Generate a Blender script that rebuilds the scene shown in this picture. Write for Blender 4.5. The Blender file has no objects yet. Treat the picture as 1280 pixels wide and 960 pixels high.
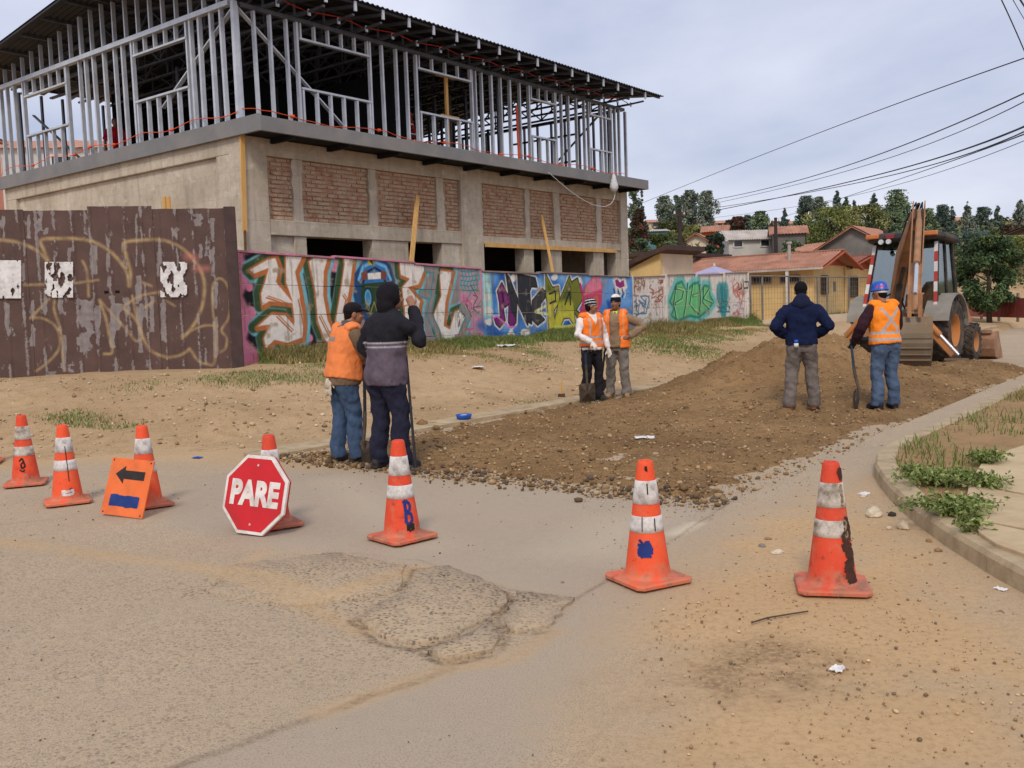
import bpy, bmesh, math, random
import numpy as np
from mathutils import Vector, Matrix, noise as mnoise
random.seed(7); rng = np.random.default_rng(7)
scene = bpy.context.scene
COL = scene.collection
R = math.radians
# ------------------------------------------------------------ camera
F = 1180.0; ROLL = 0.0358; CAMH = 1.55
PITCH = math.atan((480 - 385) / F * math.cos(ROLL))
def ray(px, py):
    dx = px - 640; dy = py - 480
    c, s = math.cos(ROLL), math.sin(ROLL)
    x = dx * c - dy * s; y = dx * s + dy * c
    return (x, F * math.cos(PITCH) - y * math.sin(PITCH), -F * math.sin(PITCH) - y * math.cos(PITCH))
def at_z(px, py, z=0.0):
    r = ray(px, py); t = (z - CAMH) / r[2]
    return Vector((r[0] * t, r[1] * t, z))
def at_y(px, py, y):
    r = ray(px, py); t = y / r[1]
    return Vector((r[0] * t, y, CAMH + r[2] * t))
cam_d = bpy.data.cameras.new('camera'); cam = bpy.data.objects.new('camera', cam_d); COL.objects.link(cam)
_c, _s, _cp, _sp = math.cos(ROLL), math.sin(ROLL), math.cos(PITCH), math.sin(PITCH)
cam.matrix_world = Matrix(((_c, _s, 0, 0), (-_s * _sp, _c * _sp, -_cp, 0), (-_s * _cp, _c * _cp, _sp, CAMH), (0, 0, 0, 1)))
cam_d.sensor_width = 36; cam_d.lens = F / 1280 * 36; cam_d.clip_start = 0.1; cam_d.clip_end = 3000
scene.camera = cam
# ------------------------------------------------------------ light
SUN_EL, SUN_AZ = R(46), R(188)        # azimuth clockwise from +Y
world = bpy.data.worlds.new('World'); scene.world = world; world.use_nodes = True
wn = world.node_tree; wn.nodes.clear()
w_out = wn.nodes.new('ShaderNodeOutputWorld'); w_bg = wn.nodes.new('ShaderNodeBackground')
w_sky = wn.nodes.new('ShaderNodeTexSky'); w_sky.sky_type = 'NISHITA'; w_sky.sun_disc = False
w_sky.sun_elevation = SUN_EL; w_sky.sun_rotation = SUN_AZ
w_sky.air_density = 1.3; w_sky.dust_density = 1.5
w_tc = wn.nodes.new('ShaderNodeTexCoord'); w_map = wn.nodes.new('ShaderNodeMapping')
w_map.inputs['Scale'].default_value = (1.0, 1.0, 2.6); w_map.inputs['Location'].default_value = (1.3, 2.2, 0.5)
w_no = wn.nodes.new('ShaderNodeTexNoise'); w_no.inputs['Scale'].default_value = 1.7; w_no.inputs['Detail'].default_value = 7
w_no.inputs['Roughness'].default_value = 0.52; w_no.inputs['Distortion'].default_value = 0.25
w_rc = wn.nodes.new('ShaderNodeValToRGB')
w_rc.color_ramp.elements[0].position = 0.34; w_rc.color_ramp.elements[0].color = (3.7, 4.15, 5.6, 1)
w_rc.color_ramp.elements[1].position = 0.66; w_rc.color_ramp.elements[1].color = (7.0, 7.1, 8.1, 1)
w_mx = wn.nodes.new('ShaderNodeMix'); w_mx.data_type = 'RGBA'; w_mx.inputs[0].default_value = 0.90
wn.links.new(w_tc.outputs['Generated'], w_map.inputs[0]); wn.links.new(w_map.outputs[0], w_no.inputs['Vector'])
wn.links.new(w_no.outputs[0], w_rc.inputs[0]); wn.links.new(w_sky.outputs[0], w_mx.inputs[6]); wn.links.new(w_rc.outputs[0], w_mx.inputs[7])
wn.links.new(w_mx.outputs[2], w_bg.inputs[0]); w_bg.inputs[1].default_value = 0.105
wn.links.new(w_bg.outputs[0], w_out.inputs[0])
sun_d = bpy.data.lights.new('sun', 'SUN'); sun_d.energy = 1.5; sun_d.angle = R(13); sun_d.color = (1.0, 0.93, 0.82)
sun = bpy.data.objects.new('sun', sun_d); COL.objects.link(sun)
_sd = Vector((math.sin(SUN_AZ) * math.cos(SUN_EL), math.cos(SUN_AZ) * math.cos(SUN_EL), math.sin(SUN_EL)))
sun.rotation_euler = _sd.to_track_quat('Z', 'Y').to_euler()
scene.view_settings.view_transform = 'Standard'; scene.view_settings.look = 'None'
scene.view_settings.exposure = 0.3; scene.view_settings.gamma = 1.0
scene.render.engine = 'CYCLES'
scene.cycles.max_bounces = 6; scene.cycles.transparent_max_bounces = 12
# ------------------------------------------------------------ helpers
ANG = R(38.0)
U = Vector((math.sin(ANG), math.cos(ANG), 0)); NV = Vector((-math.cos(ANG), math.sin(ANG), 0))
STROT = R(52.0)
def W(t, q, z=0.0): return Vector((U.x * t + NV.x * q, U.y * t + NV.y * q, z))      # street coords -> world
def TQ(p): return (p[0] * U.x + p[1] * U.y, p[0] * NV.x + p[1] * NV.y)
def on_wall(px, py, q):                                                           # image ray -> (t,z) on the plane q
    r = ray(px, py); k = q / (r[0] * NV.x + r[1] * NV.y)
    return (r[0] * k * U.x + r[1] * k * U.y, CAMH + r[2] * k)
def S(r, g=None, b=None):
    if g is None: r, g, b = r
    f = lambda v: ((v / 255) / 12.92) if v / 255 <= 0.04045 else ((v / 255 + 0.055) / 1.055) ** 2.4
    return (f(r), f(g), f(b))
def smooth(a, b, x):
    x = min(1.0, max(0.0, (x - a) / (b - a))); return x * x * (3 - 2 * x)
def nz(x, y, z=0.0): return mnoise.noise(Vector((x, y, z)))

class MB:
    def __init__(s, o=(0, 0, 0)): s.v = []; s.f = []; s.m = []; s.o = Vector(o)
    def add(s, vs, fs, mi=0):
        n = len(s.v); o = s.o
        s.v += [(p[0] - o.x, p[1] - o.y, p[2] - o.z) for p in vs]; s.f += [tuple(i + n for i in f) for f in fs]; s.m += [mi] * len(fs)
        return s
    def box(s, a, b, mi=0):
        x0, y0, z0 = a; x1, y1, z1 = b
        return s.add([(x0, y0, z0), (x1, y0, z0), (x1, y1, z0), (x0, y1, z0), (x0, y0, z1), (x1, y0, z1), (x1, y1, z1), (x0, y1, z1)],
                     [(0, 3, 2, 1), (4, 5, 6, 7), (0, 1, 5, 4), (1, 2, 6, 5), (2, 3, 7, 6), (3, 0, 4, 7)], mi)
    def beam(s, p0, p1, w, h, up=(0, 0, 1), mi=0, w2=None, h2=None):
        p0, p1 = Vector(p0), Vector(p1); d = (p1 - p0).normalized(); upv = Vector(up)
        x = d.cross(upv)
        if x.length < 1e-4: x = d.cross(Vector((1, 0, 0)))
        x.normalize(); y = x.cross(d)
        w2 = w if w2 is None else w2; h2 = h if h2 is None else h2
        vs = []
        for p, a, b in ((p0, w, h), (p1, w2, h2)):
            for sx, sy in ((-1, -1), (1, -1), (1, 1), (-1, 1)): vs.append(p + x * (sx * a / 2) + y * (sy * b / 2))
        return s.add(vs, [(3, 2, 1, 0), (4, 5, 6, 7), (0, 1, 5, 4), (1, 2, 6, 5), (2, 3, 7, 6), (3, 0, 4, 7)], mi)
    def loft(s, pts, rad, seg=10, side=(1, 0, 0), mi=0, cap=True, pw=2.0):
        """rings round a polyline; rad = r or (a,b); side = direction of a"""
        pts = [Vector(p) for p in pts]; n = len(pts); vs = []; fs = []
        for i, p in enumerate(pts):
            d = (pts[min(i + 1, n - 1)] - pts[max(i - 1, 0)])
            d = d.normalized() if d.length > 1e-9 else Vector((0, 0, 1))
            sd = Vector(side); x = sd - d * sd.dot(d)
            if x.length < 1e-3: x = Vector((0, 1, 0)) - d * d.y
            x.normalize(); y = d.cross(x)
            r = rad[i]; a, b = (r, r) if not hasattr(r, '__len__') else r
            for k in range(seg):
                th = 2 * math.pi * k / seg; c_, s_ = math.cos(th), math.sin(th)
                if pw != 2.0: c_ = math.copysign(abs(c_) ** (2 / pw), c_); s_ = math.copysign(abs(s_) ** (2 / pw), s_)
                vs.append(p + x * (a * c_) + y * (b * s_))
        for i in range(n - 1):
            for k in range(seg):
                k2 = (k + 1) % seg; fs.append((i * seg + k, i * seg + k2, (i + 1) * seg + k2, (i + 1) * seg + k))
        if cap:
            fs.append(tuple(range(seg - 1, -1, -1))); fs.append(tuple((n - 1) * seg + k for k in range(seg)))
        return s.add(vs, fs, mi)
    def tube(s, pts, r, seg=8, mi=0): return s.loft(pts, [r] * len(pts) if not hasattr(r, '__len__') else r, seg, (0.3, 0.9, 0.1), mi)
    def ball(s, c, r, seg=12, rings=8, mi=0, rot=None):
        c = Vector(c); rx, ry, rz = (r, r, r) if not hasattr(r, '__len__') else r
        vs = []; fs = []
        for i in range(rings + 1):
            ph = math.pi * i / rings - math.pi / 2
            for k in range(seg):
                th = 2 * math.pi * k / seg
                p = Vector((rx * math.cos(ph) * math.cos(th), ry * math.cos(ph) * math.sin(th), rz * math.sin(ph)))
                if rot is not None: p = rot @ p
                vs.append(c + p)
        for i in range(rings):
            for k in range(seg): fs.append((i * seg + k, i * seg + (k + 1) % seg, (i + 1) * seg + (k + 1) % seg, (i + 1) * seg + k))
        return s.add(vs, fs, mi)
    def prism(s, poly, d, mi=0):
        """planar polygon (3-D points) extruded by vector d"""
        n = len(poly); d = Vector(d); vs = [Vector(p) for p in poly] + [Vector(p) + d for p in poly]
        fs = [tuple(range(n - 1, -1, -1)), tuple(range(n, 2 * n))] + [(i, (i + 1) % n, n + (i + 1) % n, n + i) for i in range(n)]
        return s.add(vs, fs, mi)
    def lathe(s, prof, seg=24, c=(0, 0, 0), axis='z', mi=0, cap=False):
        c = Vector(c); vs = []; fs = []
        for r, h in prof:
            for k in range(seg):
                th = 2 * math.pi * k / seg
                p = (r * math.cos(th), r * math.sin(th), h) if axis == 'z' else ((h, r * math.cos(th), r * math.sin(th)) if axis == 'x' else (r * math.cos(th), h, -r * math.sin(th)))
                vs.append(c + Vector(p))
        n = len(prof)
        for i in range(n - 1):
            for k in range(seg): fs.append((i * seg + k, i * seg + (k + 1) % seg, (i + 1) * seg + (k + 1) % seg, (i + 1) * seg + k))
        if cap: fs.append(tuple(range(seg - 1, -1, -1))); fs.append(tuple((n - 1) * seg + k for k in range(seg)))
        return s.add(vs, fs, mi)
    def mesh(s, name, mats, sm=False):
        me = bpy.data.meshes.new(name); me.from_pydata(s.v, [], s.f)
        mats = mats if isinstance(mats, (list, tuple)) else [mats]
        for m in mats: me.materials.append(m)
        if len(mats) > 1: me.polygons.foreach_set('material_index', s.m)
        bm = bmesh.new(); bm.from_mesh(me); bmesh.ops.recalc_face_normals(bm, faces=bm.faces); bm.to_mesh(me); bm.free()
        if sm: me.polygons.foreach_set('use_smooth', [True] * len(me.polygons))
        me.update(); return me
    def build(s, name, mats, parent=None, sm=False, bev=0.0):
        o = link(name, s.mesh(name, mats, sm), parent)
        if bev > 0:
            b = o.modifiers.new('bevel', 'BEVEL'); b.width = bev; b.segments = 2; b.limit_method = 'ANGLE'; b.angle_limit = R(40)
        return o
def link(name, me, parent=None, loc=None, rot=None):
    o = bpy.data.objects.new(name, me); COL.objects.link(o)
    if parent is not None: o.parent = parent
    if loc is not None: o.location = loc
    if rot is not None: o.rotation_euler = rot
    return o
def tag(o, label=None, cat=None, group=None, kind=None):
    if label: o['label'] = label
    if cat: o['category'] = cat
    if group: o['group'] = group
    if kind: o['kind'] = kind
    return o
def thing(name, label, cat, loc=(0, 0, 0), rz=0.0, group=None):
    o = bpy.data.objects.new(name, None); COL.objects.link(o); o.location = loc; o.rotation_euler = (0, 0, rz); o.empty_display_size = 0.2
    return tag(o, label, cat, group)
def copy_tree(o, parent=None, loc=None, rz=None):
    c = o.copy(); COL.objects.link(c)
    if parent is not None: c.parent = parent
    if loc is not None: c.location = loc
    if rz is not None: c.rotation_euler = (0, 0, rz)
    for ch in list(o.children): copy_tree(ch, c)
    return c
def np_mesh(name, v, f, mat, attr=None, sm=False):
    me = bpy.data.meshes.new(name); v = np.asarray(v, np.float32); f = np.asarray(f, np.int32); k = f.shape[1]
    me.vertices.add(len(v)); me.vertices.foreach_set('co', v.ravel())
    me.loops.add(f.size); me.loops.foreach_set('vertex_index', f.ravel())
    me.polygons.add(len(f)); me.polygons.foreach_set('loop_start', np.arange(0, f.size, k, dtype=np.int32))
    if sm: me.polygons.foreach_set('use_smooth', np.ones(len(f), bool))
    for m in (mat if isinstance(mat, (list, tuple)) else [mat]): me.materials.append(m)
    if attr is not None:
        a = me.color_attributes.new('col', 'FLOAT_COLOR', 'POINT'); a.data.foreach_set('color', np.c_[attr, np.ones(len(attr))].astype(np.float32).ravel())
    me.update(calc_edges=True); me.validate(); return me

# ------------------------------------------------------------ materials
class NT:
    def __init__(s, name):
        s.m = bpy.data.materials.new(name); s.m.use_nodes = True; s.t = s.m.node_tree; s.b = s.t.nodes['Principled BSDF']; s.out = s.t.nodes['Material Output']
    def n(s, typ, **kw):
        d = s.t.nodes.new('ShaderNode' + typ)
        for k, v in kw.items():
            if k.startswith('_'): setattr(d, k[1:], v)
            else: s.set(d.inputs[int(k[1:]) if k[0] == 'i' and k[1:].isdigit() else k.replace('_', ' ')], v)
        return d
    def set(s, inp, v):
        if isinstance(v, bpy.types.NodeSocket): s.t.links.new(v, inp)
        elif isinstance(v, bpy.types.Node): s.t.links.new(v.outputs[0], inp)
        else:
            if hasattr(v, '__len__') and len(v) == 3 and inp.type == 'RGBA': v = (*v, 1)
            inp.default_value = v
    def co(s, scale=(1, 1, 1), kind='Object', rot=(0, 0, 0)):
        tc = s.n('NewGeometry') if kind == 'Position' else s.n('TexCoord'); mp = s.n('Mapping'); s.t.links.new(tc.outputs[kind], mp.inputs[0])
        mp.inputs['Scale'].default_value = scale if hasattr(scale, '__len__') else (scale,) * 3; mp.inputs['Rotation'].default_value = rot
        return mp.outputs[0]
    def noise(s, vec, scale, detail=5, rough=0.55, dist=0.0): return s.n('TexNoise', Vector=vec, Scale=scale, Detail=detail, Roughness=rough, Distortion=dist).outputs[0]
    def ramp(s, v, a, b, c0=0.0, c1=1.0):
        d = s.n('MapRange', Value=v); d.inputs['From Min'].default_value = a; d.inputs['From Max'].default_value = b; d.inputs['To Min'].default_value = c0; d.inputs['To Max'].default_value = c1
        return d.outputs[0]
    def mix(s, f, a, b, blend='MIX'):
        d = s.n('Mix', _data_type='RGBA', _blend_type=blend); s.set(d.inputs[0], f); s.set(d.inputs[6], a); s.set(d.inputs[7], b); return d.outputs[2]
    def math(s, op, a, b=0.0, clamp=False):
        d = s.n('Math', _operation=op, _use_clamp=clamp); s.set(d.inputs[0], a); s.set(d.inputs[1], b); return d.outputs[0]
    def bump(s, h, strength=0.4, dist=0.02, normal=None):
        d = s.n('Bump', Height=h, Strength=strength, Distance=dist)
        if normal is not None: s.set(d.inputs['Normal'], normal)
        return d.outputs[0]
    def fin(s, col, rough=0.8, normal=None, metal=0.0, spec=0.3):
        s.set(s.b.inputs['Base Color'], col); s.set(s.b.inputs['Roughness'], rough); s.set(s.b.inputs['Metallic'], metal)
        s.b.inputs['Specular IOR Level'].default_value = spec
        if normal is not None: s.set(s.b.inputs['Normal'], normal)
        return s.m
def mat(name, c1, c2=None, scale=6.0, rough=0.8, bump=0.3, bscale=40.0, metal=0.0, spec=0.3, stretch=(1, 1, 1), dirt=None, dscale=2.0, damt=0.5, dist=0.01, kind='Object', rnd=0.0):
    k = NT(name); c2 = c2 or tuple(x * 0.75 for x in c1)
    v = k.co(stretch, kind); f = k.ramp(k.noise(v, scale, 6), 0.32, 0.68)
    col = k.mix(f, c1, c2)
    if dirt:
        g = k.math('MULTIPLY', k.ramp(k.noise(v, dscale, 7, 0.65), 0.45, 0.68), damt); col = k.mix(g, col, dirt)
    if rnd:
        oi = k.n('ObjectInfo'); col = k.mix(1.0, col, k.ramp(oi.outputs['Random'], 0, 1, 1 - rnd, 1 + rnd), 'MULTIPLY')
    nrm = k.bump(k.noise(v, bscale, 6, 0.6), bump, dist) if bump else None
    return k.fin(col, rough, nrm, metal, spec)
def vcol_mat(name, rough=0.85, bump=0.25, bscale=60.0, var=0.25, vscale=9.0, spec=0.2, trans=0.0, dist=0.004):
    k = NT(name); a = k.n('Attribute', _attribute_name='col').outputs[0]; v = k.co()
    f = k.ramp(k.noise(v, vscale, 5), 0.3, 0.7, 1 - var, 1 + var); col = k.mix(1.0, a, f, 'MULTIPLY')
    nrm = k.bump(k.noise(v, bscale, 4), bump, dist) if bump else None
    return k.fin(col, rough, nrm, 0, spec)
def img_from(name, arr, data=False):
    """arr (h,w,3|4) 0..1, row 0 at the bottom"""
    h, w = arr.shape[:2]; im = bpy.data.images.new(name, w, h, alpha=False, float_buffer=data)
    if data: im.colorspace_settings.name = 'Non-Color'
    px = np.ones((h, w, 4), np.float32); px[..., :3] = arr[..., :3]
    im.pixels.foreach_set(px.ravel()); im.update(); im.pack(); return im
class Canvas:
    """flat paint in surface coordinates"""
    def __init__(s, x0, x1, y0, y1, res, bg, ch=3):
        s.x0, s.y0 = x0, y0; s.w = int((x1 - x0) / res); s.h = int((y1 - y0) / res); s.res = res
        s.a = np.empty((s.h, s.w, ch), np.float32); s.a[:] = bg
        s.X, s.Y = np.meshgrid(x0 + (np.arange(s.w) + .5) * res, y0 + (np.arange(s.h) + .5) * res)
    def win(s, p, m):
        xs = [q[0] for q in p]; ys = [q[1] for q in p]
        i0 = max(0, int((min(xs) - m - s.x0) / s.res)); i1 = min(s.w, int((max(xs) + m - s.x0) / s.res) + 2)
        j0 = max(0, int((min(ys) - m - s.y0) / s.res)); j1 = min(s.h, int((max(ys) + m - s.y0) / s.res) + 2)
        return slice(j0, j1), slice(i0, i1)
    def segd(s, p, sl, closed):
        X, Y = s.X[sl], s.Y[sl]; d = np.full(X.shape, 1e9, np.float32); n = len(p)
        for i in range(n if closed else n - 1):
            x0, y0 = p[i]; x1, y1 = p[(i + 1) % n]; dx, dy = x1 - x0, y1 - y0; L = dx * dx + dy * dy + 1e-12
            t = np.clip(((X - x0) * dx + (Y - y0) * dy) / L, 0, 1); d = np.minimum(d, np.hypot(X - x0 - t * dx, Y - y0 - t * dy))
        return d
    def put(s, sl, al, c, chan=None):
        if chan is None: s.a[sl] = s.a[sl] * (1 - al[..., None]) + np.asarray(c, np.float32) * al[..., None]
        else: s.a[sl + (chan,)] = s.a[sl + (chan,)] * (1 - al) + c * al
    def poly(s, p, c, grow=0.0, soft=None, al=1.0, chan=None):
        soft = soft or s.res; sl = s.win(p, grow + soft * 2); X, Y = s.X[sl], s.Y[sl]
        if X.size == 0: return
        ins = np.zeros(X.shape, bool); n = len(p)
        for i in range(n):
            x0, y0 = p[i]; x1, y1 = p[(i + 1) % n]
            if y0 == y1: continue
            ins ^= ((y0 > Y) != (y1 > Y)) & (X < (x1 - x0) * (Y - y0) / (y1 - y0) + x0)
        d = s.segd(p, sl, True); sd = np.where(ins, -d, d) - grow
        s.put(sl, np.clip(0.5 - sd / (2 * soft), 0, 1) * al, c, chan)
    def line(s, p, w, c, soft=None, al=1.0, chan=None):
        soft = soft or s.res; sl = s.win(p, w + soft * 2)
        if s.X[sl].size == 0: return
        d = s.segd(p, sl, False) - w / 2
        s.put(sl, np.clip(0.5 - d / (2 * soft), 0, 1) * al, c, chan)
    def disc(s, c, r, col, soft=None, al=1.0, chan=None):
        rx, ry = r if hasattr(r, '__len__') else (r, r)
        s.poly([(c[0] + rx * math.cos(a), c[1] + ry * math.sin(a)) for a in np.linspace(0, 2 * math.pi, 20, endpoint=False)], col, 0, soft, al, chan)
def c255(*c): return tuple(v / 255 for v in c)
def vnoise(X, Y, sc, seed=0):
    """cheap value noise on arrays"""
    x = X * sc; y = Y * sc; xi = np.floor(x).astype(np.int64); yi = np.floor(y).astype(np.int64); xf = x - xi; yf = y - yi
    h = lambda a, b: ((np.sin(a * 127.1 + b * 311.7 + seed * 74.7) * 43758.5453) % 1.0)
    u = xf * xf * (3 - 2 * xf); v = yf * yf * (3 - 2 * yf)
    return (h(xi, yi) * (1 - u) + h(xi + 1, yi) * u) * (1 - v) + (h(xi, yi + 1) * (1 - u) + h(xi + 1, yi + 1) * u) * v
def fbm(X, Y, sc, oct=4, seed=0):
    r = 0; a = 0.5; t = 0
    for i in range(oct): r = r + a * vnoise(X, Y, sc * 2 ** i, seed + i * 13); t += a; a *= .5
    return r / t
def uv_xy(me, x0, x1, y0, y1, fn=None):
    """uv layer from vertex x,y (or fn(co)->(x,y))"""
    uv = me.uv_layers.new(name='uv'); n = len(me.loops); vi = np.empty(n, np.int32); me.loops.foreach_get('vertex_index', vi)
    co = np.empty(len(me.vertices) * 3, np.float32); me.vertices.foreach_get('co', co); co = co.reshape(-1, 3)
    a, b = (co[:, 0], co[:, 1]) if fn is None else fn(co)
    q = np.stack([(a - x0) / (x1 - x0), (b - y0) / (y1 - y0)], 1)[vi]; uv.data.foreach_set('uv', q.astype(np.float32).ravel())
# ------------------------------------------------------------ ground masks (flat wear and dust, in ground metres)
MX0, MX1, MY0, MY1 = -12.0, 8.0, 1.5, 20.5
def gp(l): return [(p.x, p.y) for p in (at_z(a, b) for a, b in l)]
cvA = Canvas(MX0, MX1, MY0, MY1, 0.014, (0.0, 0.0, 0.0))     # R dust  G exposed stones  B smooth grey
cvB = Canvas(MX0, MX1, MY0, MY1, 0.014, (0.0, 0.0, 0.0))     # R dark soil/cracks  G orange sand  B pale dust
cvA.poly(gp([(-60, 650), (150, 672), (330, 690), (430, 700), (500, 760), (565, 832), (400, 890), (150, 990), (-200, 990)]), 0.48, 0, 0.25, chan=1)
cvA.poly(gp([(230, 745), (290, 705), (420, 688), (520, 705), (640, 738), (722, 748), (690, 792), (620, 820), (540, 832), (470, 806), (380, 770)]), 1.0, 0, 0.05, chan=1)
cvA.poly(gp([(370, 585), (520, 600), (905, 632), (870, 655), (720, 746), (640, 736), (560, 710), (440, 690), (300, 680), (200, 650), (240, 600)]), 0.9, 0, 0.12, chan=2)
cvA.poly(gp([(210, 965), (400, 893), (565, 836), (640, 826), (722, 750), (872, 654), (1000, 615), (1090, 585), (1100, 560), (1180, 520), (1150, 590), (960, 660), (830, 760), (720, 860), (640, 1000), (150, 1000)]), 0.8, 0, 0.07, chan=2)
sand = gp([(880, 700), (940, 655), (1040, 618), (1085, 600), (1150, 665), (1290, 745), (1400, 1000), (760, 1000), (770, 880), (800, 790)])
cvA.poly(sand, 0.95, 0.05, 0.35, chan=0); cvB.poly(sand, 0.75, 0.0, 0.4, chan=1)
cvB.poly(gp([(870, 690), (960, 665), (1000, 700), (960, 760), (880, 780), (840, 740)]), 0.9, 0, 0.3, chan=1)
cvB.poly(gp([(845, 840), (900, 805), (970, 795), (1060, 822), (1040, 862), (930, 880), (860, 868)]), 0.6, 0, 0.12, chan=0)
cvB.poly(gp([(720, 850), (800, 840), (860, 870), (840, 890), (740, 880)]), 0.28, 0, 0.15, chan=0)
cvA.line(gp([(-80, 588), (100, 570), (260, 566), (420, 575)]), 1.1, 0.95, 0.35, chan=0)
cvA.line(gp([(-60, 668), (100, 690), (220, 705), (330, 722), (400, 748), (520, 712)]), 0.16, 0.8, 0.07, chan=0)
cvA.line(gp([(330, 690), (280, 720), (390, 760), (450, 790)]), 0.10, 0.7, 0.06, chan=0)
cvA.line(gp([(400, 892), (565, 834), (640, 824), (690, 790)]), 0.10, 0.8, 0.05, chan=0)
for l, w, a in (([(440, 774), (500, 742), (515, 712)], .03, .8), ([(628, 738), (642, 754), (618, 776), (578, 796), (520, 815), (468, 802), (438, 776)], .035, .9),
                ([(618, 776), (632, 800), (616, 820), (556, 832), (525, 818)], .03, .9), ([(690, 788), (636, 797), (618, 776)], .025, .8),
                ([(720, 748), (800, 700), (872, 654), (905, 632)], .02, .7), ([(640, 738), (720, 748)], .02, .6), ([(430, 690), (520, 700), (640, 738)], .015, .5),
                ([(210, 965), (400, 893), (565, 836)], .05, .45), ([(700, 980), (760, 900), (840, 800)], .012, .3), ([(0, 655), (60, 650), (110, 640)], .02, .35)):
    pts = gp(l); fine = []
    for i in range(len(pts) - 1):
        for k in range(6):
            f = k / 6; fine.append((pts[i][0] + (pts[i + 1][0] - pts[i][0]) * f + random.uniform(-.015, .015), pts[i][1] + (pts[i + 1][1] - pts[i][1]) * f + random.uniform(-.015, .015)))
    fine.append(pts[-1]); cvB.line(fine, w, a, 0.012, chan=0)
cvB.line(gp([(842, 668), (868, 655)]), .10, .9, .05, chan=2); cvB.line(gp([(420, 600), (470, 640), (540, 680)]), .2, .3, .25, chan=2)
cvB.poly(gp([(690, 690), (760, 650), (830, 640), (780, 700)]), .35, 0, .3, chan=2)
_n = fbm(cvA.X, cvA.Y, 2.2, 5, 3); _n2 = fbm(cvA.X, cvA.Y, 9.0, 4, 9)
cvA.a[..., 0] = np.clip(cvA.a[..., 0] * (0.35 + 1.3 * _n) + (np.clip(_n2 - .5, 0, 1) * .6) * (cvA.a[..., 0] > .02), 0, 1)
cvA.a[..., 1] = np.clip(cvA.a[..., 1] * (0.1 + 0.9 * _n2 + 1.0 * np.clip(_n - .3, 0, 1)), 0, 1)
cvA.a[..., 2] = np.clip(cvA.a[..., 2] * (0.6 + 0.7 * _n), 0, 1)
cvB.a[..., 1] = np.clip(cvB.a[..., 1] * (0.3 + 1.4 * _n), 0, 1); cvB.a[..., 0] = np.clip(cvB.a[..., 0] * np.clip((_n2 * .6 + _n * .4 - .30) * 4.5, 0, 1.3), 0, 1)
imA = img_from('road_wear', cvA.a, True); imB = img_from('road_dust', cvB.a, True)

k = NT('road_surface'); v = k.co()
uvn = k.n('UVMap'); 
ta = k.n('TexImage', _image=imA, _extension='EXTEND', Vector=uvn.outputs[0]); tb = k.n('TexImage', _image=imB, _extension='EXTEND', Vector=uvn.outputs[0])
sa = k.n('SeparateColor'); k.t.links.new(ta.outputs[0], sa.inputs[0]); sb = k.n('SeparateColor'); k.t.links.new(tb.outputs[0], sb.inputs[0])
n1 = k.noise(v, 0.9, 6, .6); n2 = k.noise(v, 14, 6, .65); n3 = k.noise(v, 130, 4, .7); n4 = k.noise(v, 340, 3, .7)
base = k.mix(k.ramp(n1, .3, .7), S(180, 159, 133), S(194, 171, 142)); base = k.mix(k.ramp(n2, .35, .7, 0, .5), base, S(162, 144, 121))
base = k.mix(k.ramp(n3, .50, .62, 0, .75), base, S(96, 85, 72)); base = k.mix(k.ramp(n4, .55, .68, 0, .5), base, S(205, 188, 160))
vo = k.n('TexVoronoi', Vector=v, Scale=46, Randomness=1.0); vc = k.n('TexVoronoi', Vector=v, Scale=46, Randomness=1.0, _feature='SMOOTH_F1')
stone = k.mix(k.n('SeparateColor', Color=vo.outputs['Color']).outputs[0], S(78, 70, 64), S(172, 154, 130)); stone = k.mix(k.ramp(k.n('SeparateColor', Color=vo.outputs['Color']).outputs[1], .7, .75), stone, S(150, 120, 95))
edge = k.ramp(vo.outputs['Distance'], .34, .52); agg = k.mix(edge, stone, S(181, 158, 128)); agg = k.mix(k.ramp(k.noise(v, 3, 5), .42, .66, 0, .55), agg, base)
col = k.mix(sa.outputs[1], base, agg)
grey = k.mix(k.ramp(n2, .3, .7), S(164, 149, 131), S(176, 159, 138)); grey = k.mix(k.ramp(n3, .5, .68, 0, .4), grey, S(126, 113, 97)); grey = k.mix(k.ramp(n4, .56, .66, 0, .4), grey, S(186, 171, 149))
col = k.mix(k.math('MULTIPLY', sa.outputs[2], .85), col, grey)
dirt = k.mix(k.ramp(n1, .35, .65), S(192, 162, 124), S(178, 150, 114)); dirt = k.mix(k.math('MULTIPLY', sb.outputs[1], .55), dirt, S(198, 160, 114)); dirt = k.mix(k.ramp(k.noise(v, 28, 7, .7), .46, .68, 0, .55), dirt, S(150, 122, 88)); dirt = k.mix(k.ramp(n4, .58, .68, 0, .5), dirt, S(216, 190, 150))
col = k.mix(k.math('MULTIPLY', sa.outputs[0], 1.0), col, dirt)
col = k.mix(k.math('MULTIPLY', sb.outputs[2], .6), col, S(222, 206, 178))
col = k.mix(k.math('MULTIPLY', k.math('MULTIPLY', sb.outputs[0], k.ramp(k.noise(v, 34, 6, .75), .38, .58, .25, 1)), .8), col, S(92, 72, 52))
hgt = k.math('MULTIPLY', sa.outputs[1], k.math('SUBTRACT', 1.0, edge)); hgt = k.math('ADD', k.math('MULTIPLY', hgt, .7), k.math('MULTIPLY', n3, .5)); hgt = k.math('ADD', hgt, k.math('MULTIPLY', n2, .6)); hgt = k.math('SUBTRACT', hgt, k.math('MULTIPLY', sb.outputs[0], .8))
ROAD = k.fin(col, .92, k.bump(hgt, .55, .012), 0, .2)

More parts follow.
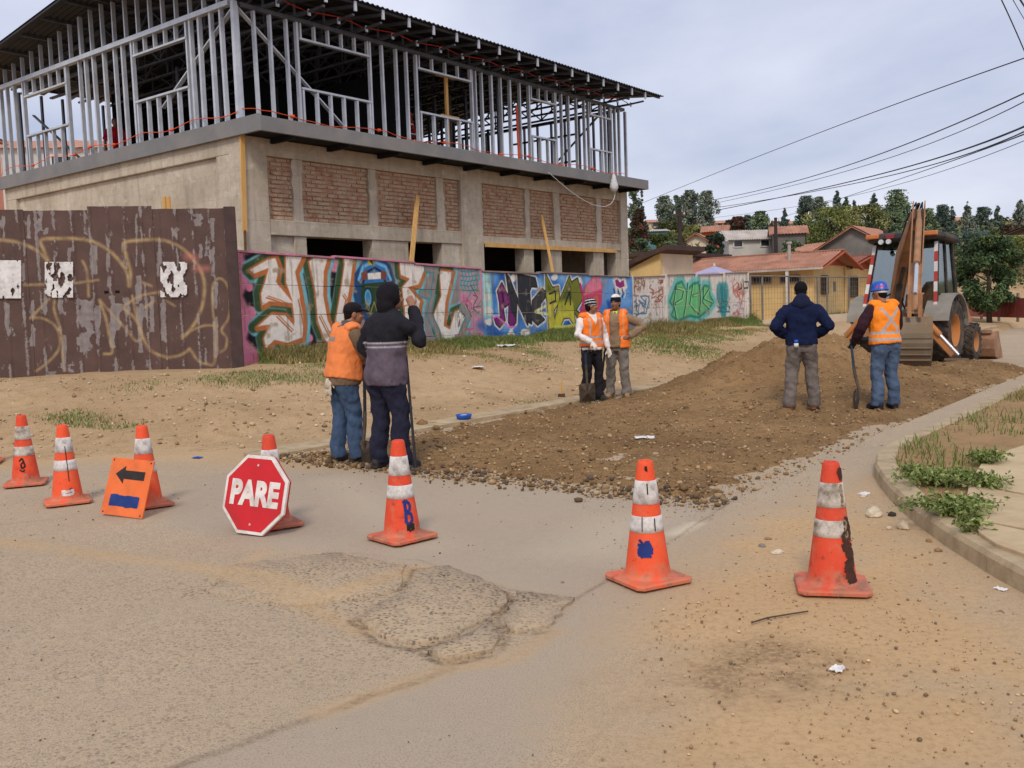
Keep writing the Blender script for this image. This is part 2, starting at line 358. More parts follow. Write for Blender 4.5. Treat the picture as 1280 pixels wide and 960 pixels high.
def soil(name, a, b, c, d):
    k = NT(name); v = k.co(); n1 = k.noise(v, .55, 6, .6); n2 = k.noise(v, 6, 7, .65); n3 = k.noise(v, 45, 6, .7); n4 = k.noise(v, 240, 3, .7)
    col = k.mix(k.ramp(n1, .36, .64), a, b); col = k.mix(k.ramp(n2, .45, .68, 0, .6), col, c); col = k.mix(k.ramp(n3, .52, .68, 0, .6), col, d); col = k.mix(k.ramp(n4, .57, .67, 0, .4), col, tuple(min(1, x * 1.5) for x in a))
    h = k.math('ADD', k.math('MULTIPLY', n2, .8), k.math('MULTIPLY', n3, .5)); h = k.math('ADD', h, k.math('MULTIPLY', n4, .12))
    return k.fin(col, .95, k.bump(h, .7, .04), 0, .15)
SOIL = soil('dry_soil', S(203, 168, 122), S(184, 150, 108), S(160, 130, 92), S(120, 97, 70))
BED = soil('dug_soil', S(152, 120, 82), S(116, 88, 57), S(98, 74, 49), S(174, 144, 102))
CONC = mat('kerb_concrete', S(190, 169, 134), S(170, 150, 119), 3, .9, .5, 60, dirt=S(128, 106, 80), dscale=5, damt=.6, dist=.01)
PAVE = mat('pavement_concrete', S(202, 179, 142), S(188, 166, 130), 2, .9, .4, 70, dirt=S(160, 130, 98), dscale=3, damt=.5, dist=.006)

# ------------------------------------------------------------ terrain sheet
def ss(x): x = np.clip(x, 0, 1); return x * x * (3 - 2 * x)
KERB = [(2.62, -9.0), (2.60, 2.0), (2.56, 4.6), (2.58, 5.6), (2.66, 6.2), (2.78, 6.9), (2.92, 7.5), (3.04, 8.0), (3.22, 8.5), (3.50, 8.95), (3.90, 9.45)]
for t_ in (11.5, 14, 18, 24, 32, 44, 60, 80): KERB.append(tuple(W(t_, 2.72)[:2]))
def kerb_side(X, Y):
    """>0 on the pavement side, metres to the kerb line"""
    d = np.full(X.shape, 1e9); sgn = np.ones(X.shape)
    for i in range(len(KERB) - 1):
        x0, y0 = KERB[i]; x1, y1 = KERB[i + 1]; dx, dy = x1 - x0, y1 - y0
        t = np.clip(((X - x0) * dx + (Y - y0) * dy) / (dx * dx + dy * dy), 0, 1); e = np.hypot(X - x0 - t * dx, Y - y0 - t * dy)
        s = np.sign((X - x0) * dy - (Y - y0) * dx); m = e < d; d = np.where(m, e, d); sgn = np.where(m, s, sgn)
    return d * sgn
def ground_h(X, Y):
    X = np.asarray(X, float); Y = np.asarray(Y, float); t = X * U.x + Y * U.y; q = X * NV.x + Y * NV.y
    b = np.minimum((q - 8.85) / 4.9, (Y - 10.75 - .02 * X) / 4.9)
    w = (fbm(X, Y, .8, 4, 5) - .5); w2 = (fbm(X, Y, 3.0, 4, 11) - .5)
    b = b + w * .10 * ss(b * 3 + .5)
    h = -.07 * (1 - ss(b / .10 + .35)) + .68 * ss(b) ** .9 + (w * .10 + w2 * .05) * ss(b * 5)
    h = np.where(b < 0, np.minimum(h, -.03 + .03 * ss(1 + b * 4)), h)
    h = h - np.where(b > 0, .045 * np.exp(-((q - 9.9 - .25 * np.sin(t * .3)) / .22) ** 2) + .04 * np.exp(-((q - 11.5 - .25 * np.sin(t * .3)) / .25) ** 2), 0) * (t > 5)
    fl = 1 - .45 * ss((t - 30) / 16)                                   # the bank flattens up the street
    h = np.where(h > 0, h * fl, h)
    ks = kerb_side(X, Y); h = np.where(ks > .05, -.12 + .0 * X, h)
    h = np.where((q > 2.3) & (q < 8.9) & (b < .05) & (t > 16), h - .32 * ss((t - 17) / 8), h)
    hill = np.interp(Y, [50, 60, 80, 100, 130, 190, 260, 700], [.4, 3.0, 5.2, 7.4, 10.6, 14.6, 16.2, 18]) + 1.2 * (fbm(X, Y, .03, 3, 2) - .5) * ss((Y - 55) / 40)
    h = np.where(Y > 50, hill + (h - .4) * (1 - ss((Y - 50) / 6)), h)
    return h
xs = np.unique(np.concatenate([np.linspace(-400, -40, 30), np.linspace(-40, -16, 30), np.arange(-16, 14, .16), np.linspace(14, 50, 50), np.linspace(50, 500, 45)]))
ys = np.unique(np.concatenate([np.linspace(-30, 2, 14), np.arange(2, 10, .4), np.arange(10, 34, .16), np.linspace(34, 70, 50), np.linspace(70, 700, 60)]))
GX, GY = np.meshgrid(xs, ys); GZ = ground_h(GX, GY)
nx, ny = len(xs), len(ys); idx = np.arange(nx * ny).reshape(ny, nx)
gf = np.stack([idx[:-1, :-1], idx[:-1, 1:], idx[1:, 1:], idx[1:, :-1]], -1).reshape(-1, 4)
# soil that turns to dry scrub on the hill
kh = NT('terrain_soil'); v = kh.co(); n1 = kh.noise(v, .5, 6, .6); n2 = kh.noise(v, 5, 7, .65); n3 = kh.noise(v, 40, 6, .7); n4 = kh.noise(v, 220, 3, .7)
col = kh.mix(kh.ramp(n1, .36, .64), S(198, 168, 130), S(178, 148, 112)); col = kh.mix(kh.ramp(n2, .45, .68, 0, .6), col, S(164, 132, 94)); col = kh.mix(kh.ramp(n3, .52, .68, 0, .6), col, S(122, 99, 71)); col = kh.mix(kh.ramp(n4, .57, .67, 0, .4), col, S(222, 194, 150))
pos = kh.n('SeparateXYZ', Vector=kh.n('NewGeometry').outputs['Position'])
scrub = kh.mix(kh.ramp(kh.noise(v, .12, 6, .7), .35, .65), S(92, 92, 56), S(132, 116, 78))
col = kh.mix(kh.ramp(kh.math('ADD', pos.outputs[1], kh.math('MULTIPLY', kh.noise(v, .1, 4), 14)), 62, 72), col, scrub)
h = kh.math('ADD', kh.math('MULTIPLY', n2, .9), kh.math('MULTIPLY', n3, .5)); h = kh.math('ADD', h, kh.math('MULTIPLY', n4, .12))
TERR = kh.fin(col, .95, kh.bump(h, .7, .05), 0, .12)
tag(link('ground', np_mesh('ground', np.stack([GX, GY, GZ], -1).reshape(-1, 3), gf, TERR, sm=True)), kind='structure')

# ------------------------------------------------------------ roads
def grid_mesh(name, x0, x1, y0, y1, st, hf, m, tf=None):
    a = np.arange(x0, x1 + st / 2, st); b = np.arange(y0, y1 + st / 2, st); X, Y = np.meshgrid(a, b)
    if tf: PX, PY = tf(X, Y)
    else: PX, PY = X, Y
    Z = hf(X, Y, PX, PY); i = np.arange(X.size).reshape(X.shape); f = np.stack([i[:-1, :-1], i[:-1, 1:], i[1:, 1:], i[1:, :-1]], -1).reshape(-1, 4)
    return np_mesh(name, np.stack([PX, PY, Z], -1).reshape(-1, 3), f, m, sm=True)
def st2w(T, Q): return T * U.x + Q * NV.x, T * U.y + Q * NV.y
me = grid_mesh('road', -34, 4.6, -9, 11.9, .12, lambda X, Y, PX, PY: (fbm(PX, PY, .7, 3, 4) - .5) * .022, ROAD); uv_xy(me, MX0, MX1, MY0, MY1)
road = tag(link('road', me), kind='structure')
me = grid_mesh('side_street', 6.2, 62, 2.5, 9.0, .5, lambda X, Y, PX, PY: -.022 - .24 * ss((X - 19.5) / 7), ROAD, st2w); uv_xy(me, MX0, MX1, MY0, MY1)
tag(link('side_street', me), kind='structure')
# broken patch of old paving: separate lifted slabs
def slab_piece(l, hgt, seed):
    rr = random.Random(seed); pts = gp(l); out = []
    for i in range(len(pts)):
        a, b = pts[i], pts[(i + 1) % len(pts)]; L = math.hypot(b[0] - a[0], b[1] - a[1]); m = max(2, int(L / .06))
        for j in range(m):
            f = j / m; out.append((a[0] + (b[0] - a[0]) * f + rr.uniform(-.016, .016), a[1] + (b[1] - a[1]) * f + rr.uniform(-.012, .012)))
    c = (sum(p[0] for p in out) / len(out), sum(p[1] for p in out) / len(out)); M = MB(); n = len(out); vs = []
    for s_, z in ((1.0, -.01), (.994, hgt * .55), (.982, hgt * .8)): vs += [(c[0] + (p[0] - c[0]) * s_, c[1] + (p[1] - c[1]) * s_, z + rr.uniform(-.003, .003) * (z > 0)) for p in out]
    vs.append((c[0], c[1], hgt * .82)); fs = [(r * n + i, r * n + (i + 1) % n, (r + 1) * n + (i + 1) % n, (r + 1) * n + i) for r in range(2) for i in range(n)] + [(2 * n + i, 2 * n + (i + 1) % n, 3 * n) for i in range(n)]
    M.add(vs, fs); me = M.mesh('paving_slab', ROAD, True); uv_xy(me, MX0, MX1, MY0, MY1); return link('paving_slab', me, road)
for i, (l, h_) in enumerate(([[(518, 714), (560, 710), (624, 737), (638, 753), (612, 776), (572, 795), (520, 810), (474, 798), (446, 776), (505, 742)], .026],
    [[(648, 743), (716, 750), (686, 785), (642, 793), (628, 776)], .024], [[(588, 797), (614, 781), (626, 801), (611, 817), (560, 829), (534, 819)], .03],
    [[(290, 708), (420, 692), (505, 708), (500, 738), (425, 752), (372, 758), (262, 742)], .016])): slab_piece(l, h_, i)
# dug roadbed with its heaps
MOUNDS = [(TQ(at_y(985, 440, 16.3)), .58, 1.25), (TQ(at_y(1050, 440, 16.9)), .55, 1.25), (TQ(at_y(930, 465, 15.6)), .22, 1.3), (TQ(at_y(1020, 480, 14.6)), .18, 1.7), (TQ(at_z(1210, 462)), .22, .8), (TQ(at_z(1245, 466)), .10, .8), (TQ(at_z(1170, 470)), .06, .9), (TQ(at_z(1100, 462)), .16, 1.0)]
def bed_h(T, Q, PX, PY):
    n = fbm(PX, PY, 1.3, 4, 21) - .5; e = np.minimum(np.minimum(T - 6.55, 22.8 - T), np.minimum(Q - 3.22, 8.42 - Q)) + n * .35
    h = -.05 + .075 * ss(e / .45) + (fbm(PX, PY, 2.3, 4, 33) - .5) * .06 + (fbm(PX, PY, 9, 4, 35) - .5) * .06 + .03 * ss((fbm(PX, PY, 4.5, 3, 37) - .60) * 9)
    g = 0
    for (mt, mq), hh, r in MOUNDS:
        d = np.hypot(T - mt, Q - mq) * (1 + .5 * (fbm(PX, PY, .9, 3, 8) - .5)); g = g + hh * (.55 * np.exp(-(d / r) ** 2) + .45 * np.clip(1 - d / (1.7 * r), 0, 1))
    g = .90 * g * (1 + .5 * (fbm(PX, PY, 3.5, 4, 41) - .5)); g = g - .16 * ss((T - 19) / 4); e2 = np.clip((np.minimum(T - 6.3, np.minimum(Q - 2.9, 8.7 - Q))) / .5, 0, 1)
    return np.where(e2 > 0, h + g * e2, -.08)
me = grid_mesh('roadbed', 6.2, 23.2, 2.95, 8.75, .045, bed_h, BED, st2w)
roadbed = tag(link('roadbed', me), kind='structure')
def bed_z(t, q):
    p = W(t, q); return float(bed_h(np.array([t]), np.array([q]), np.array([p.x]), np.array([p.y]))[0])
def ground_z(x, y):
    z = float(ground_h(np.array([x]), np.array([y]))[0]); t, q = TQ((x, y))
    if 6.4 < t < 23 and 3.0 < q < 8.6: z = max(0.0, bed_z(t, q))
    elif z < 0: z = 0.0
    return z
# flush gutter strips
G = MB()
for i in range(int((46 - 6.4) / 1.0)):
    t0 = 6.4 + i; a = .03 + .012 * nz(i * .7, 3)
    G.add([W(t0 + .006, 8.46 + .03 * nz(i, 1), -.05), W(t0 + .994, 8.46 + .03 * nz(i + 1, 1), -.05), W(t0 + .994, 8.86, -.05), W(t0 + .006, 8.86, -.05),
           W(t0 + .006, 8.46 + .03 * nz(i, 1), a), W(t0 + .994, 8.46 + .03 * nz(i + 1, 1), a), W(t0 + .994, 8.86, a + .01), W(t0 + .006, 8.86, a + .01)], [(4, 5, 6, 7), (0, 1, 5, 4), (1, 2, 6, 5), (2, 3, 7, 6), (3, 0, 4, 7)])
tag(G.build('gutter', CONC), kind='structure')
G = MB()
for i in range(60):
    t0 = 9.4 + i; za_ = -.03 if i == 0 else None; zq = .016 if i < 8 else .016 - .02 * (i - 8) / 4 if i < 20 else -.045; G.add([W(t0, 2.6, za_ or zq), W(t0 + 1, 2.6, zq), W(t0 + 1, 3.2 + .04 * nz(i + 1, 7), zq), W(t0, 3.2 + .04 * nz(i, 7), za_ or zq), W(t0, 3.2 + .04 * nz(i, 7), -.05), W(t0 + .99, 3.2 + .04 * nz(i + 1, 7), -.05)], [(0, 1, 2, 3), (3, 2, 5, 4)])
gme = G.build('gutter', ROAD); tag(gme, kind='structure'); uv_xy(gme.data, MX0, MX1, MY0, MY1)
# kerb in cast lengths
kerb_root = thing('kerb', 'pale concrete kerb curving round the street corner', 'kerb', (0, 0, 0)); kerb_root['kind'] = 'structure'; del kerb_root['category']; del kerb_root['label']
fine = []
for i in range(len(KERB) - 1):
    a, b = Vector((*KERB[i], 0)), Vector((*KERB[i + 1], 0)); m = max(1, int((b - a).length / .35))
    for j in range(m): fine.append(a.lerp(b, j / m))
fine.append(Vector((*KERB[-1], 0)))
for _ in range(2): fine = [fine[0]] + [(fine[i - 1] + fine[i] * 2 + fine[i + 1]) / 4 for i in range(1, len(fine) - 1)] + [fine[-1]]
KF = fine
def kerb_prof(p, d, j=0.0):
    r = Vector((d.y, -d.x, 0)); return [p + r * a + Vector((0, 0, z)) for a, z in ((0, -.06), (.012 + j, .09), (.03 + j, .118), (.17 + j, .124), (.185 + j, .11), (.185 + j, -.06))]
i = 0
while i < len(fine) - 3:
    k2 = min(i + 3, len(fine) - 1); M = MB(); rows = []
    for j in range(i, k2 + 1):
        d = (fine[min(j + 1, len(fine) - 1)] - fine[max(j - 1, 0)]).normalized(); p = fine[j].copy()
        if j == k2: p = fine[j] - d * .006
        rows.append(kerb_prof(p, d, .004 * nz(i, 9)))
    vs = [v_ for r_ in rows for v_ in r_]; nR = 6
    fs = [(a * nR + b, a * nR + b + 1, (a + 1) * nR + b + 1, (a + 1) * nR + b) for a in range(len(rows) - 1) for b in range(5)] + [tuple(range(6)), tuple((len(rows) - 1) * nR + b for b in range(5, -1, -1))]
    M.add(vs, fs); M.build('kerbstone', CONC, kerb_root); i = k2
# planting verge and pavement behind the kerb
VS = soil('verge_soil', S(176, 142, 102), S(160, 128, 90), S(136, 110, 76), S(112, 92, 62))
vx = np.arange(2.5, 30, .1); vy = np.arange(-6, 44, .1); X, Y = np.meshgrid(vx, vy); ks = kerb_side(X, Y)
Z = .112 + (fbm(X, Y, 1.5, 4, 6) - .5) * .05 * ss((ks - .15) / .4) - .3 * (ks < .10)
i_ = np.arange(X.size).reshape(X.shape); f = np.stack([i_[:-1, :-1], i_[:-1, 1:], i_[1:, 1:], i_[1:, :-1]], -1).reshape(-1, 4)
keep = (ks.ravel()[f] > .09).all(1)
tag(link('verge', np_mesh('verge', np.stack([X, Y, Z], -1).reshape(-1, 3), f[keep], VS, sm=True)), kind='structure')
pav = bpy.data.objects.new('pavement', None); COL.objects.link(pav); tag(pav, kind='structure')
def g12(l): return [at_z(a, b, .15) for a, b in l]
SL = [g12([(1300, 548), (1262, 560), (1226, 578), (1212, 600), (1268, 612), (1330, 622)]), g12([(1330, 625), (1268, 615), (1211, 603), (1207, 628), (1213, 645), (1330, 668)]), g12([(1330, 672), (1214, 648), (1224, 664), (1245, 678), (1290, 694), (1330, 706)]),
      g12([(1380, 530), (1302, 547), (1333, 622), (1440, 640)]), g12([(1440, 644), (1334, 625), (1333, 668), (1440, 690)]), g12([(1440, 694), (1334, 672), (1334, 705), (1440, 760)])]
for i, l in enumerate(SL): MB().prism([Vector((p.x, p.y, .05)) for p in l], (0, 0, .088 + .004 * (i % 3))).build('paving_slab', PAVE, pav, bev=.006)

# ------------------------------------------------------------ stones
_ph = (1 + 5 ** .5) / 2
ICO = np.array([(-1, _ph, 0), (1, _ph, 0), (-1, -_ph, 0), (1, -_ph, 0), (0, -1, _ph), (0, 1, _ph), (0, -1, -_ph), (0, 1, -_ph), (_ph, 0, -1), (_ph, 0, 1), (-_ph, 0, -1), (-_ph, 0, 1)]) / math.hypot(1, _ph)
ICF = np.array([(0, 11, 5), (0, 5, 1), (0, 1, 7), (0, 7, 10), (0, 10, 11), (1, 5, 9), (5, 11, 4), (11, 10, 2), (10, 7, 6), (7, 1, 8), (3, 9, 4), (3, 4, 2), (3, 2, 6), (3, 6, 8), (3, 8, 9), (4, 9, 5), (2, 4, 11), (6, 2, 10), (8, 6, 7), (9, 8, 1)])
STONE = vcol_mat('stones', .9, .5, 90, .25, 30, .2)
def stones(name, P, r, cols, parent=None, sink=.3):
    n = len(P); sc = rng.uniform(.6, 1.25, (n, 1, 3)) * r[:, None, None]; v = ICO[None] * sc * rng.uniform(.8, 1.15, (n, 12, 1)); a = rng.uniform(0, 6.28, n); c, s = np.cos(a)[:, None], np.sin(a)[:, None]
    v = np.stack([v[..., 0] * c - v[..., 1] * s, v[..., 0] * s + v[..., 1] * c, v[..., 2] * .75], -1) + P[:, None, :] + np.array([0, 0, 1]) * (r * (1 - sink) * .7)[:, None, None]
    f = (ICF[None] + (np.arange(n) * 12)[:, None, None]).reshape(-1, 3); return tag(link(name, np_mesh(name, v.reshape(-1, 3), f, STONE, np.repeat(cols, 12, 0)), parent), kind='stuff')
def pick(n, pal):
    pal = np.array([S(*p) for p in pal]); return pal[rng.integers(0, len(pal), n)] * rng.uniform(.75, 1.2, (n, 1))
n = 26000; T = 6.3 + (rng.random(n) ** 1.5) * 15; Q = rng.uniform(3.1, 8.5, n); px, py = st2w(T, Q); e = np.minimum(np.minimum(T - 6.5, 1e9), np.minimum(Q - 3.2, 8.4 - Q)); m = (e + (fbm(px, py, 1.3, 4, 21) - .5) * .35) > -.12
m &= rng.random(n) < (.25 + 1.1 * fbm(px, py, .9, 3, 77)); T, Q, px, py = T[m], Q[m], px[m], py[m]; pz = np.maximum(bed_h(T, Q, px, py), 0)
r = np.clip(rng.gamma(1.7, .0042, len(T)), .003, .045)
stones('gravel', np.stack([px, py, pz], -1), r, pick(len(T), [(152, 122, 86), (134, 106, 74), (168, 138, 100), (118, 94, 68), (182, 156, 118), (140, 114, 84)]), roadbed)
# clods and stones along the front edge of the dig
n = 1500; T = rng.normal(6.6, .16, n); Q = rng.uniform(3.1, 8.5, n); px, py = st2w(T, Q); stones('gravel', np.stack([px, py, np.maximum(bed_h(T, Q, px, py), 0.0)], -1), np.clip(rng.gamma(2.0, .0055, n), .003, .04), pick(n, [(120, 94, 66), (104, 82, 58), (150, 124, 92), (90, 78, 68)]), roadbed)
# grit on the road
n = 11000; px = rng.uniform(-7, 2.6, n); py = 2.6 + 8 * rng.random(n) ** 1.3; w = fbm(px, py, .7, 3, 55); m = (w + (px > .6) * .25) > rng.uniform(.35, .8, n); px, py = px[m], py[m]
stones('grit', np.stack([px, py, px * 0 + .001], -1), np.clip(rng.gamma(1.3, .0020, len(px)), .0012, .009), pick(len(px), [(160, 138, 110), (128, 110, 90), (182, 158, 126), (112, 98, 84)]), road)
# ------------------------------------------------------------ two-storey building under construction (street frame t,q,z)
T0, Q0 = 12.15, 16.30
def t_on(px, z, q):
    py = 200.0
    for _ in range(6):
        t, zz = on_wall(px, py, q); t2, z2 = on_wall(px, py + 1, q); py += (z - zz) / (z2 - zz)
    return on_wall(px, py, q)[0]
def side_qz(px, py, t):
    r = ray(px, py); k = t / (r[0] * U.x + r[1] * U.y); return (r[0] * k * NV.x + r[1] * k * NV.y, CAMH + r[2] * k)
def q_on(px, z, t):
    py = 200.0
    for _ in range(6):
        q, zz = side_qz(px, py, t); q2, z2 = side_qz(px, py + 1, t); py += (z - zz) / (z2 - zz)
    return side_qz(px, py, t)[0]
def concrete():
    k = NT('raw_concrete'); v = k.co(1, 'Position'); vs = k.co((2.2, 2.2, .22), 'Position'); n1 = k.noise(v, 1.1, 6, .6); n2 = k.noise(v, 7, 6, .7)
    col = k.mix(k.ramp(n1, .34, .66), S(202, 188, 168), S(178, 164, 144)); col = k.mix(k.ramp(k.noise(vs, 2.4, 6, .65), .5, .72, 0, .55), col, S(140, 126, 108)); col = k.mix(k.ramp(n2, .5, .68, 0, .45), col, S(150, 137, 120)); col = k.mix(k.ramp(k.noise(v, 2.6, 5, .6), .58, .66, 0, .5), col, S(216, 204, 186))
    z = k.n('SeparateXYZ', Vector=v).outputs[2]; ln = k.n('TexWave', Vector=v, Scale=.62, Distortion=.35, Detail=2, _bands_direction='Z', _wave_profile='SAW').outputs['Color']; line = k.ramp(ln, .0, .05, 1, 0); col = k.mix(k.math('MULTIPLY', k.math('MULTIPLY', line, .22), k.ramp(k.noise(v, 1.7, 4), .4, .6)), col, S(128, 114, 98))
    h = k.math('ADD', k.math('MULTIPLY', n2, .7), k.math('MULTIPLY', k.noise(v, 40, 5, .65), .5)); h = k.math('SUBTRACT', h, k.math('MULTIPLY', line, .2)); return k.fin(col, .93, k.bump(h, .55, .02), 0, .2)
BC = concrete()
MORT = mat('mortar', S(176, 152, 126), S(158, 132, 106), 5, .95, .8, 40, dist=.02, kind='Position')
def brick_mat():
    k = NT('brick_face'); v = k.co(1.0, 'Position'); oi = k.n('ObjectInfo').outputs['Random']
    a = k.mix(k.ramp(k.noise(v, 2.3, 5), .35, .65), S(172, 122, 94), S(188, 148, 118)); a = k.mix(k.ramp(oi, 0, 1, 0, .6), a, S(150, 100, 76))
    a = k.mix(k.ramp(k.noise(v, 5.5, 6, .65), .38, .58, 0, .92), a, S(192, 168, 142)); a = k.mix(k.ramp(k.noise(v, 30, 5), .5, .7, 0, .5), a, S(128, 88, 70))
    return k.fin(a, .95, k.bump(k.noise(v, 45, 6, .65), .8, .015), 0, .15)
BRICK = brick_mat()
FASC = mat('fascia_steel', S(128, 126, 124), S(116, 114, 113), 2, .55, .15, 20, dirt=S(150, 140, 128), dscale=1.2, damt=.4, kind='Position')
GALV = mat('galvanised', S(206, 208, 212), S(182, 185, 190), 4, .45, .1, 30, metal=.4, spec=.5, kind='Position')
GALSH = mat('galvanised_shaded', S(96, 98, 104), S(78, 80, 86), 4, .5, .1, 30, metal=.4, kind='Position')  # shade put into a darker galvanised colour for inner and under-roof steel
ROOFM = mat('roof_sheet', S(48, 47, 49), S(38, 37, 40), 1.5, .6, .1, 20, kind='Position')
SHADEBLK = mat('shade_black', S(34, 33, 36), S(26, 26, 29), 2, .9, .3, 12, kind='Position')  # near-black that puts interior and underside shade into the colour
FLOOR = mat('slab_floor', S(96, 90, 82), S(78, 73, 67), 1, .9, .3, 12, kind='Position')  # floor colour set low to deepen the upstairs shade
WOOD = mat('raw_pine', S(222, 176, 108), S(200, 150, 84), 3, .8, .3, 30, stretch=(6, 6, .6))
ORNG = mat('orange_plastic', S(240, 92, 34), S(222, 78, 28), 4, .6, .1)
REDP = mat('red_plastic', S(176, 44, 30), S(150, 36, 26), 4, .6, .1)
BO = (T0, Q0, 0)
bld = thing('unfinished_building', 'two storey building under construction with brick infill below and bare steel studs above', 'building', W(T0, Q0, 0), STROT)
def bpart(name, M, m, sm=False, bev=0.0, parent=None): return M.build(name, m, parent or bld, sm, bev)
# columns, beams
tcol = [(12.15, 12.80), (18.98, 19.86), (26.97, 27.42)]
for a, b in tcol: bpart('column', MB(BO).box((a, Q0, .1), (b, Q0 + .42, 5.28)), BC, bev=.02)
for i in (0, 1):
    a, b = tcol[i][1], tcol[i + 1][0]; bpart('beam', MB(BO).box((a, Q0 + .015, 4.92), (b, Q0 + .4, 5.275)), BC, bev=.015)
    zb = (3.27, 3.6) if i == 0 else (3.30, 3.52); bpart('beam', MB(BO).box((a, Q0 + .02, zb[0]), (b, Q0 + .4, zb[1])), BC, bev=.015)
posts = [[(367, 379), (462.5, 472), (547, 556)], [(657.5, 663), (693, 700.5), (746.5, 752.5)]]
piers = [[(369, 384), (466, 511), (553, 578)], [(655.5, 667.5), (688, 702.5), (742.5, 755), (770, 777)]]
brick_me = MB().box((-.145, 0, -.032), (.145, .11, .032)).mesh('brick', BRICK)
half_me = MB().box((-.07, 0, -.032), (.07, .11, .032)).mesh('brick', BRICK)
bricks = []; rest = MB(BO)
for i in (0, 1):
    zt, zb = 4.918, (3.602 if i == 0 else 3.522); ps = [(t_on(a, 4.3, Q0 + .03), t_on(b, 4.3, Q0 + .03)) for a, b in posts[i]]
    for a, b in ps:
        M = MB(BO); n = 9; vs = []
        for k_ in range(n):
            z = zb + (zt - zb) * k_ / (n - 1); w1, w2 = random.uniform(-.03, .03), random.uniform(-.03, .03); vs += [(a + w1, Q0 + .05, z), (b + w2, Q0 + .05, z), (b + w2, Q0 + .3, z), (a + w1, Q0 + .3, z)]
        fs = [(k_ * 4 + e, k_ * 4 + (e + 1) % 4, k_ * 4 + 4 + (e + 1) % 4, k_ * 4 + 4 + e) for k_ in range(n - 1) for e in range(4)]; M.add(vs, fs); bpart('infill_post', M, BC)
    edges = [tcol[i][1]] + [x for p in ps for x in p] + [tcol[i + 1][0]]
    for j in range(0, len(edges), 2):
        a, b = edges[j], edges[j + 1]; bpart('mortar_bed', MB(BO).box((a - .02, Q0 + .125, zb), (b + .02, Q0 + .32, zt)), MORT)
        nc = int(round((zt - zb) / .094)); dz = (zt - zb) / nc
        for c in range(nc):
            x = a + (.155 if c % 2 == 0 else .0) - .0
            if c % 2: x = a + .155 - .15
            while x < b - .03:
                x0, x1 = max(x, a + .006), min(x + .285, b - .006)
                if x1 - x0 > .06: bricks.append(((x0 + x1) / 2, zb + dz * (c + .5), x1 - x0))
                x += .30
bricks.sort(key=lambda p: p[0])
for n_, (t, z, L) in enumerate(bricks):
    dq = Q0 + .10 + random.uniform(-.012, .012)
    if n_ < 300:
        o = link('brick', brick_me, bld, (t - T0, dq - Q0, z), (0, random.uniform(-.015, .015), random.uniform(-.02, .02))); o.scale = (L / .29, 1, random.uniform(.92, 1.06))
    else: rest.box((t - L / 2, dq, z - .032), (t + L / 2, dq + .1, z + .032))
tag(bpart('brickwork', rest, BRICK), kind='stuff')
for i in (0, 1):
    for a, b in piers[i]:
        ta, tb = t_on(a, 3.1, Q0 + .05), t_on(b, 3.1, Q0 + .05); bpart('pier', MB(BO).box((ta, Q0 + .06, .1), (tb, Q0 + .40, 3.27 if i == 0 else 3.30)), BC, bev=.01)
bpart('pier', MB(BO).box((12.8, Q0 + .12, .1), (t_on(369, 3.1, Q0 + .05) - .002, Q0 + .35, 3.27)), BC)
bpart('formwork_board', MB(BO).box((19.90, Q0 - .035, 3.22), (26.6, Q0 + .012, 3.33)), WOOD)
# basement interior: near-black wall and floor, shade of the openings put into their colour
bpart('basement_wall', MB(BO).box((12.3, Q0 + 3.2, .1), (27.3, Q0 + 3.4, 5.2)), SHADEBLK)
bpart('basement_floor', MB(BO).box((12.3, Q0 + .45, .05), (27.3, Q0 + 3.2, .25)), SHADEBLK)
# left side wall with recessed panel
QL = 26.75
bpart('side_wall', MB(BO).box((T0 + .09, Q0 + .43, .1), (T0 + .35, QL - .3, 4.925)), BC)
bpart('beam', MB(BO).box((T0 + .004, Q0 + .422, 4.93), (T0 + .38, QL, 5.29)), BC, bev=.015)
bpart('column', MB(BO).box((T0 + .003, Q0 + .421, .1), (T0 + .33, 17.15, 4.928)), BC, bev=.01)
bpart('column', MB(BO).box((T0 + .003, QL - .6, .1), (T0 + .4, QL, 4.928)), BC, bev=.01)
bpart('side_wall', MB(BO).box((27.12, Q0 + .43, .1), (27.40, QL, 5.275)), BC)
bpart('back_wall', MB(BO).box((T0 + .4, QL - .3, .1), (27.1, QL - .01, 5.275)), BC)
# upper floor slab, fascia, soffit joists
ZF = 5.50
bpart('floor_slab', MB(BO).box((T0 + .05, 15.62, 5.30), (27.38, QL - .02, ZF)), FLOOR)
bpart('soffit', MB(BO).box((T0 + .06, 15.6, 5.281), (27.36, Q0 - .01, 5.298)), SHADEBLK)
for x in np.arange(12.9, 27.3, 1.55): bpart('joist', MB(BO).box((x, 15.58, 5.17), (x + .09, Q0 - .01, 5.28)), SHADEBLK)
for a, b in ((T0 - .1, 19.4), (19.404, 27.42)): bpart('fascia', MB(BO).box((a, 15.49, 5.235), (b, 15.56, 5.53)), FASC, bev=.006)
bpart('fascia', MB(BO).box((27.36, 15.562, 5.237), (27.43, 16.6, 5.528)), FASC)
M = MB(BO); z0, z1 = 5.30, 5.575; bpart('fascia', MB(BO).box((T0 - .1, 15.562, 5.24), (T0 - .03, QL + .1, 5.575)), FASC, bev=.006)
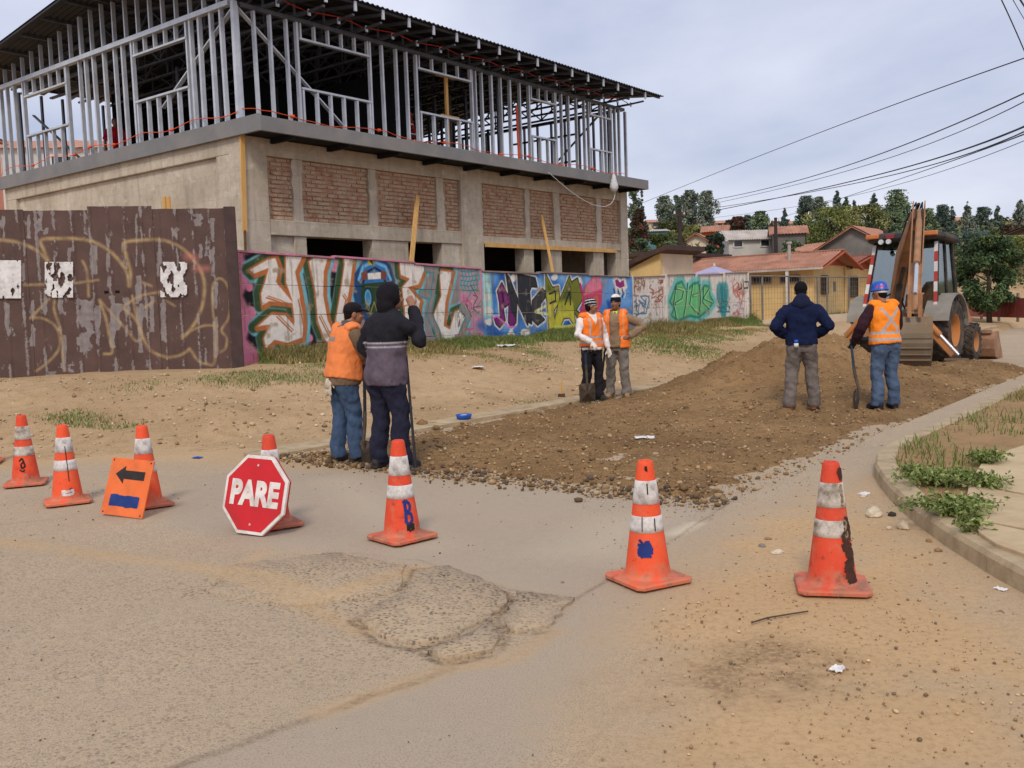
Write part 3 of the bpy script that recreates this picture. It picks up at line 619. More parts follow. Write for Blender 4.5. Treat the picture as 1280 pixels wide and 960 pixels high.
# steel studs
def c_stud():
    M = MB(); w, d, t = .05, .09, .004; prof = [(-w / 2, 0), (w / 2, 0), (w / 2, t * 2), (-w / 2 + t * 2, t * 2), (-w / 2 + t * 2, d - t * 2), (w / 2, d - t * 2), (w / 2, d), (-w / 2, d)]
    return M.prism([(a, b, 0) for a, b in prof], (0, 0, 1)).mesh('stud', GALV)
stud_me = c_stud(); studd_me = stud_me.copy(); studd_me.materials[0] = GALSH
def stud(t, q, z0, z1, rz=0.0, w=1.0, me=None, name='stud'):
    o = link(name, me or stud_me, bld, (t - T0, q - Q0, z0), (random.uniform(-.004, .004), random.uniform(-.004, .004), rz)); o.scale = (w, 1, z1 - z0); return o
ZP = 7.90
fr = [(323.7, 1), (343, 1), (363.7, 1), (376, 1.1), (466, 1), (482, 1), (499, 1), (512, 1), (524, 1.1), (593, 1), (597.5, .8), (605.6, 1), (617.5, 1.3), (629, 1), (640, 1.4), (652.5, 1), (664, 1.2), (697, 1), (704, 1), (713, 1), (723, 1), (732.5, 1), (738, 1), (754, 1), (759, 1), (766, 1), (771, 1), (776, 1), (784, 1.3)]
for px, w in fr: stud(t_on(px, 6.2, Q0 + .02), Q0 + .02, ZF + .03, ZP - .04, 0, w)
stud(T0 + .06, Q0 + .01, ZF + .02, ZP + .05, 0, 2.2); stud(T0 + .15, Q0 + .03, ZF + .02, ZP - .02, 0, 1.0)
bpart('bottom_track', MB(BO).box((T0 + .2, Q0 + .005, ZF + .002), (27.36, Q0 + .12, ZF + .035)), GALV)
bpart('top_plate', MB(BO).box((T0 + .2, Q0 + .004, ZP - .04), (27.40, Q0 + .12, ZP + .05)), GALSH)
wins = [((376, 47), (376, 111), 376, 466), ((524, 84), (526, 141), 524, 593), ((664, 122), (667, 171), 664, 697), ((739, 142), (741, 187), 738, 766)]
crips = [[(390, 404), 5], [(536, 0), 4], [(672, 0), 3], [(745, 0), 2]]
for (hp, sp, pa, pb), (_, nc) in zip(wins, crips):
    zh = on_wall(*hp, Q0 + .02)[1]; zs = on_wall(*sp, Q0 + .02)[1]; ta, tb = t_on(pa, 6.5, Q0 + .02) + .03, t_on(pb, 6.5, Q0 + .02) - .03
    bpart('window_header', MB(BO).box((ta, Q0 + .012, zh - .045), (tb, Q0 + .115, zh)), GALV); bpart('window_sill', MB(BO).box((ta, Q0 + .010, zs), (tb, Q0 + .117, zs + .045)), GALV)
    for i in range(nc + 1):
        x = ta + (tb - ta) * (i + .5 * (i == 0) - .5 * (i == nc)) / nc if False else ta + .05 + (tb - ta - .1) * i / nc
        stud(x, Q0 + .022, zh, ZP - .04, 0, .8, name='cripple_stud'); stud(x, Q0 + .022, ZF + .03, zs, 0, 1.0, name='cripple_stud')
# braces, flat strap diagonals
def brace(p, q, w=.09, m=GALV): bpart('brace', MB(BO).beam(p, q, w, .03), m)
a = on_wall(296, 8, Q0 + .10); b = on_wall(432, 160, Q0 + .10); brace((a[0], Q0 + .13, a[1]), (b[0], Q0 + .13, b[1]), .10)
# left (gable) side studs
TS = T0 + .02
RZ = STROT * 0 + R(90)
for px, w in ((4, 1), (12, 1), (21, 1), (32, 1.2), (86, 1.8), (102, 1), (110, 1.1), (120, 1.2), (133, 1.2), (146, 1), (156, 1.2), (168, 1.3), (236, 1), (241, 1.2), (251, 1.3), (266, 1.3), (279, 1.2)):
    q = q_on(px, 6.5, TS); stud(TS + .09, q, ZF + .03, ZP, RZ, w)
bpart('top_plate', MB(BO).box((T0 - .03, Q0 + .13, ZP - .03), (T0 + .10, QL, ZP + .075)), GALV)
bpart('bottom_track', MB(BO).box((T0 - .0, Q0 + .13, ZF + .002), (T0 + .12, QL, ZF + .035)), GALV)
for pa, pb, zh, zs, n in ((168, 236, 7.56, 6.49, 5), (32, 86, 7.50, 6.45, 5)):
    qa, qb = q_on(pa, 6.9, TS), q_on(pb, 6.9, TS); bpart('window_header', MB(BO).box((T0 - .004, qb + .03, zh - .045), (T0 + .113, qa - .03, zh)), GALV); bpart('window_sill', MB(BO).box((T0 - .006, qb + .03, zs), (T0 + .115, qa - .03, zs + .045)), GALV)
    for i in range(n + 1):
        q = qb + .06 + (qa - qb - .12) * i / n; stud(TS + .09, q, zh, ZP - .03, RZ, .8, name='cripple_stud'); stud(TS + .09, q, ZF + .03, zs, RZ, 1.0, name='cripple_stud')
ZE, ZR, QE, QR = 8.30, 9.10, 15.30, 21.5; QE2 = 2 * QR - QE
def roof_z(q): return ZE + (ZR - ZE) * (1 - abs(q - QR) / (QR - QE))
for i in range(20):
    q = Q0 + .55 + i * .5
    if q < QL: stud(TS + .09, q, ZP + .07, roof_z(q) - .10, RZ, 1.6 if i == 11 else .9, name='gable_stud')
a = side_qz(292, 8, TS + .1); b = side_qz(203, 135, TS + .1); brace((T0 + .14, a[0], a[1]), (T0 + .14, b[0], b[1]), .10)
brace((T0 + .14, q_on(35, 7.3, TS), 7.0), (T0 + .14, q_on(95, 5.7, TS), 5.6), .07, GALSH)
# right end, back wall and partitions
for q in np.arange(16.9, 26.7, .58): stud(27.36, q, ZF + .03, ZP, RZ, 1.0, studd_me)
bpart('top_plate', MB(BO).box((27.28, Q0 + .13, ZP - .04), (27.40, QL, ZP + .05)), GALSH)
bpart('window_sill', MB(BO).box((27.27, 18.2, 6.45), (27.38, 20.9, 6.5)), GALSH); bpart('window_header', MB(BO).box((27.27, 18.2, 7.35), (27.38, 20.9, 7.4)), GALSH)
bpart('window_sill', MB(BO).box((27.26, 22.2, 6.45), (27.37, 25.0, 6.5)), GALSH)
brace((27.25, 17.2, 7.85), (27.25, 20.2, 5.6), .09, GALSH)
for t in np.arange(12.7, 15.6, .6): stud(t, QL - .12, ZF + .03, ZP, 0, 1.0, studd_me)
bpart('back_sheathing', MB(BO).box((15.4, QL - .10, ZF + .01), (26.2, QL - .05, 8.3)), SHADEBLK)  # back wall boards, coloured near-black to keep the interior in shade
bpart('added_dark_board', MB(BO).box((16.2, 21.52, ZF + .01), (21.4, 21.56, 8.0)), SHADEBLK)  # added dark board that blackens the view through the studs
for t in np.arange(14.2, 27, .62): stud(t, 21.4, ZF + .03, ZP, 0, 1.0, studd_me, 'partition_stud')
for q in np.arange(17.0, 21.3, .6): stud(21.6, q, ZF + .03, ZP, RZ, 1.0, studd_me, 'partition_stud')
bpart('added_dark_board', MB(BO).box((18.40, 17.6, ZF + .01), (18.44, 21.5, 7.95)), SHADEBLK)  # second added board darkening the upstairs interior
# trusses
def truss(t):
    M = MB(BO); z = ZP + .10; q0, q1 = QE + .10, QE2 - .10; w = .05; up = (1, 0, 0)
    for s_ in (0, 1): M.beam((t, q0 if s_ == 0 else q1, ZE - .13), (t, QR, ZR - .13), .05, .10, up)
    M.beam((t + .001, Q0 - .35, z - .02), (t + .001, QL + .35, z - .02), .05, .09, up)
    M.beam((t + .001, q0 + .02, z - .02 + .02), (t + .001, Q0 - .35, z - .02), .045, .06, up)
    pts = [Q0 + .1 + i * (QL - Q0 - .2) / 10 for i in range(11)]
    for i, q in enumerate(pts):
        M.beam((t + .025, q, z), (t + .025, q, roof_z(q) - .14), .04, .04, up)
        if i < 10: M.beam((t - .02, q, z if i % 2 else roof_z(q) - .14), (t - .02, pts[i + 1], roof_z(pts[i + 1]) - .14 if i % 2 else z), .035, .035, up)
    return M
tr_ts = []
tA, tB = t_on(405, 8.2, QE + .1), t_on(805, 8.2, QE + .1); ntr = 16
for i in range(ntr + 1): tr_ts.append(tA + (tB - tA) * i / ntr)
d_ = (tB - tA) / ntr; tr_ts = [tA - d_ * j for j in (3, 2, 1) if tA - d_ * j > T0 + .7] + tr_ts
for t in tr_ts:
    bpart('truss', truss(t), GALSH)
    bpart('rafter_end', MB(BO).box((t - .03, QE + .04, ZE - .24), (t + .04, QE + .075, ZE - .03)), GALV)
    bpart('truss_end_plate', MB(BO).box((t - .035, Q0 - .42, ZP + .0), (t + .035, Q0 - .39, ZP + .13)), GALV)
for s_, qs in ((1, np.linspace(QE + .15, QR - .3, 6)), (-1, np.linspace(QE2 - .15, QR + .3, 6))):
    for q in qs: bpart('purlin', MB(BO).box((T0 - .62, q - .03, roof_z(q) - .075), (28.2, q + .03, roof_z(q) - .025)), GALSH)
# corrugated roof
for qa, qb in ((QE, QR - .003), (QR + .003, QE2)):
    ts = np.arange(T0 - .68, 28.26, .038); M = MB(BO); vs = []
    for i, t in enumerate(ts):
        dz = .022 * math.cos(2 * math.pi * i / 4)
        for q in (qa, qb): vs.append((t, q, roof_z(q) + dz))
        for q in (qa, qb): vs.append((t, q, roof_z(q) + dz - .012))
    fs = []
    for i in range(len(ts) - 1):
        a = i * 4; b = a + 4; fs += [(a, a + 1, b + 1, b), (a + 2, b + 2, b + 3, a + 3), (a, b, b + 2, a + 2), (a + 1, a + 3, b + 3, b + 1)]
    M.add(vs, fs); bpart('roof', M, ROOFM)
bpart('ridge_cap', MB(BO).prism([(T0 - .7, QR - .3, ZR - .005), (T0 - .7, QR, ZR + .05), (T0 - .7, QR + .3, ZR - .005), (T0 - .7, QR, ZR + .035)], (16.1, 0, 0)), ROOFM)
# gable barge lining under the left overhang
for qa, qb in ((QE, QR), (QR, QE2)):
    bpart('barge_board', MB(BO).beam((T0 - .66, qa, roof_z(qa) - .09), (T0 - .66, qb, roof_z(qb) - .09), .04, .13, (1, 0, 0)), ROOFM)
# services run inside the studs
def tubes(name, pts, r, m): return bpart(name, MB(BO).tube(pts, r, 6), m)
tubes('conduit', [(t_on(648, 6.5, Q0 + .05), Q0 + .06, ZF + .05), (t_on(647, 6.5, Q0 + .05), Q0 + .06, 7.2)], .03, ORNG)
tubes('conduit', [(t_on(723, 6.5, Q0 + .05), Q0 + .13, ZF + .05), (t_on(723, 6.5, Q0 + .05), Q0 + .13, 7.85)], .035, REDP)
tubes('conduit', [(t_on(710, 7.5, Q0 + .05), Q0 + .3, 7.1), (t_on(710, 7.5, Q0 + .05), Q0 + .3, 7.85)], .04, REDP)
tubes('conduit', [(T0 + 1.4, 18.6, ZF + .05), (T0 + 1.4, 18.6, 7.8)], .05, REDP)
tubes('conduit', [(tr_ts[i], QE + .5 + .2 * (i % 2), ZE - .28) for i in range(0, len(tr_ts))], .012, REDP)

# loose things on and against the building
rope = MB(); pts = []
for i in range(40):
    q = 26.6 - (26.6 - Q0) * i / 39; pts.append(W(T0 - .02, q, 5.74 + .05 * math.sin(i * .8) + .02 * nz(i, 2)))
rp = rope.tube(pts, .009, 6)
for i in (6, 14, 17, 21, 30): rp.ball(pts[i], (.05, .04, .035), 8, 6)
tag(rp.build('safety_rope', ORNG), 'orange safety rope strung across the studs of the gable end', 'rope')
rp = MB(); pts = []
for i in range(60):
    t = T0 + .1 + (27.3 - T0) * i / 59; pts.append(W(t, Q0 - .005, 5.80 + .05 * math.sin(i * .55) + .04 * nz(i * .6, 5)))
rp.tube(pts, .009, 6)
for i in (5, 15, 24, 33, 38, 44, 51, 56): rp.ball(pts[i], (.06, .04, .04), 8, 6)
tag(rp.build('safety_rope', ORNG), 'orange safety rope strung along the studs of the street front', 'rope')
def plank(px0, py0, px1, py1, q0, q1, w, label, th=.03):
    a = on_wall(px0, py0, q0); b = on_wall(px1, py1, q1); M = MB(); M.beam(W(a[0], q0, a[1]), W(b[0], q1, b[1]), w, th, NV)
    return tag(M.build('plank', WOOD), label, 'plank')
plank(522, 245, 514, 330, Q0 - .12, Q0 - .9, .14, 'tall pine plank leaning on the left brick bay')
plank(677, 269, 692, 345, Q0 - .06, Q0 - .8, .11, 'slim pine plank leaning on the right brick bay')
plank(302.5, 163, 306, 290, Q0 - .05, Q0 - .05, .11, 'long pine board standing at the corner column of the building')
plank(306, 288, 307, 318, Q0 - .06, Q0 - .1, .05, 'dark weathered stick at the foot of the corner board').data.materials[0] = mat('old_wood', S(120, 88, 52), S(96, 70, 42), 4, .9, .3)
a = side_qz(206, 246, T0); M = MB(); qa = side_qz(205, 246, T0 - .2); M.beam(W(T0 - .2, qa[0], qa[1]), W(T0 - .25, qa[0] - .1, 1.0), .10, .04, U); tag(M.build('plank', WOOD), 'short timber offcut standing behind the brown metal gate, left one', 'plank')
qa = side_qz(210.5, 246, T0 - .2); M = MB(); M.beam(W(T0 - .2, qa[0], qa[1]), W(T0 - .2, qa[0], 1.0), .10, .04, U); tag(M.build('plank', WOOD), 'short timber offcut standing behind the brown metal gate, right one', 'plank')
# T prop in the second window
pr = thing('timber_prop', 'yellow timber T-shaped prop standing in a front window opening upstairs', 'prop', W(t_on(559, 6.6, Q0 + .3), Q0 + .3, ZF), STROT)
zt = on_wall(558, 95, Q0 + .3)[1] - ZF; zs_ = on_wall(560, 148, Q0 + .3)[1] - ZF
MB().box((-.045, -.03, 0), (.045, .03, zt - .05)).build('post', WOOD, pr); MB().box((-.36, -.04, zt - .05), (.36, .04, zt)).build('head_board', WOOD, pr); MB().box((-.35, -.12, zs_ - .0), (.35, -.07, zs_ + .05)).build('cross_board', WOOD, pr)
# red step ladder
ld = thing('step_ladder', 'red folding step ladder standing behind the upstairs studs', 'ladder', W(t_on(509, 5.8, 18.0), 18.0, ZF), STROT)
RED = mat('ladder_red', S(214, 40, 28), S(190, 34, 24), 4, .5, .1)
for sx in (-.25, .25):
    MB().beam((sx, -.35, 0), (sx * .6, 0, 1.35), .06, .05).build('rail', RED, ld); MB().beam((sx, .45, 0), (sx * .6, .02, 1.35), .05, .04).build('rail', RED, ld)
for i in range(4):
    f = (i + 1) / 5; MB().box((-.25 + .1 * f * .9, -.35 + .35 * f - .04, 1.35 * f - .015), (.25 - .1 * f * .9, -.35 + .35 * f + .04, 1.35 * f + .015)).build('step', GALV, ld)
MB().box((-.17, -.08, 1.35), (.17, .1, 1.39)).build('top_cap', RED, ld)
# hanging bag and its cord
a = on_wall(766, 217, 15.45); b = on_wall(766, 236, 15.45); M = MB(); zz = np.linspace(a[1], b[1] - .12, 9)
M.loft([W(a[0] + .02 * nz(i, 4), 15.42, z) for i, z in enumerate(zz)], [.015, .06, .07, .09, .11, .13, .135, .10, .02], 10, U)
BAG = mat('thin_plastic', S(214, 212, 212), S(188, 186, 188), 12, .5, .6, 18, dist=.03)
tag(M.build('plastic_bag', BAG, None, True), 'white plastic bag hanging from the grey fascia near the right end', 'bag')
p0 = on_wall(683, 216, 15.5); p1 = on_wall(724, 268, Q0 - .05); p2 = on_wall(748, 256, Q0 - .05); p3 = on_wall(765, 224, 15.47)
pts = []
for i in range(21):
    f = i / 20; b_ = [(1 - f) ** 3, 3 * f * (1 - f) ** 2, 3 * f * f * (1 - f), f ** 3]; t = sum(b_[j] * (p0, p1, p2, p3)[j][0] for j in range(4)); z = sum(b_[j] * (p0[1], p1[1] - .35, p2[1] - .2, p3[1])[j] for j in range(4)); pts.append(W(t, 15.42, z))
tag(MB().tube(pts, .010, 5).build('cord', BAG), 'thin pale cord sagging below the grey fascia', 'cord')
# ------------------------------------------------------------ street wall with murals
QW = 14.5
def wp(l, sc, ox, oy): return [on_wall(ox + x / sc, oy + y / sc, QW) for x, y in l]
TW0, TW1, ZW0, ZW1 = 10.4, 33.4, 0.35, 2.95
cv = Canvas(TW0, TW1, ZW0, ZW1, .0085, c255(206, 190, 172))
LBL, GRN, ORN, WHT, BLK, PNK, GRY = c255(120, 184, 196), c255(62, 84, 54), c255(186, 112, 66), c255(232, 224, 214), c255(32, 32, 36), c255(222, 132, 160), c255(146, 136, 134)
# --- first mural
A = lambda l: wp(l, 3.765, 280, 290)
tJ = on_wall(604, 380, QW)[0]
cv.poly([(10.3, 0), (tJ, 0), (tJ, 3), (10.3, 3)], PNK)
cv.poly(A([(105, 120), (200, 95), (600, 100), (620, 320), (560, 560), (430, 560), (300, 530), (180, 560), (120, 500), (150, 400), (100, 300), (140, 220)]), BLK, .05, .04)
cv.poly(A([(600, 100), (1000, 130), (1215, 165), (1215, 560), (880, 620), (600, 560)]), GRY, 0, .06)
for c, r in (((520, 160), 30), ((265, 120), 22), ((130, 380), 26), ((120, 260), 20), ((260, 575), 22), ((405, 500), 18)): cv.disc(A([c])[0], (r / 3.765 * .017, r / 3.765 * .017), PNK, .02)
for c in ((130, 300), (150, 480), (120, 310), (160, 310)): cv.disc(A([c])[0], .07, BLK, .015)
letters = [
 [(118, 178), (205, 128), (243, 120), (262, 170), (248, 235), (322, 325), (330, 340), (215, 330), (178, 352), (172, 290), (192, 232), (206, 176), (140, 202)],
 [(288, 112), (352, 108), (372, 118), (338, 190), (360, 300), (378, 420), (372, 500), (318, 505), (330, 420), (318, 320), (290, 240)],
 [(150, 450), (222, 385), (290, 390), (325, 430), (372, 500), (300, 525), (240, 512), (196, 552), (186, 500), (214, 440)],
 [(398, 140), (430, 112), (494, 112), (472, 190), (470, 300), (490, 410), (515, 470), (545, 300), (566, 150), (560, 115), (612, 118), (598, 240), (572, 400), (535, 500), (500, 545), (470, 500), (440, 420), (428, 280)],
 [(824, 135), (880, 140), (950, 165), (918, 250), (870, 262), (918, 318), (928, 330), (846, 350), (838, 260), (870, 222), (830, 205)],
 [(850, 350), (925, 320), (915, 420), (935, 560), (890, 560), (880, 450), (850, 420)],
 [(1012, 180), (1078, 188), (1045, 330), (1036, 440), (1062, 455), (1085, 375), (1135, 352), (1142, 420), (1105, 515), (1050, 535), (1005, 470), (985, 390), (1022, 300)]]
for l in letters:
    p = A(l); cv.poly(p, LBL, .17, .02); 
for l in letters:
    p = A(l); cv.poly([(a - .06, b) for a, b in p], GRN, .10, .02)
for l in letters:
    p = A(l); cv.poly([(a + .03, b - .02) for a, b in p], ORN, .055, .015)
for l in letters: cv.poly(A(l), WHT, -.015, .012)
for l in ([(200, 310), (260, 330), (300, 350)], [(250, 400), (290, 440), (320, 470)], [(450, 400), (480, 460), (500, 500)], [(560, 300), (575, 320), (560, 380)], [(350, 320), (372, 420), (375, 440)]):
    p = A(l); cv.line(p, .03, ORN); cv.line([(a + .04, b + .03) for a, b in p], .02, ORN)
for l in ([(955, 175), (1000, 180), (985, 290), (965, 390), (1005, 470), (1030, 560)], [(930, 290), (965, 300)], [(1120, 360), (1150, 400), (1120, 470), (1100, 550)]): cv.line(A(l), .20, c255(88, 140, 140)); cv.line(A(l), .11, GRY)
for l in ([(1000, 180), (985, 290)], [(1030, 560), (1000, 480)]): cv.line([(a + .1, b) for a, b in A(l)], .06, GRN)
# painted gas mask with blue helmet
cv.poly(A([(615, 300), (620, 200), (660, 140), (720, 125), (780, 160), (800, 230), (795, 330), (740, 420), (690, 430), (640, 390)]), c255(40, 76, 120), .03, .02)
cv.disc(A([(708, 195)])[0], (.42, .33), c255(58, 118, 178), .02); cv.line(A([(635, 225), (655, 165), (705, 140), (760, 165), (785, 225)]), .07, c255(120, 182, 220)); cv.line(A([(655, 240), (672, 190), (710, 170), (745, 190), (760, 240)]), .05, c255(28, 44, 70))
cv.poly(A([(645, 195), (675, 180), (675, 225), (650, 228)]), c255(130, 74, 62)); cv.poly(A([(740, 182), (765, 190), (762, 228), (738, 222)]), c255(130, 74, 62))
cv.poly(A([(650, 250), (760, 240), (775, 300), (745, 370), (715, 400), (680, 385), (648, 330)]), c255(44, 70, 46), .02); cv.poly(A([(676, 196), (738, 190), (738, 222), (678, 225)]), WHT)
for c in ((679, 310), (736, 306)): cv.disc(A([c])[0], (.125, .21), c255(26, 50, 60)); cv.disc(A([c])[0], (.098, .175), c255(96, 164, 204)); cv.disc(A([c])[0], (.06, .12), c255(70, 132, 178))
cv.line(A([(690, 385), (708, 330), (725, 385)]), .03, c255(150, 140, 80)); cv.disc(A([(690, 138)])[0], (.09, .09), c255(196, 180, 60)); cv.line(A([(680, 125), (700, 150)]), .04, BLK)
# right margin scribbles
rs = random.Random(3)
cv.poly(A([(1110, 170), (1215, 165), (1215, 560), (1150, 560), (1165, 400), (1110, 330)]), c255(196, 140, 160), 0, .05)
for i in range(6):
    x = 1118 + i * 15; cv.line(A([(x, 180 + rs.uniform(-5, 5)), (x + 8, 220), (x - 4, 245), (x + 8, 280)]), .05, c255(86, 164, 160)); 
for i in range(5): cv.line(A([(1112, 185 + i * 22), (1150, 190 + i * 22), (1195, 182 + i * 22)]), .025, c255(70, 140, 140))
for i in range(26):
    x, y = rs.uniform(1100, 1210), rs.uniform(280, 550); cv.line(A([(x, y), (x + rs.uniform(-30, 30), y + rs.uniform(-40, 40)), (x + rs.uniform(-30, 30), y + rs.uniform(-50, 50))]), .03, rs.choice([c255(200, 90, 130), c255(120, 150, 120), c255(110, 90, 100), c255(224, 170, 180), c255(86, 150, 140)]))
for i in range(18):
    y = 120 + i * 28; cv.line(A([(70, y), (85 + rs.uniform(-8, 8), y + 14), (72, y + 30)]), .02, c255(170, 110, 110), al=.6)
# --- second mural on blue
t2J = on_wall(789.5, 380, QW)[0]
B = lambda l: wp(l, 3.368, 580, 320)
cv.poly([(tJ, 0), (t2J, 0), (t2J, 3), (tJ, 3)], c255(74, 130, 196)); cv.poly([(tJ, 0), (tJ + .35, 0), (tJ + .35, 3), (tJ, 3)], c255(178, 222, 214), 0, .04)
for i in range(46):
    x, y = rs.uniform(100, 690), rs.uniform(60, 380); cv.disc(B([(x, y)])[0], (rs.uniform(.15, .5), rs.uniform(.08, .22)), rs.choice([c255(40, 92, 168), c255(112, 168, 220), c255(90, 150, 206), c255(34, 80, 150), c255(150, 196, 232)]), .10, .75)
cv.poly(B([(430, 60), (700, 80), (700, 220), (560, 200), (480, 120)]), c255(120, 170, 222), 0, .15, .8)
for c in ((210, 100), (105, 230), (198, 330), (490, 105), (380, 325), (330, 330), (375, 92), (100, 280), (440, 325), (500, 350), (106, 175), (262, 330)):
    for j in range(3): cv.disc(B([(c[0] + rs.uniform(-10, 10), c[1] + rs.uniform(-8, 8))])[0], (rs.uniform(.07, .14), rs.uniform(.05, .1)), WHT, .02)
PUR, YGN, DGY = c255(124, 44, 112), c255(178, 176, 62), c255(52, 54, 60)
ls = [(PUR, [(150, 300), (135, 285), (128, 262), (155, 262), (150, 200), (142, 150), (160, 115), (185, 170), (200, 130), (215, 190), (218, 280), (200, 300), (188, 280), (190, 200), (172, 215), (160, 190), (172, 270)]),
      (DGY, [(178, 75), (192, 95), (232, 200), (228, 90), (246, 72), (262, 130), (268, 290), (246, 240), (222, 190), (218, 270), (196, 230), (190, 160)]),
      (DGY, [(226, 78), (300, 95), (308, 130), (284, 128), (276, 150), (284, 285), (262, 270), (258, 130), (238, 118)]),
      (c255(64, 66, 66), [(330, 140), (352, 160), (322, 200), (320, 250), (338, 268), (310, 290), (282, 262), (288, 190)]),
      (YGN, [(345, 80), (372, 135), (398, 130), (402, 190), (378, 230), (384, 300), (358, 310), (352, 230), (346, 160)]),
      (YGN, [(398, 200), (444, 88), (458, 130), (462, 220), (470, 300), (444, 260), (420, 262), (398, 320), (374, 300)]),
      (c255(120, 124, 50), [(455, 110), (478, 95), (500, 180), (470, 230), (500, 250), (478, 262), (462, 228)])]
for c, l in ls: cv.poly(B(l), WHT, .075, .02)
for c, l in ls: cv.poly(B(l), BLK, .03, .015)
for c, l in ls:
    p = B(l); cv.poly(p, c, 0, .015); mz = sum(b for a, b in p) / len(p)
    if c == YGN: cv.poly([(a, min(b, mz)) for a, b in p], c255(214, 206, 70), -.02, .05, .8); cv.poly([(a, max(b, mz + .25)) for a, b in p], c255(70, 80, 40), -.02, .08, .8)
for l in ([(360, 160), (385, 150), (385, 190), (362, 200)], [(425, 205), (445, 150), (448, 205)], [(160, 150), (166, 190)]): cv.line(B(l), .05, BLK)
cv.line(B([(118, 262), (140, 255), (190, 300), (215, 298)]), .05, c255(220, 120, 200)); cv.line(B([(345, 210), (300, 235), (350, 245)]), .08, c255(226, 222, 170)); cv.line(B([(380, 300), (430, 300), (500, 285)]), .10, c255(206, 206, 90))
for l in ([(496, 240), (505, 140), (545, 95), (580, 120), (578, 200), (555, 250), (520, 260)],): cv.poly(B(l), c255(212, 74, 110), .04, .03); cv.poly(B([(500, 170), (520, 120), (548, 84), (575, 90), (580, 140), (550, 150)]), c255(228, 130, 150), 0, .03); 
cv.disc(B([(556, 190)])[0], (.13, .16), c255(190, 120, 70)); cv.disc(B([(556, 190)])[0], (.07, .09), c255(212, 80, 96)); cv.line(B([(490, 120), (505, 190), (490, 240)]), .08, c255(196, 60, 100))
cv.poly(B([(630, 100), (645, 92), (655, 108), (676, 96), (684, 130), (664, 150), (640, 135)]), WHT, .05, .02); cv.poly(B([(636, 104), (646, 98), (656, 112), (672, 102), (676, 128), (656, 136), (640, 126)]), c255(160, 50, 120))
for i in range(6): cv.line(B([(630 + i * 9, 140), (635 + i * 9, 160), (630 + i * 9, 175)]), .05, WHT if i % 2 else c255(40, 60, 90))
cv.poly(B([(600, 190), (640, 180), (660, 230), (610, 240)]), c255(40, 90, 170), 0, .06)
cv.poly(B([(370, 340), (455, 338), (455, 372), (372, 372)]), c255(58, 62, 60), 0, .03); cv.poly(B([(330, 335), (372, 335), (372, 375), (330, 378)]), c255(150, 206, 186), 0, .03); cv.poly(B([(250, 345), (300, 340), (310, 380), (250, 385)]), c255(120, 90, 120), 0, .06)
for i in range(5): cv.line(B([(215 + i * 6, 340), (222 + i * 4, 400)]), .04, c255(150, 196, 226), al=.7)
# --- third, white wall
Cc = lambda l: wp(l, 4.0, 780, 180)
cv.poly([(t2J + .02, 0), (34, 0), (34, 3), (t2J + .02, 3)], c255(224, 214, 204))
def tag_scribble(x0, y0, x1, y1, n, c, w, al=.8):
    for i in range(n):
        x, y = rs.uniform(x0, x1), rs.uniform(y0, y1); p = [(x, y)]
        for j in range(4): p.append((min(x1, max(x0, p[-1][0] + rs.uniform(-26, 26))), min(y1, max(y0, p[-1][1] + rs.uniform(-34, 34)))))
        cv.line(Cc(p), w, c, al=al)
tag_scribble(50, 670, 105, 760, 9, c255(150, 92, 74), .035); tag_scribble(128, 682, 195, 790, 10, c255(158, 84, 66), .04); tag_scribble(60, 760, 125, 860, 10, c255(74, 110, 140), .05, .75); tag_scribble(75, 870, 150, 940, 5, c255(150, 150, 110), .04, .5); tag_scribble(45, 780, 75, 850, 4, c255(90, 80, 84), .03, .6); tag_scribble(150, 800, 180, 900, 3, c255(150, 90, 80), .03, .5)
gp_ = [[(228, 790), (262, 700), (290, 688), (312, 735), (345, 700), (372, 690), (382, 745), (402, 708), (425, 712), (430, 760), (448, 790), (420, 830), (372, 870), (330, 860), (268, 885), (236, 858), (250, 820)]]
for l in gp_: cv.poly(Cc(l), c255(120, 196, 186), .20, .06); cv.poly(Cc(l), c255(58, 140, 116), .04, .03); cv.poly(Cc(l), c255(112, 190, 128), -.05, .02)
for l in ([(262, 710), (250, 800), (262, 870)], [(262, 720), (300, 730), (290, 780), (258, 800)], [(320, 700), (312, 790), (300, 860)], [(345, 710), (330, 800), (370, 850)], [(345, 760), (370, 750)], [(380, 710), (385, 790), (375, 850)], [(400, 720), (395, 790), (425, 820)], [(425, 730), (400, 770), (440, 790)]): cv.line(Cc(l), .10, c255(30, 92, 86)); cv.line([(a + .05, b) for a, b in Cc(l)], .06, c255(150, 214, 140))
for c, r in (((495, 780), (.34, .62)), ((480, 750), (.28, .4)), ((508, 740), (.25, .35)), ((500, 820), (.22, .3))): cv.disc(Cc([c])[0], r, c255(66, 148, 152), .06, .9)
for i in range(10): cv.line(Cc([(465 + i * 6, 715 + rs.uniform(-14, 8)), (467 + i * 6, 740), (470 + i * 6, 790)]), .04, rs.choice([c255(186, 92, 80), c255(40, 110, 120), c255(110, 180, 180)]), al=.8)
tag_scribble(465, 790, 530, 840, 6, c255(36, 110, 116), .04); tag_scribble(545, 670, 600, 870, 16, c255(196, 106, 92), .06, .6); tag_scribble(545, 700, 600, 860, 6, c255(150, 120, 140), .04, .5)
for l in ([(572, 700), (574, 730), (590, 720), (584, 690)], [(596, 680), (600, 730)], [(604, 690), (618, 690), (616, 720), (602, 722)]): cv.line(Cc(l), .05, c255(52, 62, 66))
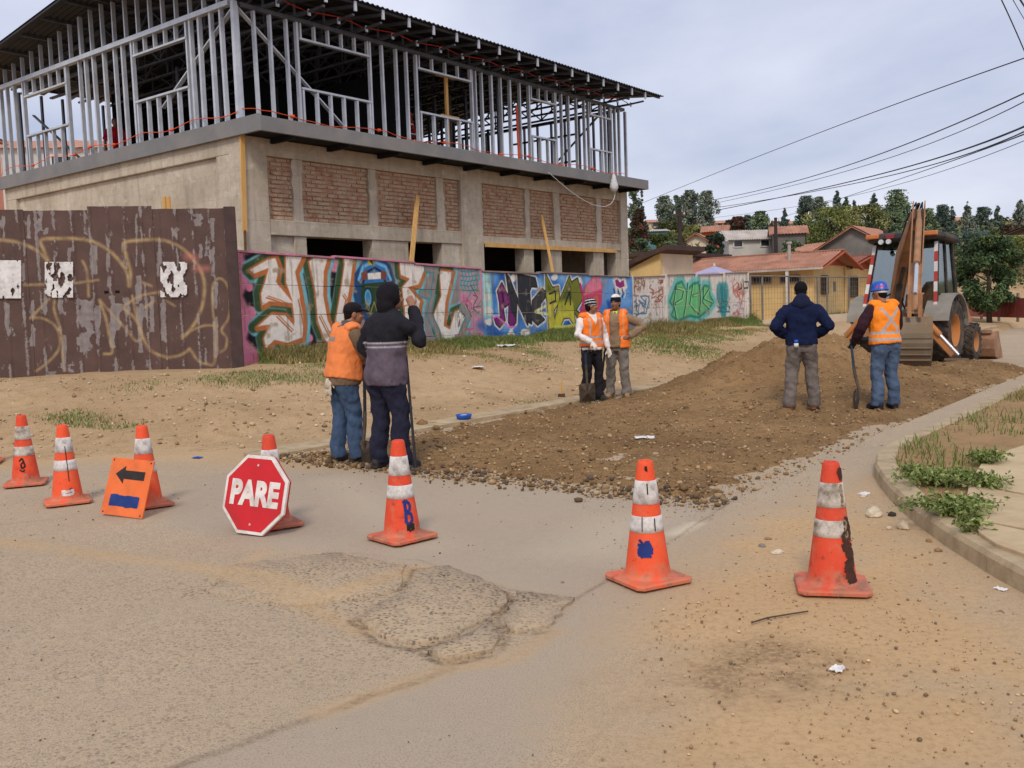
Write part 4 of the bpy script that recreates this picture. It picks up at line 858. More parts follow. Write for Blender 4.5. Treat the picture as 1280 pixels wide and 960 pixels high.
# weathering that belongs to the paint: lost flakes low down, drips
_w = fbm(cv.X, cv.Y, 5, 5, 31); low = np.clip((1.35 - cv.Y) / .9, 0, 1); fl = np.clip((_w + low * .16 - .66) * 8, 0, 1)[..., None]
cv.a = cv.a * (1 - fl * .75) + np.array(c255(168, 146, 120), np.float32) * fl * .75
_s = fbm(cv.X * 6, cv.Y * .6, 2.2, 4, 51); st_ = np.clip((_s - .6) * 4, 0, .35)[..., None]; cv.a = cv.a * (1 - st_) + np.array(c255(120, 102, 84), np.float32) * st_
imW = img_from('mural_paint', np.clip(cv.a, 0, 1))
k = NT('mural_paint'); v = k.co(1, 'Position'); uvn = k.n('UVMap'); tx = k.n('TexImage', _image=imW, _extension='EXTEND', Vector=uvn.outputs[0])
c_ = k.mix(1.0, tx.outputs[0], k.ramp(k.noise(v, 7, 6, .65), .3, .7, .80, 1.06), 'MULTIPLY')
MURAL = k.fin(c_, .85, k.bump(k.noise(v, 30, 6, .6), .5, .012), 0, .2)
def wall_uv(o, org):
    me = o.data; uv_xy(me, TW0, TW1, ZW0, ZW1, lambda co: (co[:, 0] + org[0], co[:, 2] + org[2]))
COPE = mat('wall_coping', S(150, 128, 116), S(120, 104, 94), 3, .9, .4, 40, kind='Position'); COPP = mat('painted_coping', S(214, 130, 160), S(176, 120, 130), 3, .85, .4, 40, dirt=S(130, 104, 92), dscale=4, damt=.8, kind='Position')
def wall_seg(name, label, ta, tb, za, zb, bay, rows, cop, posts, prow=None):
    """panel wall from ta to tb, top height za -> zb"""
    org = (ta, QW, 0); root = thing(name, label, 'wall', W(ta, QW, 0), STROT); n = max(1, round((tb - ta) / bay)); L = (tb - ta) / n
    hz = lambda t: za + (zb - za) * (t - ta) / (tb - ta)
    def sl(a, b, z0a, z0b, z1a, z1b, q0, q1): return MB(org).prism([(a, q0, z0a), (b, q0, z0b), (b, q0, z1b), (a, q0, z1a)], (0, q1 - q0, 0))
    for i in range(n):
        a, b = ta + i * L, ta + (i + 1) * L; ha, hb = hz(a) + (.03 if i % 2 else 0), hz(b) + (.03 if i % 2 else 0)
        for r in range(rows):
            f0 = lambda h: .45 + (h - .45) * r / rows if r else .2
            f1 = lambda h: .45 + (h - .45) * (r + 1) / rows
            q = QW + random.uniform(0, .008); o = sl(a + .006, b - .006, f0(ha) + .004, f0(hb) + .004, f1(ha) - .004, f1(hb) - .004, q, QW + .07).build('wall_panel', MURAL, root, bev=.006); wall_uv(o, org)
        sl(a + .002, b - .002, ha + .002, hb + .002, ha + .045, hb + .045, QW - .03, QW + .10).build('coping', cop, root, bev=.008)
        if posts or i == 0:
            M = MB(org).box((a - .07, QW - (.035 if posts else .006), .2), (a + .07, QW + .12, ha + (.06 if posts else -.002))); o = M.build('wall_post', MURAL, root, bev=.01); wall_uv(o, org)
    M = MB(org).box((tb - .14, QW - .03, .2), (tb, QW + .12, zb + .06)) if posts else MB(org).box((tb - .10, QW - .007, .2), (tb - .012, QW + .12, zb - .002)); o = M.build('wall_post', MURAL, root, bev=.01); wall_uv(o, org)
    return root
tE = on_wall(936, 380, QW)[0]; tS = on_wall(296, 400, QW)[0]
wall_seg('mural_wall', 'street wall painted with white lettering and a gas mask on pink and black', tS + .08, tJ - .01, on_wall(310, 313, QW)[1] - .04, on_wall(600, 335, QW)[1] - .04, 2.35, 4, COPP, False)
wall_seg('mural_wall', 'street wall painted blue with dark and yellow graffiti lettering', tJ + .01, t2J - .01, on_wall(610, 338, QW)[1] - .05, on_wall(785, 345, QW)[1] - .05, 2.3, 4, COPE, False)
wall_seg('white_wall', 'dirty white panel wall with a green graffiti piece', t2J + .02, tE, on_wall(795, 346, QW)[1] - .04, on_wall(930, 341, QW)[1] - .04, 2.07, 4, COPE, True)
# return leg of the white wall at its far end
# ------------------------------------------------------------ brown sheet-metal gate
GL, GRt = Vector((-12.4, 15.55, 0)), at_y(300, 455, 16.95); GRt.z = 0
gl0 = at_y(0, 472, 16.0); gdir = (GRt - Vector((gl0.x, gl0.y, 0))).normalized(); GLEN = 9.2; gor = GRt - gdir * GLEN
gang = math.atan2(gdir.y, gdir.x); gn = Vector((gdir.y, -gdir.x, 0))   # towards the street
gate = thing('metal_gate', 'brown sheet-metal gate with peeling paint and yellow scrawled graffiti', 'gate', (gor.x, gor.y, 0), gang)
def on_gate(px, py):
    r = ray(px, py); kk = (gor.x * gn.x + gor.y * gn.y) / (r[0] * gn.x + r[1] * gn.y); p = Vector((r[0] * kk, r[1] * kk, CAMH + r[2] * kk)); return ((p - gor).dot(gdir), p.z)
D_ = lambda l: [on_gate(x / 4, 240 + y / 4) for x, y in l]
cg = Canvas(0, GLEN, .4, 3.7, .01, (0, 0, 0))
YEL = 1.0
def spray(l, w=.06, a=.78):
    p = D_(l); cg.line(p, w * .62, a, .022, chan=0)
def arcpts(pts, n=8):
    out = []
    P = [pts[0]] + pts + [pts[-1]]
    for i in range(1, len(P) - 2):
        for j in range(n):
            t = j / n; a, b, c, d = P[i - 1], P[i], P[i + 1], P[i + 2]
            out.append(tuple(.5 * (2 * b[m] + (c[m] - a[m]) * t + (2 * a[m] - 5 * b[m] + 4 * c[m] - d[m]) * t * t + (3 * b[m] - a[m] - 3 * c[m] + d[m]) * t ** 3) for m in (0, 1)))
    out.append(pts[-1]); return out
for l, w in (([(0, 240), (80, 250), (160, 280), (215, 320), (235, 340), (215, 290), (205, 240), (300, 232), (400, 235), (470, 252), (540, 290), (600, 350), (635, 410), (645, 470), (650, 400), (630, 320), (622, 255), (700, 242), (800, 240), (880, 265), (950, 320), (1000, 390), (1020, 460), (1010, 560), (970, 660), (910, 730)], .085),
             ([(120, 465), (220, 462)], .05), ([(375, 455), (490, 440)], .05), ([(410, 345), (432, 400), (440, 520)], .05), ([(150, 632), (262, 520), (268, 590), (300, 690), (310, 800), (318, 890)], .05), ([(155, 628), (220, 635), (280, 680), (298, 760), (260, 830), (180, 895)], .05),
             ([(495, 540), (530, 640), (545, 720), (560, 800), (520, 810)], .06), ([(500, 545), (570, 620), (640, 700), (680, 745), (712, 730)], .05), ([(615, 580), (680, 640), (710, 720), (750, 790), (830, 825), (900, 815), (945, 785)], .07), ([(660, 520), (680, 620), (705, 700)], .05), ([(610, 575), (700, 520), (800, 500)], .05), ([(705, 450), (755, 470)], .05), ([(720, 580), (770, 545)], .05), ([(825, 540), (870, 570)], .05),
             ([(1075, 690), (1060, 560), (1065, 460), (1095, 432), (1130, 460), (1148, 540), (1140, 630), (1105, 690), (1130, 730), (1125, 780), (1100, 800)], .05), ([(1080, 670), (1020, 668), (950, 695), (905, 720)], .05), ([(955, 795), (985, 840), (1030, 860), (1070, 850), (1080, 700)], .06)):
    spray(arcpts(l), w)
# patches where the paint has gone, following the sheet ribs
rg = random.Random(11)
for x, y0, y1, w in ((15, 120, 330, 14), (35, 560, 740, 16), (85, 330, 345, 6), (120, 240, 460, 8), (140, 110, 230, 14), (160, 540, 770, 22), (200, 90, 190, 18), (230, 180, 210, 24), (225, 480, 740, 16), (278, 270, 340, 14), (300, 500, 690, 18), (320, 600, 880, 12), (345, 280, 350, 16), (370, 340, 520, 12), (385, 540, 800, 12), (425, 540, 800, 60), (420, 90, 210, 14), (445, 540, 640, 40), (470, 270, 410, 30), (490, 570, 800, 20), (540, 220, 470, 14), (560, 520, 780, 26), (590, 560, 690, 28), (610, 230, 300, 8), (630, 520, 770, 12), (680, 110, 370, 8), (690, 420, 640, 22), (700, 560, 800, 24), (745, 180, 260, 8), (770, 110, 180, 12), (760, 520, 700, 20), (790, 300, 420, 14), (810, 560, 740, 18), (860, 180, 320, 6), (880, 560, 780, 8), (875, 180, 190, 30), (990, 110, 170, 40), (1000, 260, 330, 14), (1030, 220, 320, 12), (1060, 130, 430, 20), (1075, 450, 830, 16), (1025, 780, 860, 10), (600, 90, 160, 10), (260, 900, 920, 40), (330, 860, 900, 60)):
    yy = np.linspace(y0, y1, 9); cg.poly(D_([(x - w * rg.uniform(.25, .7), y) for y in yy] + [(x + w * rg.uniform(.25, .7), y) for y in yy[::-1]]), 1.0, 0, .03, chan=1)
for x in np.arange(-1, 10, .28): cg.line([(x, .4), (x, 3.6)], .06, .62, .04, chan=1)
cg.line(D_([(935, 322), (970, 330)]), .12, .5, .06, chan=2); cg.line(D_([(975, 385), (1035, 382)]), .08, .5, .05, chan=2)
cg.a[..., 1] *= np.clip(fbm(cg.X * 1.4, cg.Y * .7, 7, 5, 5) * 2.6 - .38, 0, 1.3)
imG = img_from('gate_marks', np.clip(cg.a, 0, 1), True)
k = NT('gate_paint'); v = k.co(1, 'Object'); uvn = k.n('UVMap'); tx = k.n('TexImage', _image=imG, _extension='EXTEND', Vector=uvn.outputs[0]); sp = k.n('SeparateColor'); k.t.links.new(tx.outputs[0], sp.inputs[0])
br = k.mix(k.ramp(k.noise(v, 2, 6), .35, .65), S(98, 74, 67), S(82, 62, 56)); br = k.mix(k.ramp(k.noise(v, 26, 5, .7), .52, .7, 0, .5), br, S(112, 80, 70))
zc = k.mix(k.ramp(k.noise(v, 9, 5), .3, .7), S(146, 136, 132), S(120, 110, 108)); pk = k.ramp(k.math('ADD', sp.outputs[1], k.math('MULTIPLY', k.math('SUBTRACT', k.noise(v, 22, 6, .7), .5), .9)), .42, .5)
pk = k.math('MAXIMUM', pk, k.ramp(k.noise(k.co((1, 1, .45)), 7, 7, .72), .61, .64)); col = k.mix(pk, br, zc)
col = k.mix(k.math('MULTIPLY', sp.outputs[0], k.ramp(k.noise(v, 6, 5, .6), .34, .6, .35, 1)), col, S(186, 158, 110)); col = k.mix(sp.outputs[2], col, S(196, 120, 110))
GATEM = k.fin(col, .7, k.bump(k.math('SUBTRACT', 1.0, pk), .4, .004), .0, .3)
cuts = [0] + [on_gate(px, 360)[0] for px in (-150, -70, 36, 116, 196, 287)]; STEEL = mat('dark_angle', S(80, 61, 57), S(64, 50, 48), 5, .7, .3, 30)
for i in range(len(cuts) - 1):
    a, b = cuts[i], cuts[i + 1]; n = max(2, int((b - a) / .035)); zt = 3.52 + (.0, .03, -.02, -.04, .02, -.03)[i]; dy = (.0, -.02, .0, .012, -.018, .0)[i]; M = MB(); vs = []
    for j in range(n + 1):
        x = a + (b - a) * j / n; ph = ((x / .28) % 1.0); rib = .012 if .42 < ph < .58 else 0.0; jit = .006 * nz(x * 3, i)
        vs += [(x, dy - rib + jit, .42), (x, dy - rib + jit + .01 * nz(x * 2, 5), 1.9), (x, dy - rib + jit, zt + .008 * nz(x * 5, 2)), (x, dy - rib + jit + .012, zt), (x, dy - rib + jit + .012, .42)]
    fs = []
    for j in range(n):
        for e in range(5): fs.append((j * 5 + e, j * 5 + (e + 1) % 5, j * 5 + 5 + (e + 1) % 5, j * 5 + 5 + e))
    fs += [(0, 1, 2, 3, 4), tuple(n * 5 + e for e in (4, 3, 2, 1, 0))]; M.add(vs, fs); o = M.build('sheet_panel', GATEM, gate); uv_xy(o.data, 0, GLEN, .4, 3.7, lambda co: (co[:, 0], co[:, 2]))
gx = on_gate(293, 360)[0]
MB().box((gx - .11, -.03, .3), (gx + .09, .10, 3.52)).build('gate_post', STEEL, gate, bev=.01)
for z in (.75, 2.0, 3.3): MB().box((.1, .03, z), (gx - .1, .08, z + .06)).build('rail', STEEL, gate)
M = MB(); p = D_([(522, 500), (600, 505)]); M.box((p[0][0], -.02, p[0][1] - .03), (p[1][0], -.004, p[0][1] + .02)); M.build('latch_slot', mat('slot_shade', S(16, 14, 14), S(10, 10, 10), 3, .9, 0), gate)  # black plate stands in for the shade inside the latch slot
# posters pasted on the gate
PAPER = mat('poster_paper', S(230, 226, 222), S(214, 210, 206), 5, .85, .1, 30, dirt=S(176, 170, 168), dscale=9, damt=.7)
def poster(outline, label, holes=()):
    p = D_(outline); M = MB(); n = len(p); 
    t = bpy.data.objects.new('poster', None); COL.objects.link(t); tag(t, label, 'poster'); t.location = gate.location; t.rotation_euler = gate.rotation_euler
    return p, t
def torn_poster(x0, y0, x1, y1, seed, label, tear):
    rr = random.Random(seed); nx_, ny_ = 44, 56; M = MB(); q = lambda i, j: (x0 + (x1 - x0) * i / nx_, y0 + (y1 - y0) * j / ny_); vs = []; fs = []
    for j in range(ny_ + 1):
        for i in range(nx_ + 1):
            x, y = q(i, j); p = D_([(x + (rr.uniform(-.7, .7) if tear else rr.uniform(-.6, .6)), y + (rr.uniform(-.7, .7) if tear else rr.uniform(-.6, .6)))])[0]; vs.append((p[0], -.034 + .004 * nz(x * .05, y * .05), p[1]))
    for j in range(ny_):
        for i in range(nx_):
            a = nz(i * .115 + seed * 7.3, j * .06, seed) + .22 * nz(i * .3, j * .2, seed + 3) + .1 * nz(i * .7, j * .6, seed)
            if a > tear: continue
            b = j * (nx_ + 1) + i; fs.append((b, b + 1, b + nx_ + 2, b + nx_ + 1))
    o = M.add(vs, fs).build('poster', PAPER); o.location = gate.location; o.rotation_euler = gate.rotation_euler; tag(o, label, 'poster')
    sd = o.modifiers.new('thick', 'SOLIDIFY'); sd.thickness = .002
torn_poster(-12, 342, 108, 532, 1, 'white printed notice pasted on the brown gate at the left edge of the view', .42)
torn_poster(226, 350, 367, 528, 2, 'torn white notice with its middle ripped away, second from left on the gate', .09)
torn_poster(803, 350, 936, 526, 5, 'torn white notice pasted near the right end of the brown gate', .13)
# ------------------------------------------------------------ houses up the street and on the hill
def pl(c, **k): return mat(k.pop('name', 'render_wall'), c, tuple(x * .86 for x in c), 1.2, .9, .3, 20, dirt=tuple(x * .6 for x in c), dscale=.9, damt=.4, kind='Position')
YEL_W = pl(S(222, 190, 130), name='yellow_render'); CREAM = pl(S(222, 200, 172), name='cream_render'); WHITEW = pl(S(206, 198, 190), name='white_render'); GREYW = mat('grey_render', S(132, 126, 120), S(108, 103, 99), .7, .95, .4, 12, dirt=S(92, 86, 80), dscale=.6, damt=.6, kind='Position')
ORW = pl(S(206, 96, 48), name='orange_render'); TEAL = pl(S(92, 128, 132), name='teal_boards'); BROWNW = pl(S(112, 92, 76), name='brown_boards'); GABR = pl(S(178, 94, 70), name='red_gable')
REDROOF = mat('red_roof', S(184, 134, 110), S(164, 116, 96), 1.5, .8, .3, 14, dirt=S(120, 86, 72), dscale=1.2, damt=.6, kind='Position'); TILE = mat('tile_roof', S(160, 104, 86), S(138, 88, 74), 2.5, .85, .4, 14, dirt=S(96, 70, 60), dscale=1.5, damt=.6, kind='Position')
ZINC = mat('zinc_roof', S(196, 186, 176), S(168, 158, 150), 1.2, .6, .2, 10, dirt=S(130, 110, 96), dscale=1, damt=.5, kind='Position'); DARKR = mat('dark_roof', S(84, 62, 56), S(66, 52, 48), 2, .8, .2, 10, kind='Position'); PALER = mat('pale_red_roof', S(190, 140, 118), S(170, 120, 100), 2, .85, .2, 10, kind='Position')
WGLASS = mat('window_glass', S(52, 54, 58), S(38, 40, 44), 2, .15, 0, spec=.6); WFR = mat('white_trim', S(222, 216, 206), S(204, 198, 188), 4, .7, .1, 30)
def corr(M, p00, p10, p01, p11, nwave, amp, th=.02):
    """wavy sheet between two edges p00-p10 (eave) and p01-p11 (ridge)"""
    n = nwave * 4; up = (Vector(p10) - Vector(p00)).cross(Vector(p01) - Vector(p00)).normalized()
    if up.z < 0: up = -up
    vs = []
    for i in range(n + 1):
        f = i / n; d = up * (amp * math.cos(2 * math.pi * i / 4)); a = Vector(p00).lerp(Vector(p10), f); b = Vector(p01).lerp(Vector(p11), f); vs += [a + d, b + d, b + d - up * th, a + d - up * th]
    fs = [(i * 4 + e, i * 4 + (e + 1) % 4, i * 4 + 4 + (e + 1) % 4, i * 4 + 4 + e) for i in range(n) for e in range(4)] + [(0, 1, 2, 3), (n * 4 + 3, n * 4 + 2, n * 4 + 1, n * 4)]
    return M.add(vs, fs)
def window(root, c, w, h, ax, nr, sill=True, bars=0, fr=None):
    """framed window; c centre, ax along the wall, nr outward"""
    c, ax, nr = Vector(c), Vector(ax), Vector(nr); z = Vector((0, 0, 1)); M = MB()
    for s_ in (-1, 1): M.beam(c + ax * (s_ * w / 2) - z * (h / 2) + nr * .03, c + ax * (s_ * w / 2) + z * (h / 2) + nr * .03, .07, .08, nr); M.beam(c - ax * (w / 2) + z * (s_ * h / 2) + nr * .03, c + ax * (w / 2) + z * (s_ * h / 2) + nr * .03, .07, .085, nr)
    f = M.build('window', fr or WFR, root); MB().beam(c - ax * (w / 2 - .02) + nr * .012, c + ax * (w / 2 - .02) + nr * .012, .02, h - .05, z).build('pane', WGLASS, f)
    if bars:
        B = MB()
        for i in range(bars): x = (i + 1) / (bars + 1) - .5; B.beam(c + ax * (x * w) - z * (h / 2) + nr * .06, c + ax * (x * w) + z * (h / 2) + nr * .06, .02, .02, nr)
        B.build('window_bars', DARKR, f)
    return f
def gable_house(name, label, ctr, rz, wx, wy, hw, hr, wallm, roofm, oh=.35, wins=(), gablem=None, waves=12, cat='house', chim=False, group=None):
    """ridge along local x; local -y faces the viewer"""
    r = thing(name, label, cat, ctr, rz, group); x, y = wx / 2, wy / 2
    MB().box((-x, -y, -1.5), (x, y, hw)).build('wall', wallm, r)
    MB().prism([(-x + .002, -y, hw + .002), (-x + .002, y, hw + .002), (-x + .002, 0, hw + hr)], (2 * x - .004, 0, 0)).build('gable', gablem or wallm, r)
    k = hr / y
    for s_ in (-1, 1):
        M = MB(); corr(M, (-x - oh, s_ * (y + oh), hw - k * oh + .06), (x + oh, s_ * (y + oh), hw - k * oh + .06), (-x - oh, 0, hw + hr + .06), (x + oh, 0, hw + hr + .06), waves, .03); M.build('roof', roofm, r)
    for s_ in (-1, 1):
        M = MB()
        for d in (-1, 1): M.beam((s_ * (x + oh - .03), d * (y + oh), hw - k * oh - .03), (s_ * (x + oh - .03), 0, hw + hr - .03), .05, .16, (1, 0, 0))
        M.build('barge_board', roofm if roofm is not ZINC else WFR, r)
    for (sx, fy, cx, cz, w, h) in wins:
        if fy: window(r, (cx, -y, cz), w, h, (1, 0, 0), (0, -1, 0))
        else: window(r, (sx * x, cx, cz), w, h, (0, 1, 0), (sx, 0, 0))
    if chim: MB().box((x * .3, -.2, hw + hr * .5), (x * .3 + .4, .2, hw + hr + .7)).build('chimney', wallm, r)
    return r
# the yellow house beside the street (street frame)
p = at_y(1017, 392, 46); tY, qY = TQ(p); zg = .35
def nwl(px, py): return side_qz(px, py, tY)
yh = thing('yellow_house', 'yellow house with red corrugated roof and two street-facing gables behind a wire fence', 'house', W(tY, qY, 0), STROT); oY = (tY, qY, 0)
qL = nwl(828, 340)[0]; zE_ = nwl(1020, 332)[1]; tg1 = on_wall(1057, 350, qY)[0]; tg2 = on_wall(1096, 350, qY)[0]; wd = tg1 - tY; zRd = on_wall(1049, 315, qY - .5)[1]
MB(oY).box((tY, qY, -.5), (tg1, qL, zE_ + .05)).build('wall', YEL_W, yh)
MB(oY).box((tg1 + .003, qY + .5, -.5), (tg2 + 1.5, qL - 2, zE_ - .02)).build('wall', YEL_W, yh)
def street_gable(t0, t1, q0, q1, ze, zr, oh, m, waves):
    tm = (t0 + t1) / 2; sl = (zr - ze) / (tm - t0)
    MB(oY).prism([(t0 + .01, q0 + .004, ze + .052), (t1 - .01, q0 + .004, ze + .052), (tm, q0 + .004, zr)], (0, q1 - q0 - .01, 0)).build('gable', GABR, yh)
    for s_, te in ((-1, t0 - oh), (1, t1 + oh)):
        M = MB(oY); corr(M, (te, q0 - .7, ze - sl * oh + .1), (te, q1 + .3, ze - sl * oh + .1), (tm, q0 - .7, zr + .1), (tm, q1 + .3, zr + .1), waves, .035); M.build('roof', m, yh)
        MB(oY).beam((te, q0 - .68, ze - sl * oh + .0), (tm, q0 - .68, zr + .0), .05, .2, (0, 1, 0)).build('barge_board', GABR, yh)
    MB(oY).beam((t0 - oh, q0 - .7, ze - sl * oh + .03), (t0 - oh, q1, ze - sl * oh + .03), .1, .1).build('rain_gutter', ZINC, yh)
    MB(oY).beam((tm, q0 - .72, zr + .12), (tm, q1 + .3, zr + .12), .25, .06).build('ridge_cap', m, yh)
street_gable(tY, tg1, qY, qL, zE_, zRd, .6, REDROOF, 60); street_gable(tg1 + .4, tg2 + 1.2, qY + .5, qL - 2, zE_ - .05, zRd - .12, .3, TILE, 50)
for x0, x1, y0, y1 in ((940, 964, 346.5, 353.5), (976, 1000, 345.5, 352.5)):
    a, b = nwl(x0, y0), nwl(x1, y1); window(yh, (-.0, (a[0] + b[0]) / 2 - qY, (a[1] + b[1]) / 2), abs(a[0] - b[0]), abs(a[1] - b[1]), (0, 1, 0), (-1, 0, 0), bars=8, fr=GREYW)
for x0, x1, y0, y1, qq in ((1026, 1034, 345, 367, qY), (1061, 1071, 346, 371, qY + .5)):
    a, b = on_wall(x0, y0, qq), on_wall(x1, y1, qq); window(yh, ((a[0] + b[0]) / 2 - tY, qq - qY, (a[1] + b[1]) / 2), abs(a[0] - b[0]), abs(a[1] - b[1]), (1, 0, 0), (0, -1, 0), bars=4, fr=DARKR)
a = on_wall(1043, 358, qY); MB(oY).box((a[0] - .15, qY - .04, a[1] - .25), (a[0] + .15, qY - .002, a[1] + .25)).build('meter_box', GREYW, yh)
MB(oY).tube([(tg1 - .2, qY - .06, -.3), (tg1 - .2, qY - .06, zE_)], .06, 8).build('downpipe', YEL_W, yh)
for px in (939, 989.5): q = nwl(px, 350)[0]; MB(oY).box((tY - .62, q - .07, -.3), (tY - .50, q + .07, zE_ - .12)).build('porch_post', WFR, yh)
q = nwl(977, 322)[0]; MB(oY).tube([(tY + 1.0, q, zE_), (tY + 1.0, q, zE_ + 1.2)], .08, 8).tube([(tY + 1.0, q, zE_ + 1.2), (tY + 1.0, q, zE_ + 1.3)], .14, 8).build('flue', ZINC, yh)
# steel and wire fence before it
fx = [(938, 391), (953, 391), (986, 389), (1006, 391), (1022, 391), (1034, 392), (1061, 393), (1096, 394)]
qF = 15.2; fence = thing('wire_fence', 'wire mesh fence on thin steel posts before the yellow house', 'fence', W(36, qF, 0), STROT); oF = (36, qF, 0); FST = mat('fence_steel', S(136, 130, 122), S(112, 106, 100), 3, .6, .1, metal=.3)
fts = sorted(t_on(px, 1.4, qF) for px, _ in fx); zt = on_wall(1022, 345, qF)[1]
for t in fts: MB(oF).tube([(t, qF, -.3), (t, qF, zt)], .045, 6).build('post', FST, fence)
MB(oF).tube([(fts[0], qF, zt - .03), (fts[-1], qF, zt - .03)], .035, 6).build('top_rail', FST, fence); MB(oF).box((fts[0], qF - .08, -.3), (fts[-1], qF + .08, .72)).build('plinth', CREAM, fence)
M = MB(oF)
for z in np.arange(.9, zt, .22): M.beam((fts[0], qF, z), (fts[-1], qF, z), .008, .008)
for t in np.arange(fts[0], fts[-1], .3): M.beam((t, qF + .004, .72), (t, qF + .004, zt), .008, .008, (0, 1, 0))
tag(M.build('wire_mesh', FST, fence), kind='stuff')
# shed with sloping roof beside the building
p = at_y(825, 330, 44); tS_, qS_ = TQ(p); sh = thing('yellow_shed', 'low shed with yellow end wall, cream front and dark sloping roof edge', 'shed', W(tS_, qS_, 0), STROT); oS = (tS_, qS_, 0)
zs1 = on_wall(826, 316, qS_)[1]; qe = side_qz(788, 336, tS_); zlow = qe[1]; tE2 = on_wall(866, 320, qS_)[0]; tE3 = on_wall(955, 316, qS_)[0]
MB(oS).prism([(tS_, qS_, -.5), (tS_, qe[0], -.5), (tS_, qe[0], zlow), (tS_, qS_, zs1)], (.25, 0, 0)).build('wall', YEL_W, sh)
MB(oS).box((tS_ + .252, qS_ + .004, -.5), (tE2, qS_ + .25, zs1 - .02)).build('wall', CREAM, sh); MB(oS).box((tE2, qS_ + 2.5, -.5), (tE3, qS_ + 2.8, zs1 + .1)).build('wall', CREAM, sh)
MB(oS).prism([(tS_ - .3, qS_ - .5, zs1 + .12), (tS_ - .3, qe[0] + .4, zlow + .02), (tS_ - .3, qe[0] + .4, zlow + .22), (tS_ - .3, qS_ - .5, zs1 + .34)], (tE2 - tS_ + .6, 0, 0)).build('roof', DARKR, sh)
MB(oS).box((tE2 + .4, qS_ + 2.1, zs1 + .12), (tE3 + .4, qS_ + 5, zs1 + .32)).build('roof', DARKR, sh)
def hb(pxc, py, y): p = at_y(pxc, py, y); return (p.x, p.y, p.z)
def px2m(px, y): return px / F * y
H_ = lambda *a, **k: gable_house(*a, **k)
H_('hill_house', 'grey rendered gable house with red roof behind the yellow house', hb(1082, 329, 64), STROT, 5.0, px2m(104, 62), .75, px2m(30, 62), GREYW, REDROOF, .3, waves=20)
H_('hill_house', 'low red roof peeking out left of the grey gable house', hb(1016, 322, 66), STROT + R(60), 2.6, 2.6, .3, .6, GREYW, REDROOF, .2)
H_('hill_house', 'long shed with pale zinc roof on the hillside', hb(935, 312, 72), R(8), px2m(62, 72), px2m(34, 72), px2m(13, 72), px2m(10, 72), WHITEW, ZINC, .3, ((0, 1, -1.2, .4, .7, .5), (0, 1, .9, .4, .7, .5)), waves=24)
H_('hill_house', 'grey board shed with a rusty red roof right of the zinc-roofed shed', hb(985, 311, 70), R(-12), 2.2, 2.0, 1.1, .5, GREYW, REDROOF, .25)
H_('hill_house', 'orange house with red roof among the bushes of the hillside', hb(895, 298, 88), R(-20), px2m(26, 88), px2m(22, 88), px2m(9, 88), px2m(6, 88), ORW, REDROOF, .3, ((0, 1, .3, .4, .4, .5),))
H_('hill_house', 'small cream house with white trimmed gable and red roof on the hillside', hb(873, 308, 78), R(68), px2m(26, 78), px2m(24, 78), px2m(8, 78), px2m(7, 78), CREAM, REDROOF, .3)
H_('hill_house', 'teal board house with flat white roof edge on the hillside', hb(817, 300, 92), R(5), px2m(26, 92), 3, px2m(9, 92), .25, TEAL, ZINC, .2)
for i, (px, py, d, w, h, rot, c, r_, lb) in enumerate(((872, 284, 190, 30, 8, 8, WHITEW, PALER, 'white house with pale roof on the hilltop between the two tall eucalyptus trees'), (932, 283, 195, 26, 9, -10, WHITEW, PALER, 'white house with terracotta roof on the hilltop behind the zinc-roofed shed'), (903, 283, 205, 20, 6, 4, CREAM, PALER, 'cream house with pale roof on the hilltop above the orange house'), (985, 286, 190, 36, 8, 5, CREAM, PALER, 'long cream house on the hilltop behind the small lone conifer'), (1208, 288, 180, 34, 14, 12, CREAM, PALER, 'big cream house with pale roof on the hilltop between dark conifers, at the right'), (1150, 285, 185, 18, 9, -8, WHITEW, PALER, 'small white house on the hilltop just right of the excavator arm'), (1256, 287, 190, 22, 8, 0, CREAM, PALER, 'cream house on the hilltop at the far right of the ridge'), (824, 283, 185, 30, 7, 6, CREAM, PALER, 'pale house on the hilltop behind the leftmost eucalyptus trees'))):
    H_('hilltop_house', lb, hb(px, py, d), R(rot), px2m(w, d), px2m(w * .6, d), px2m(h * .7, d), px2m(h * .45, d), c, r_, .4, ((0, 1, -px2m(w, d) * .25, px2m(h, d) * .3, 1.0, .9), (0, 1, px2m(w, d) * .2, px2m(h, d) * .3, 1.0, .9)), group='houses along the hilltop')
H_('hill_house', 'brown house with grey tiled roof at the right edge behind the round tree', hb(1275, 320, 62), R(70), 5.0, 4.2, 1.0, .75, BROWNW, DARKR, .3)
# houses far left, seen between the studs
H_('side_house', 'pink plastered house seen past the left edge of the building', hb(-105, 250, 34), R(-30), 2.4, 5.0, 2.2, .7, pl(S(222, 150, 124), name='pink_render'), REDROOF, .2)
H_('side_house', 'white house seen through the studs at the left end of the building', hb(55, 244, 60), R(10), 12, 6, 2.4, .9, WHITEW, PALER, .3, ((0, 1, -2, 1.4, 1.2, 1), (0, 1, 2, 1.4, 1.2, 1)))
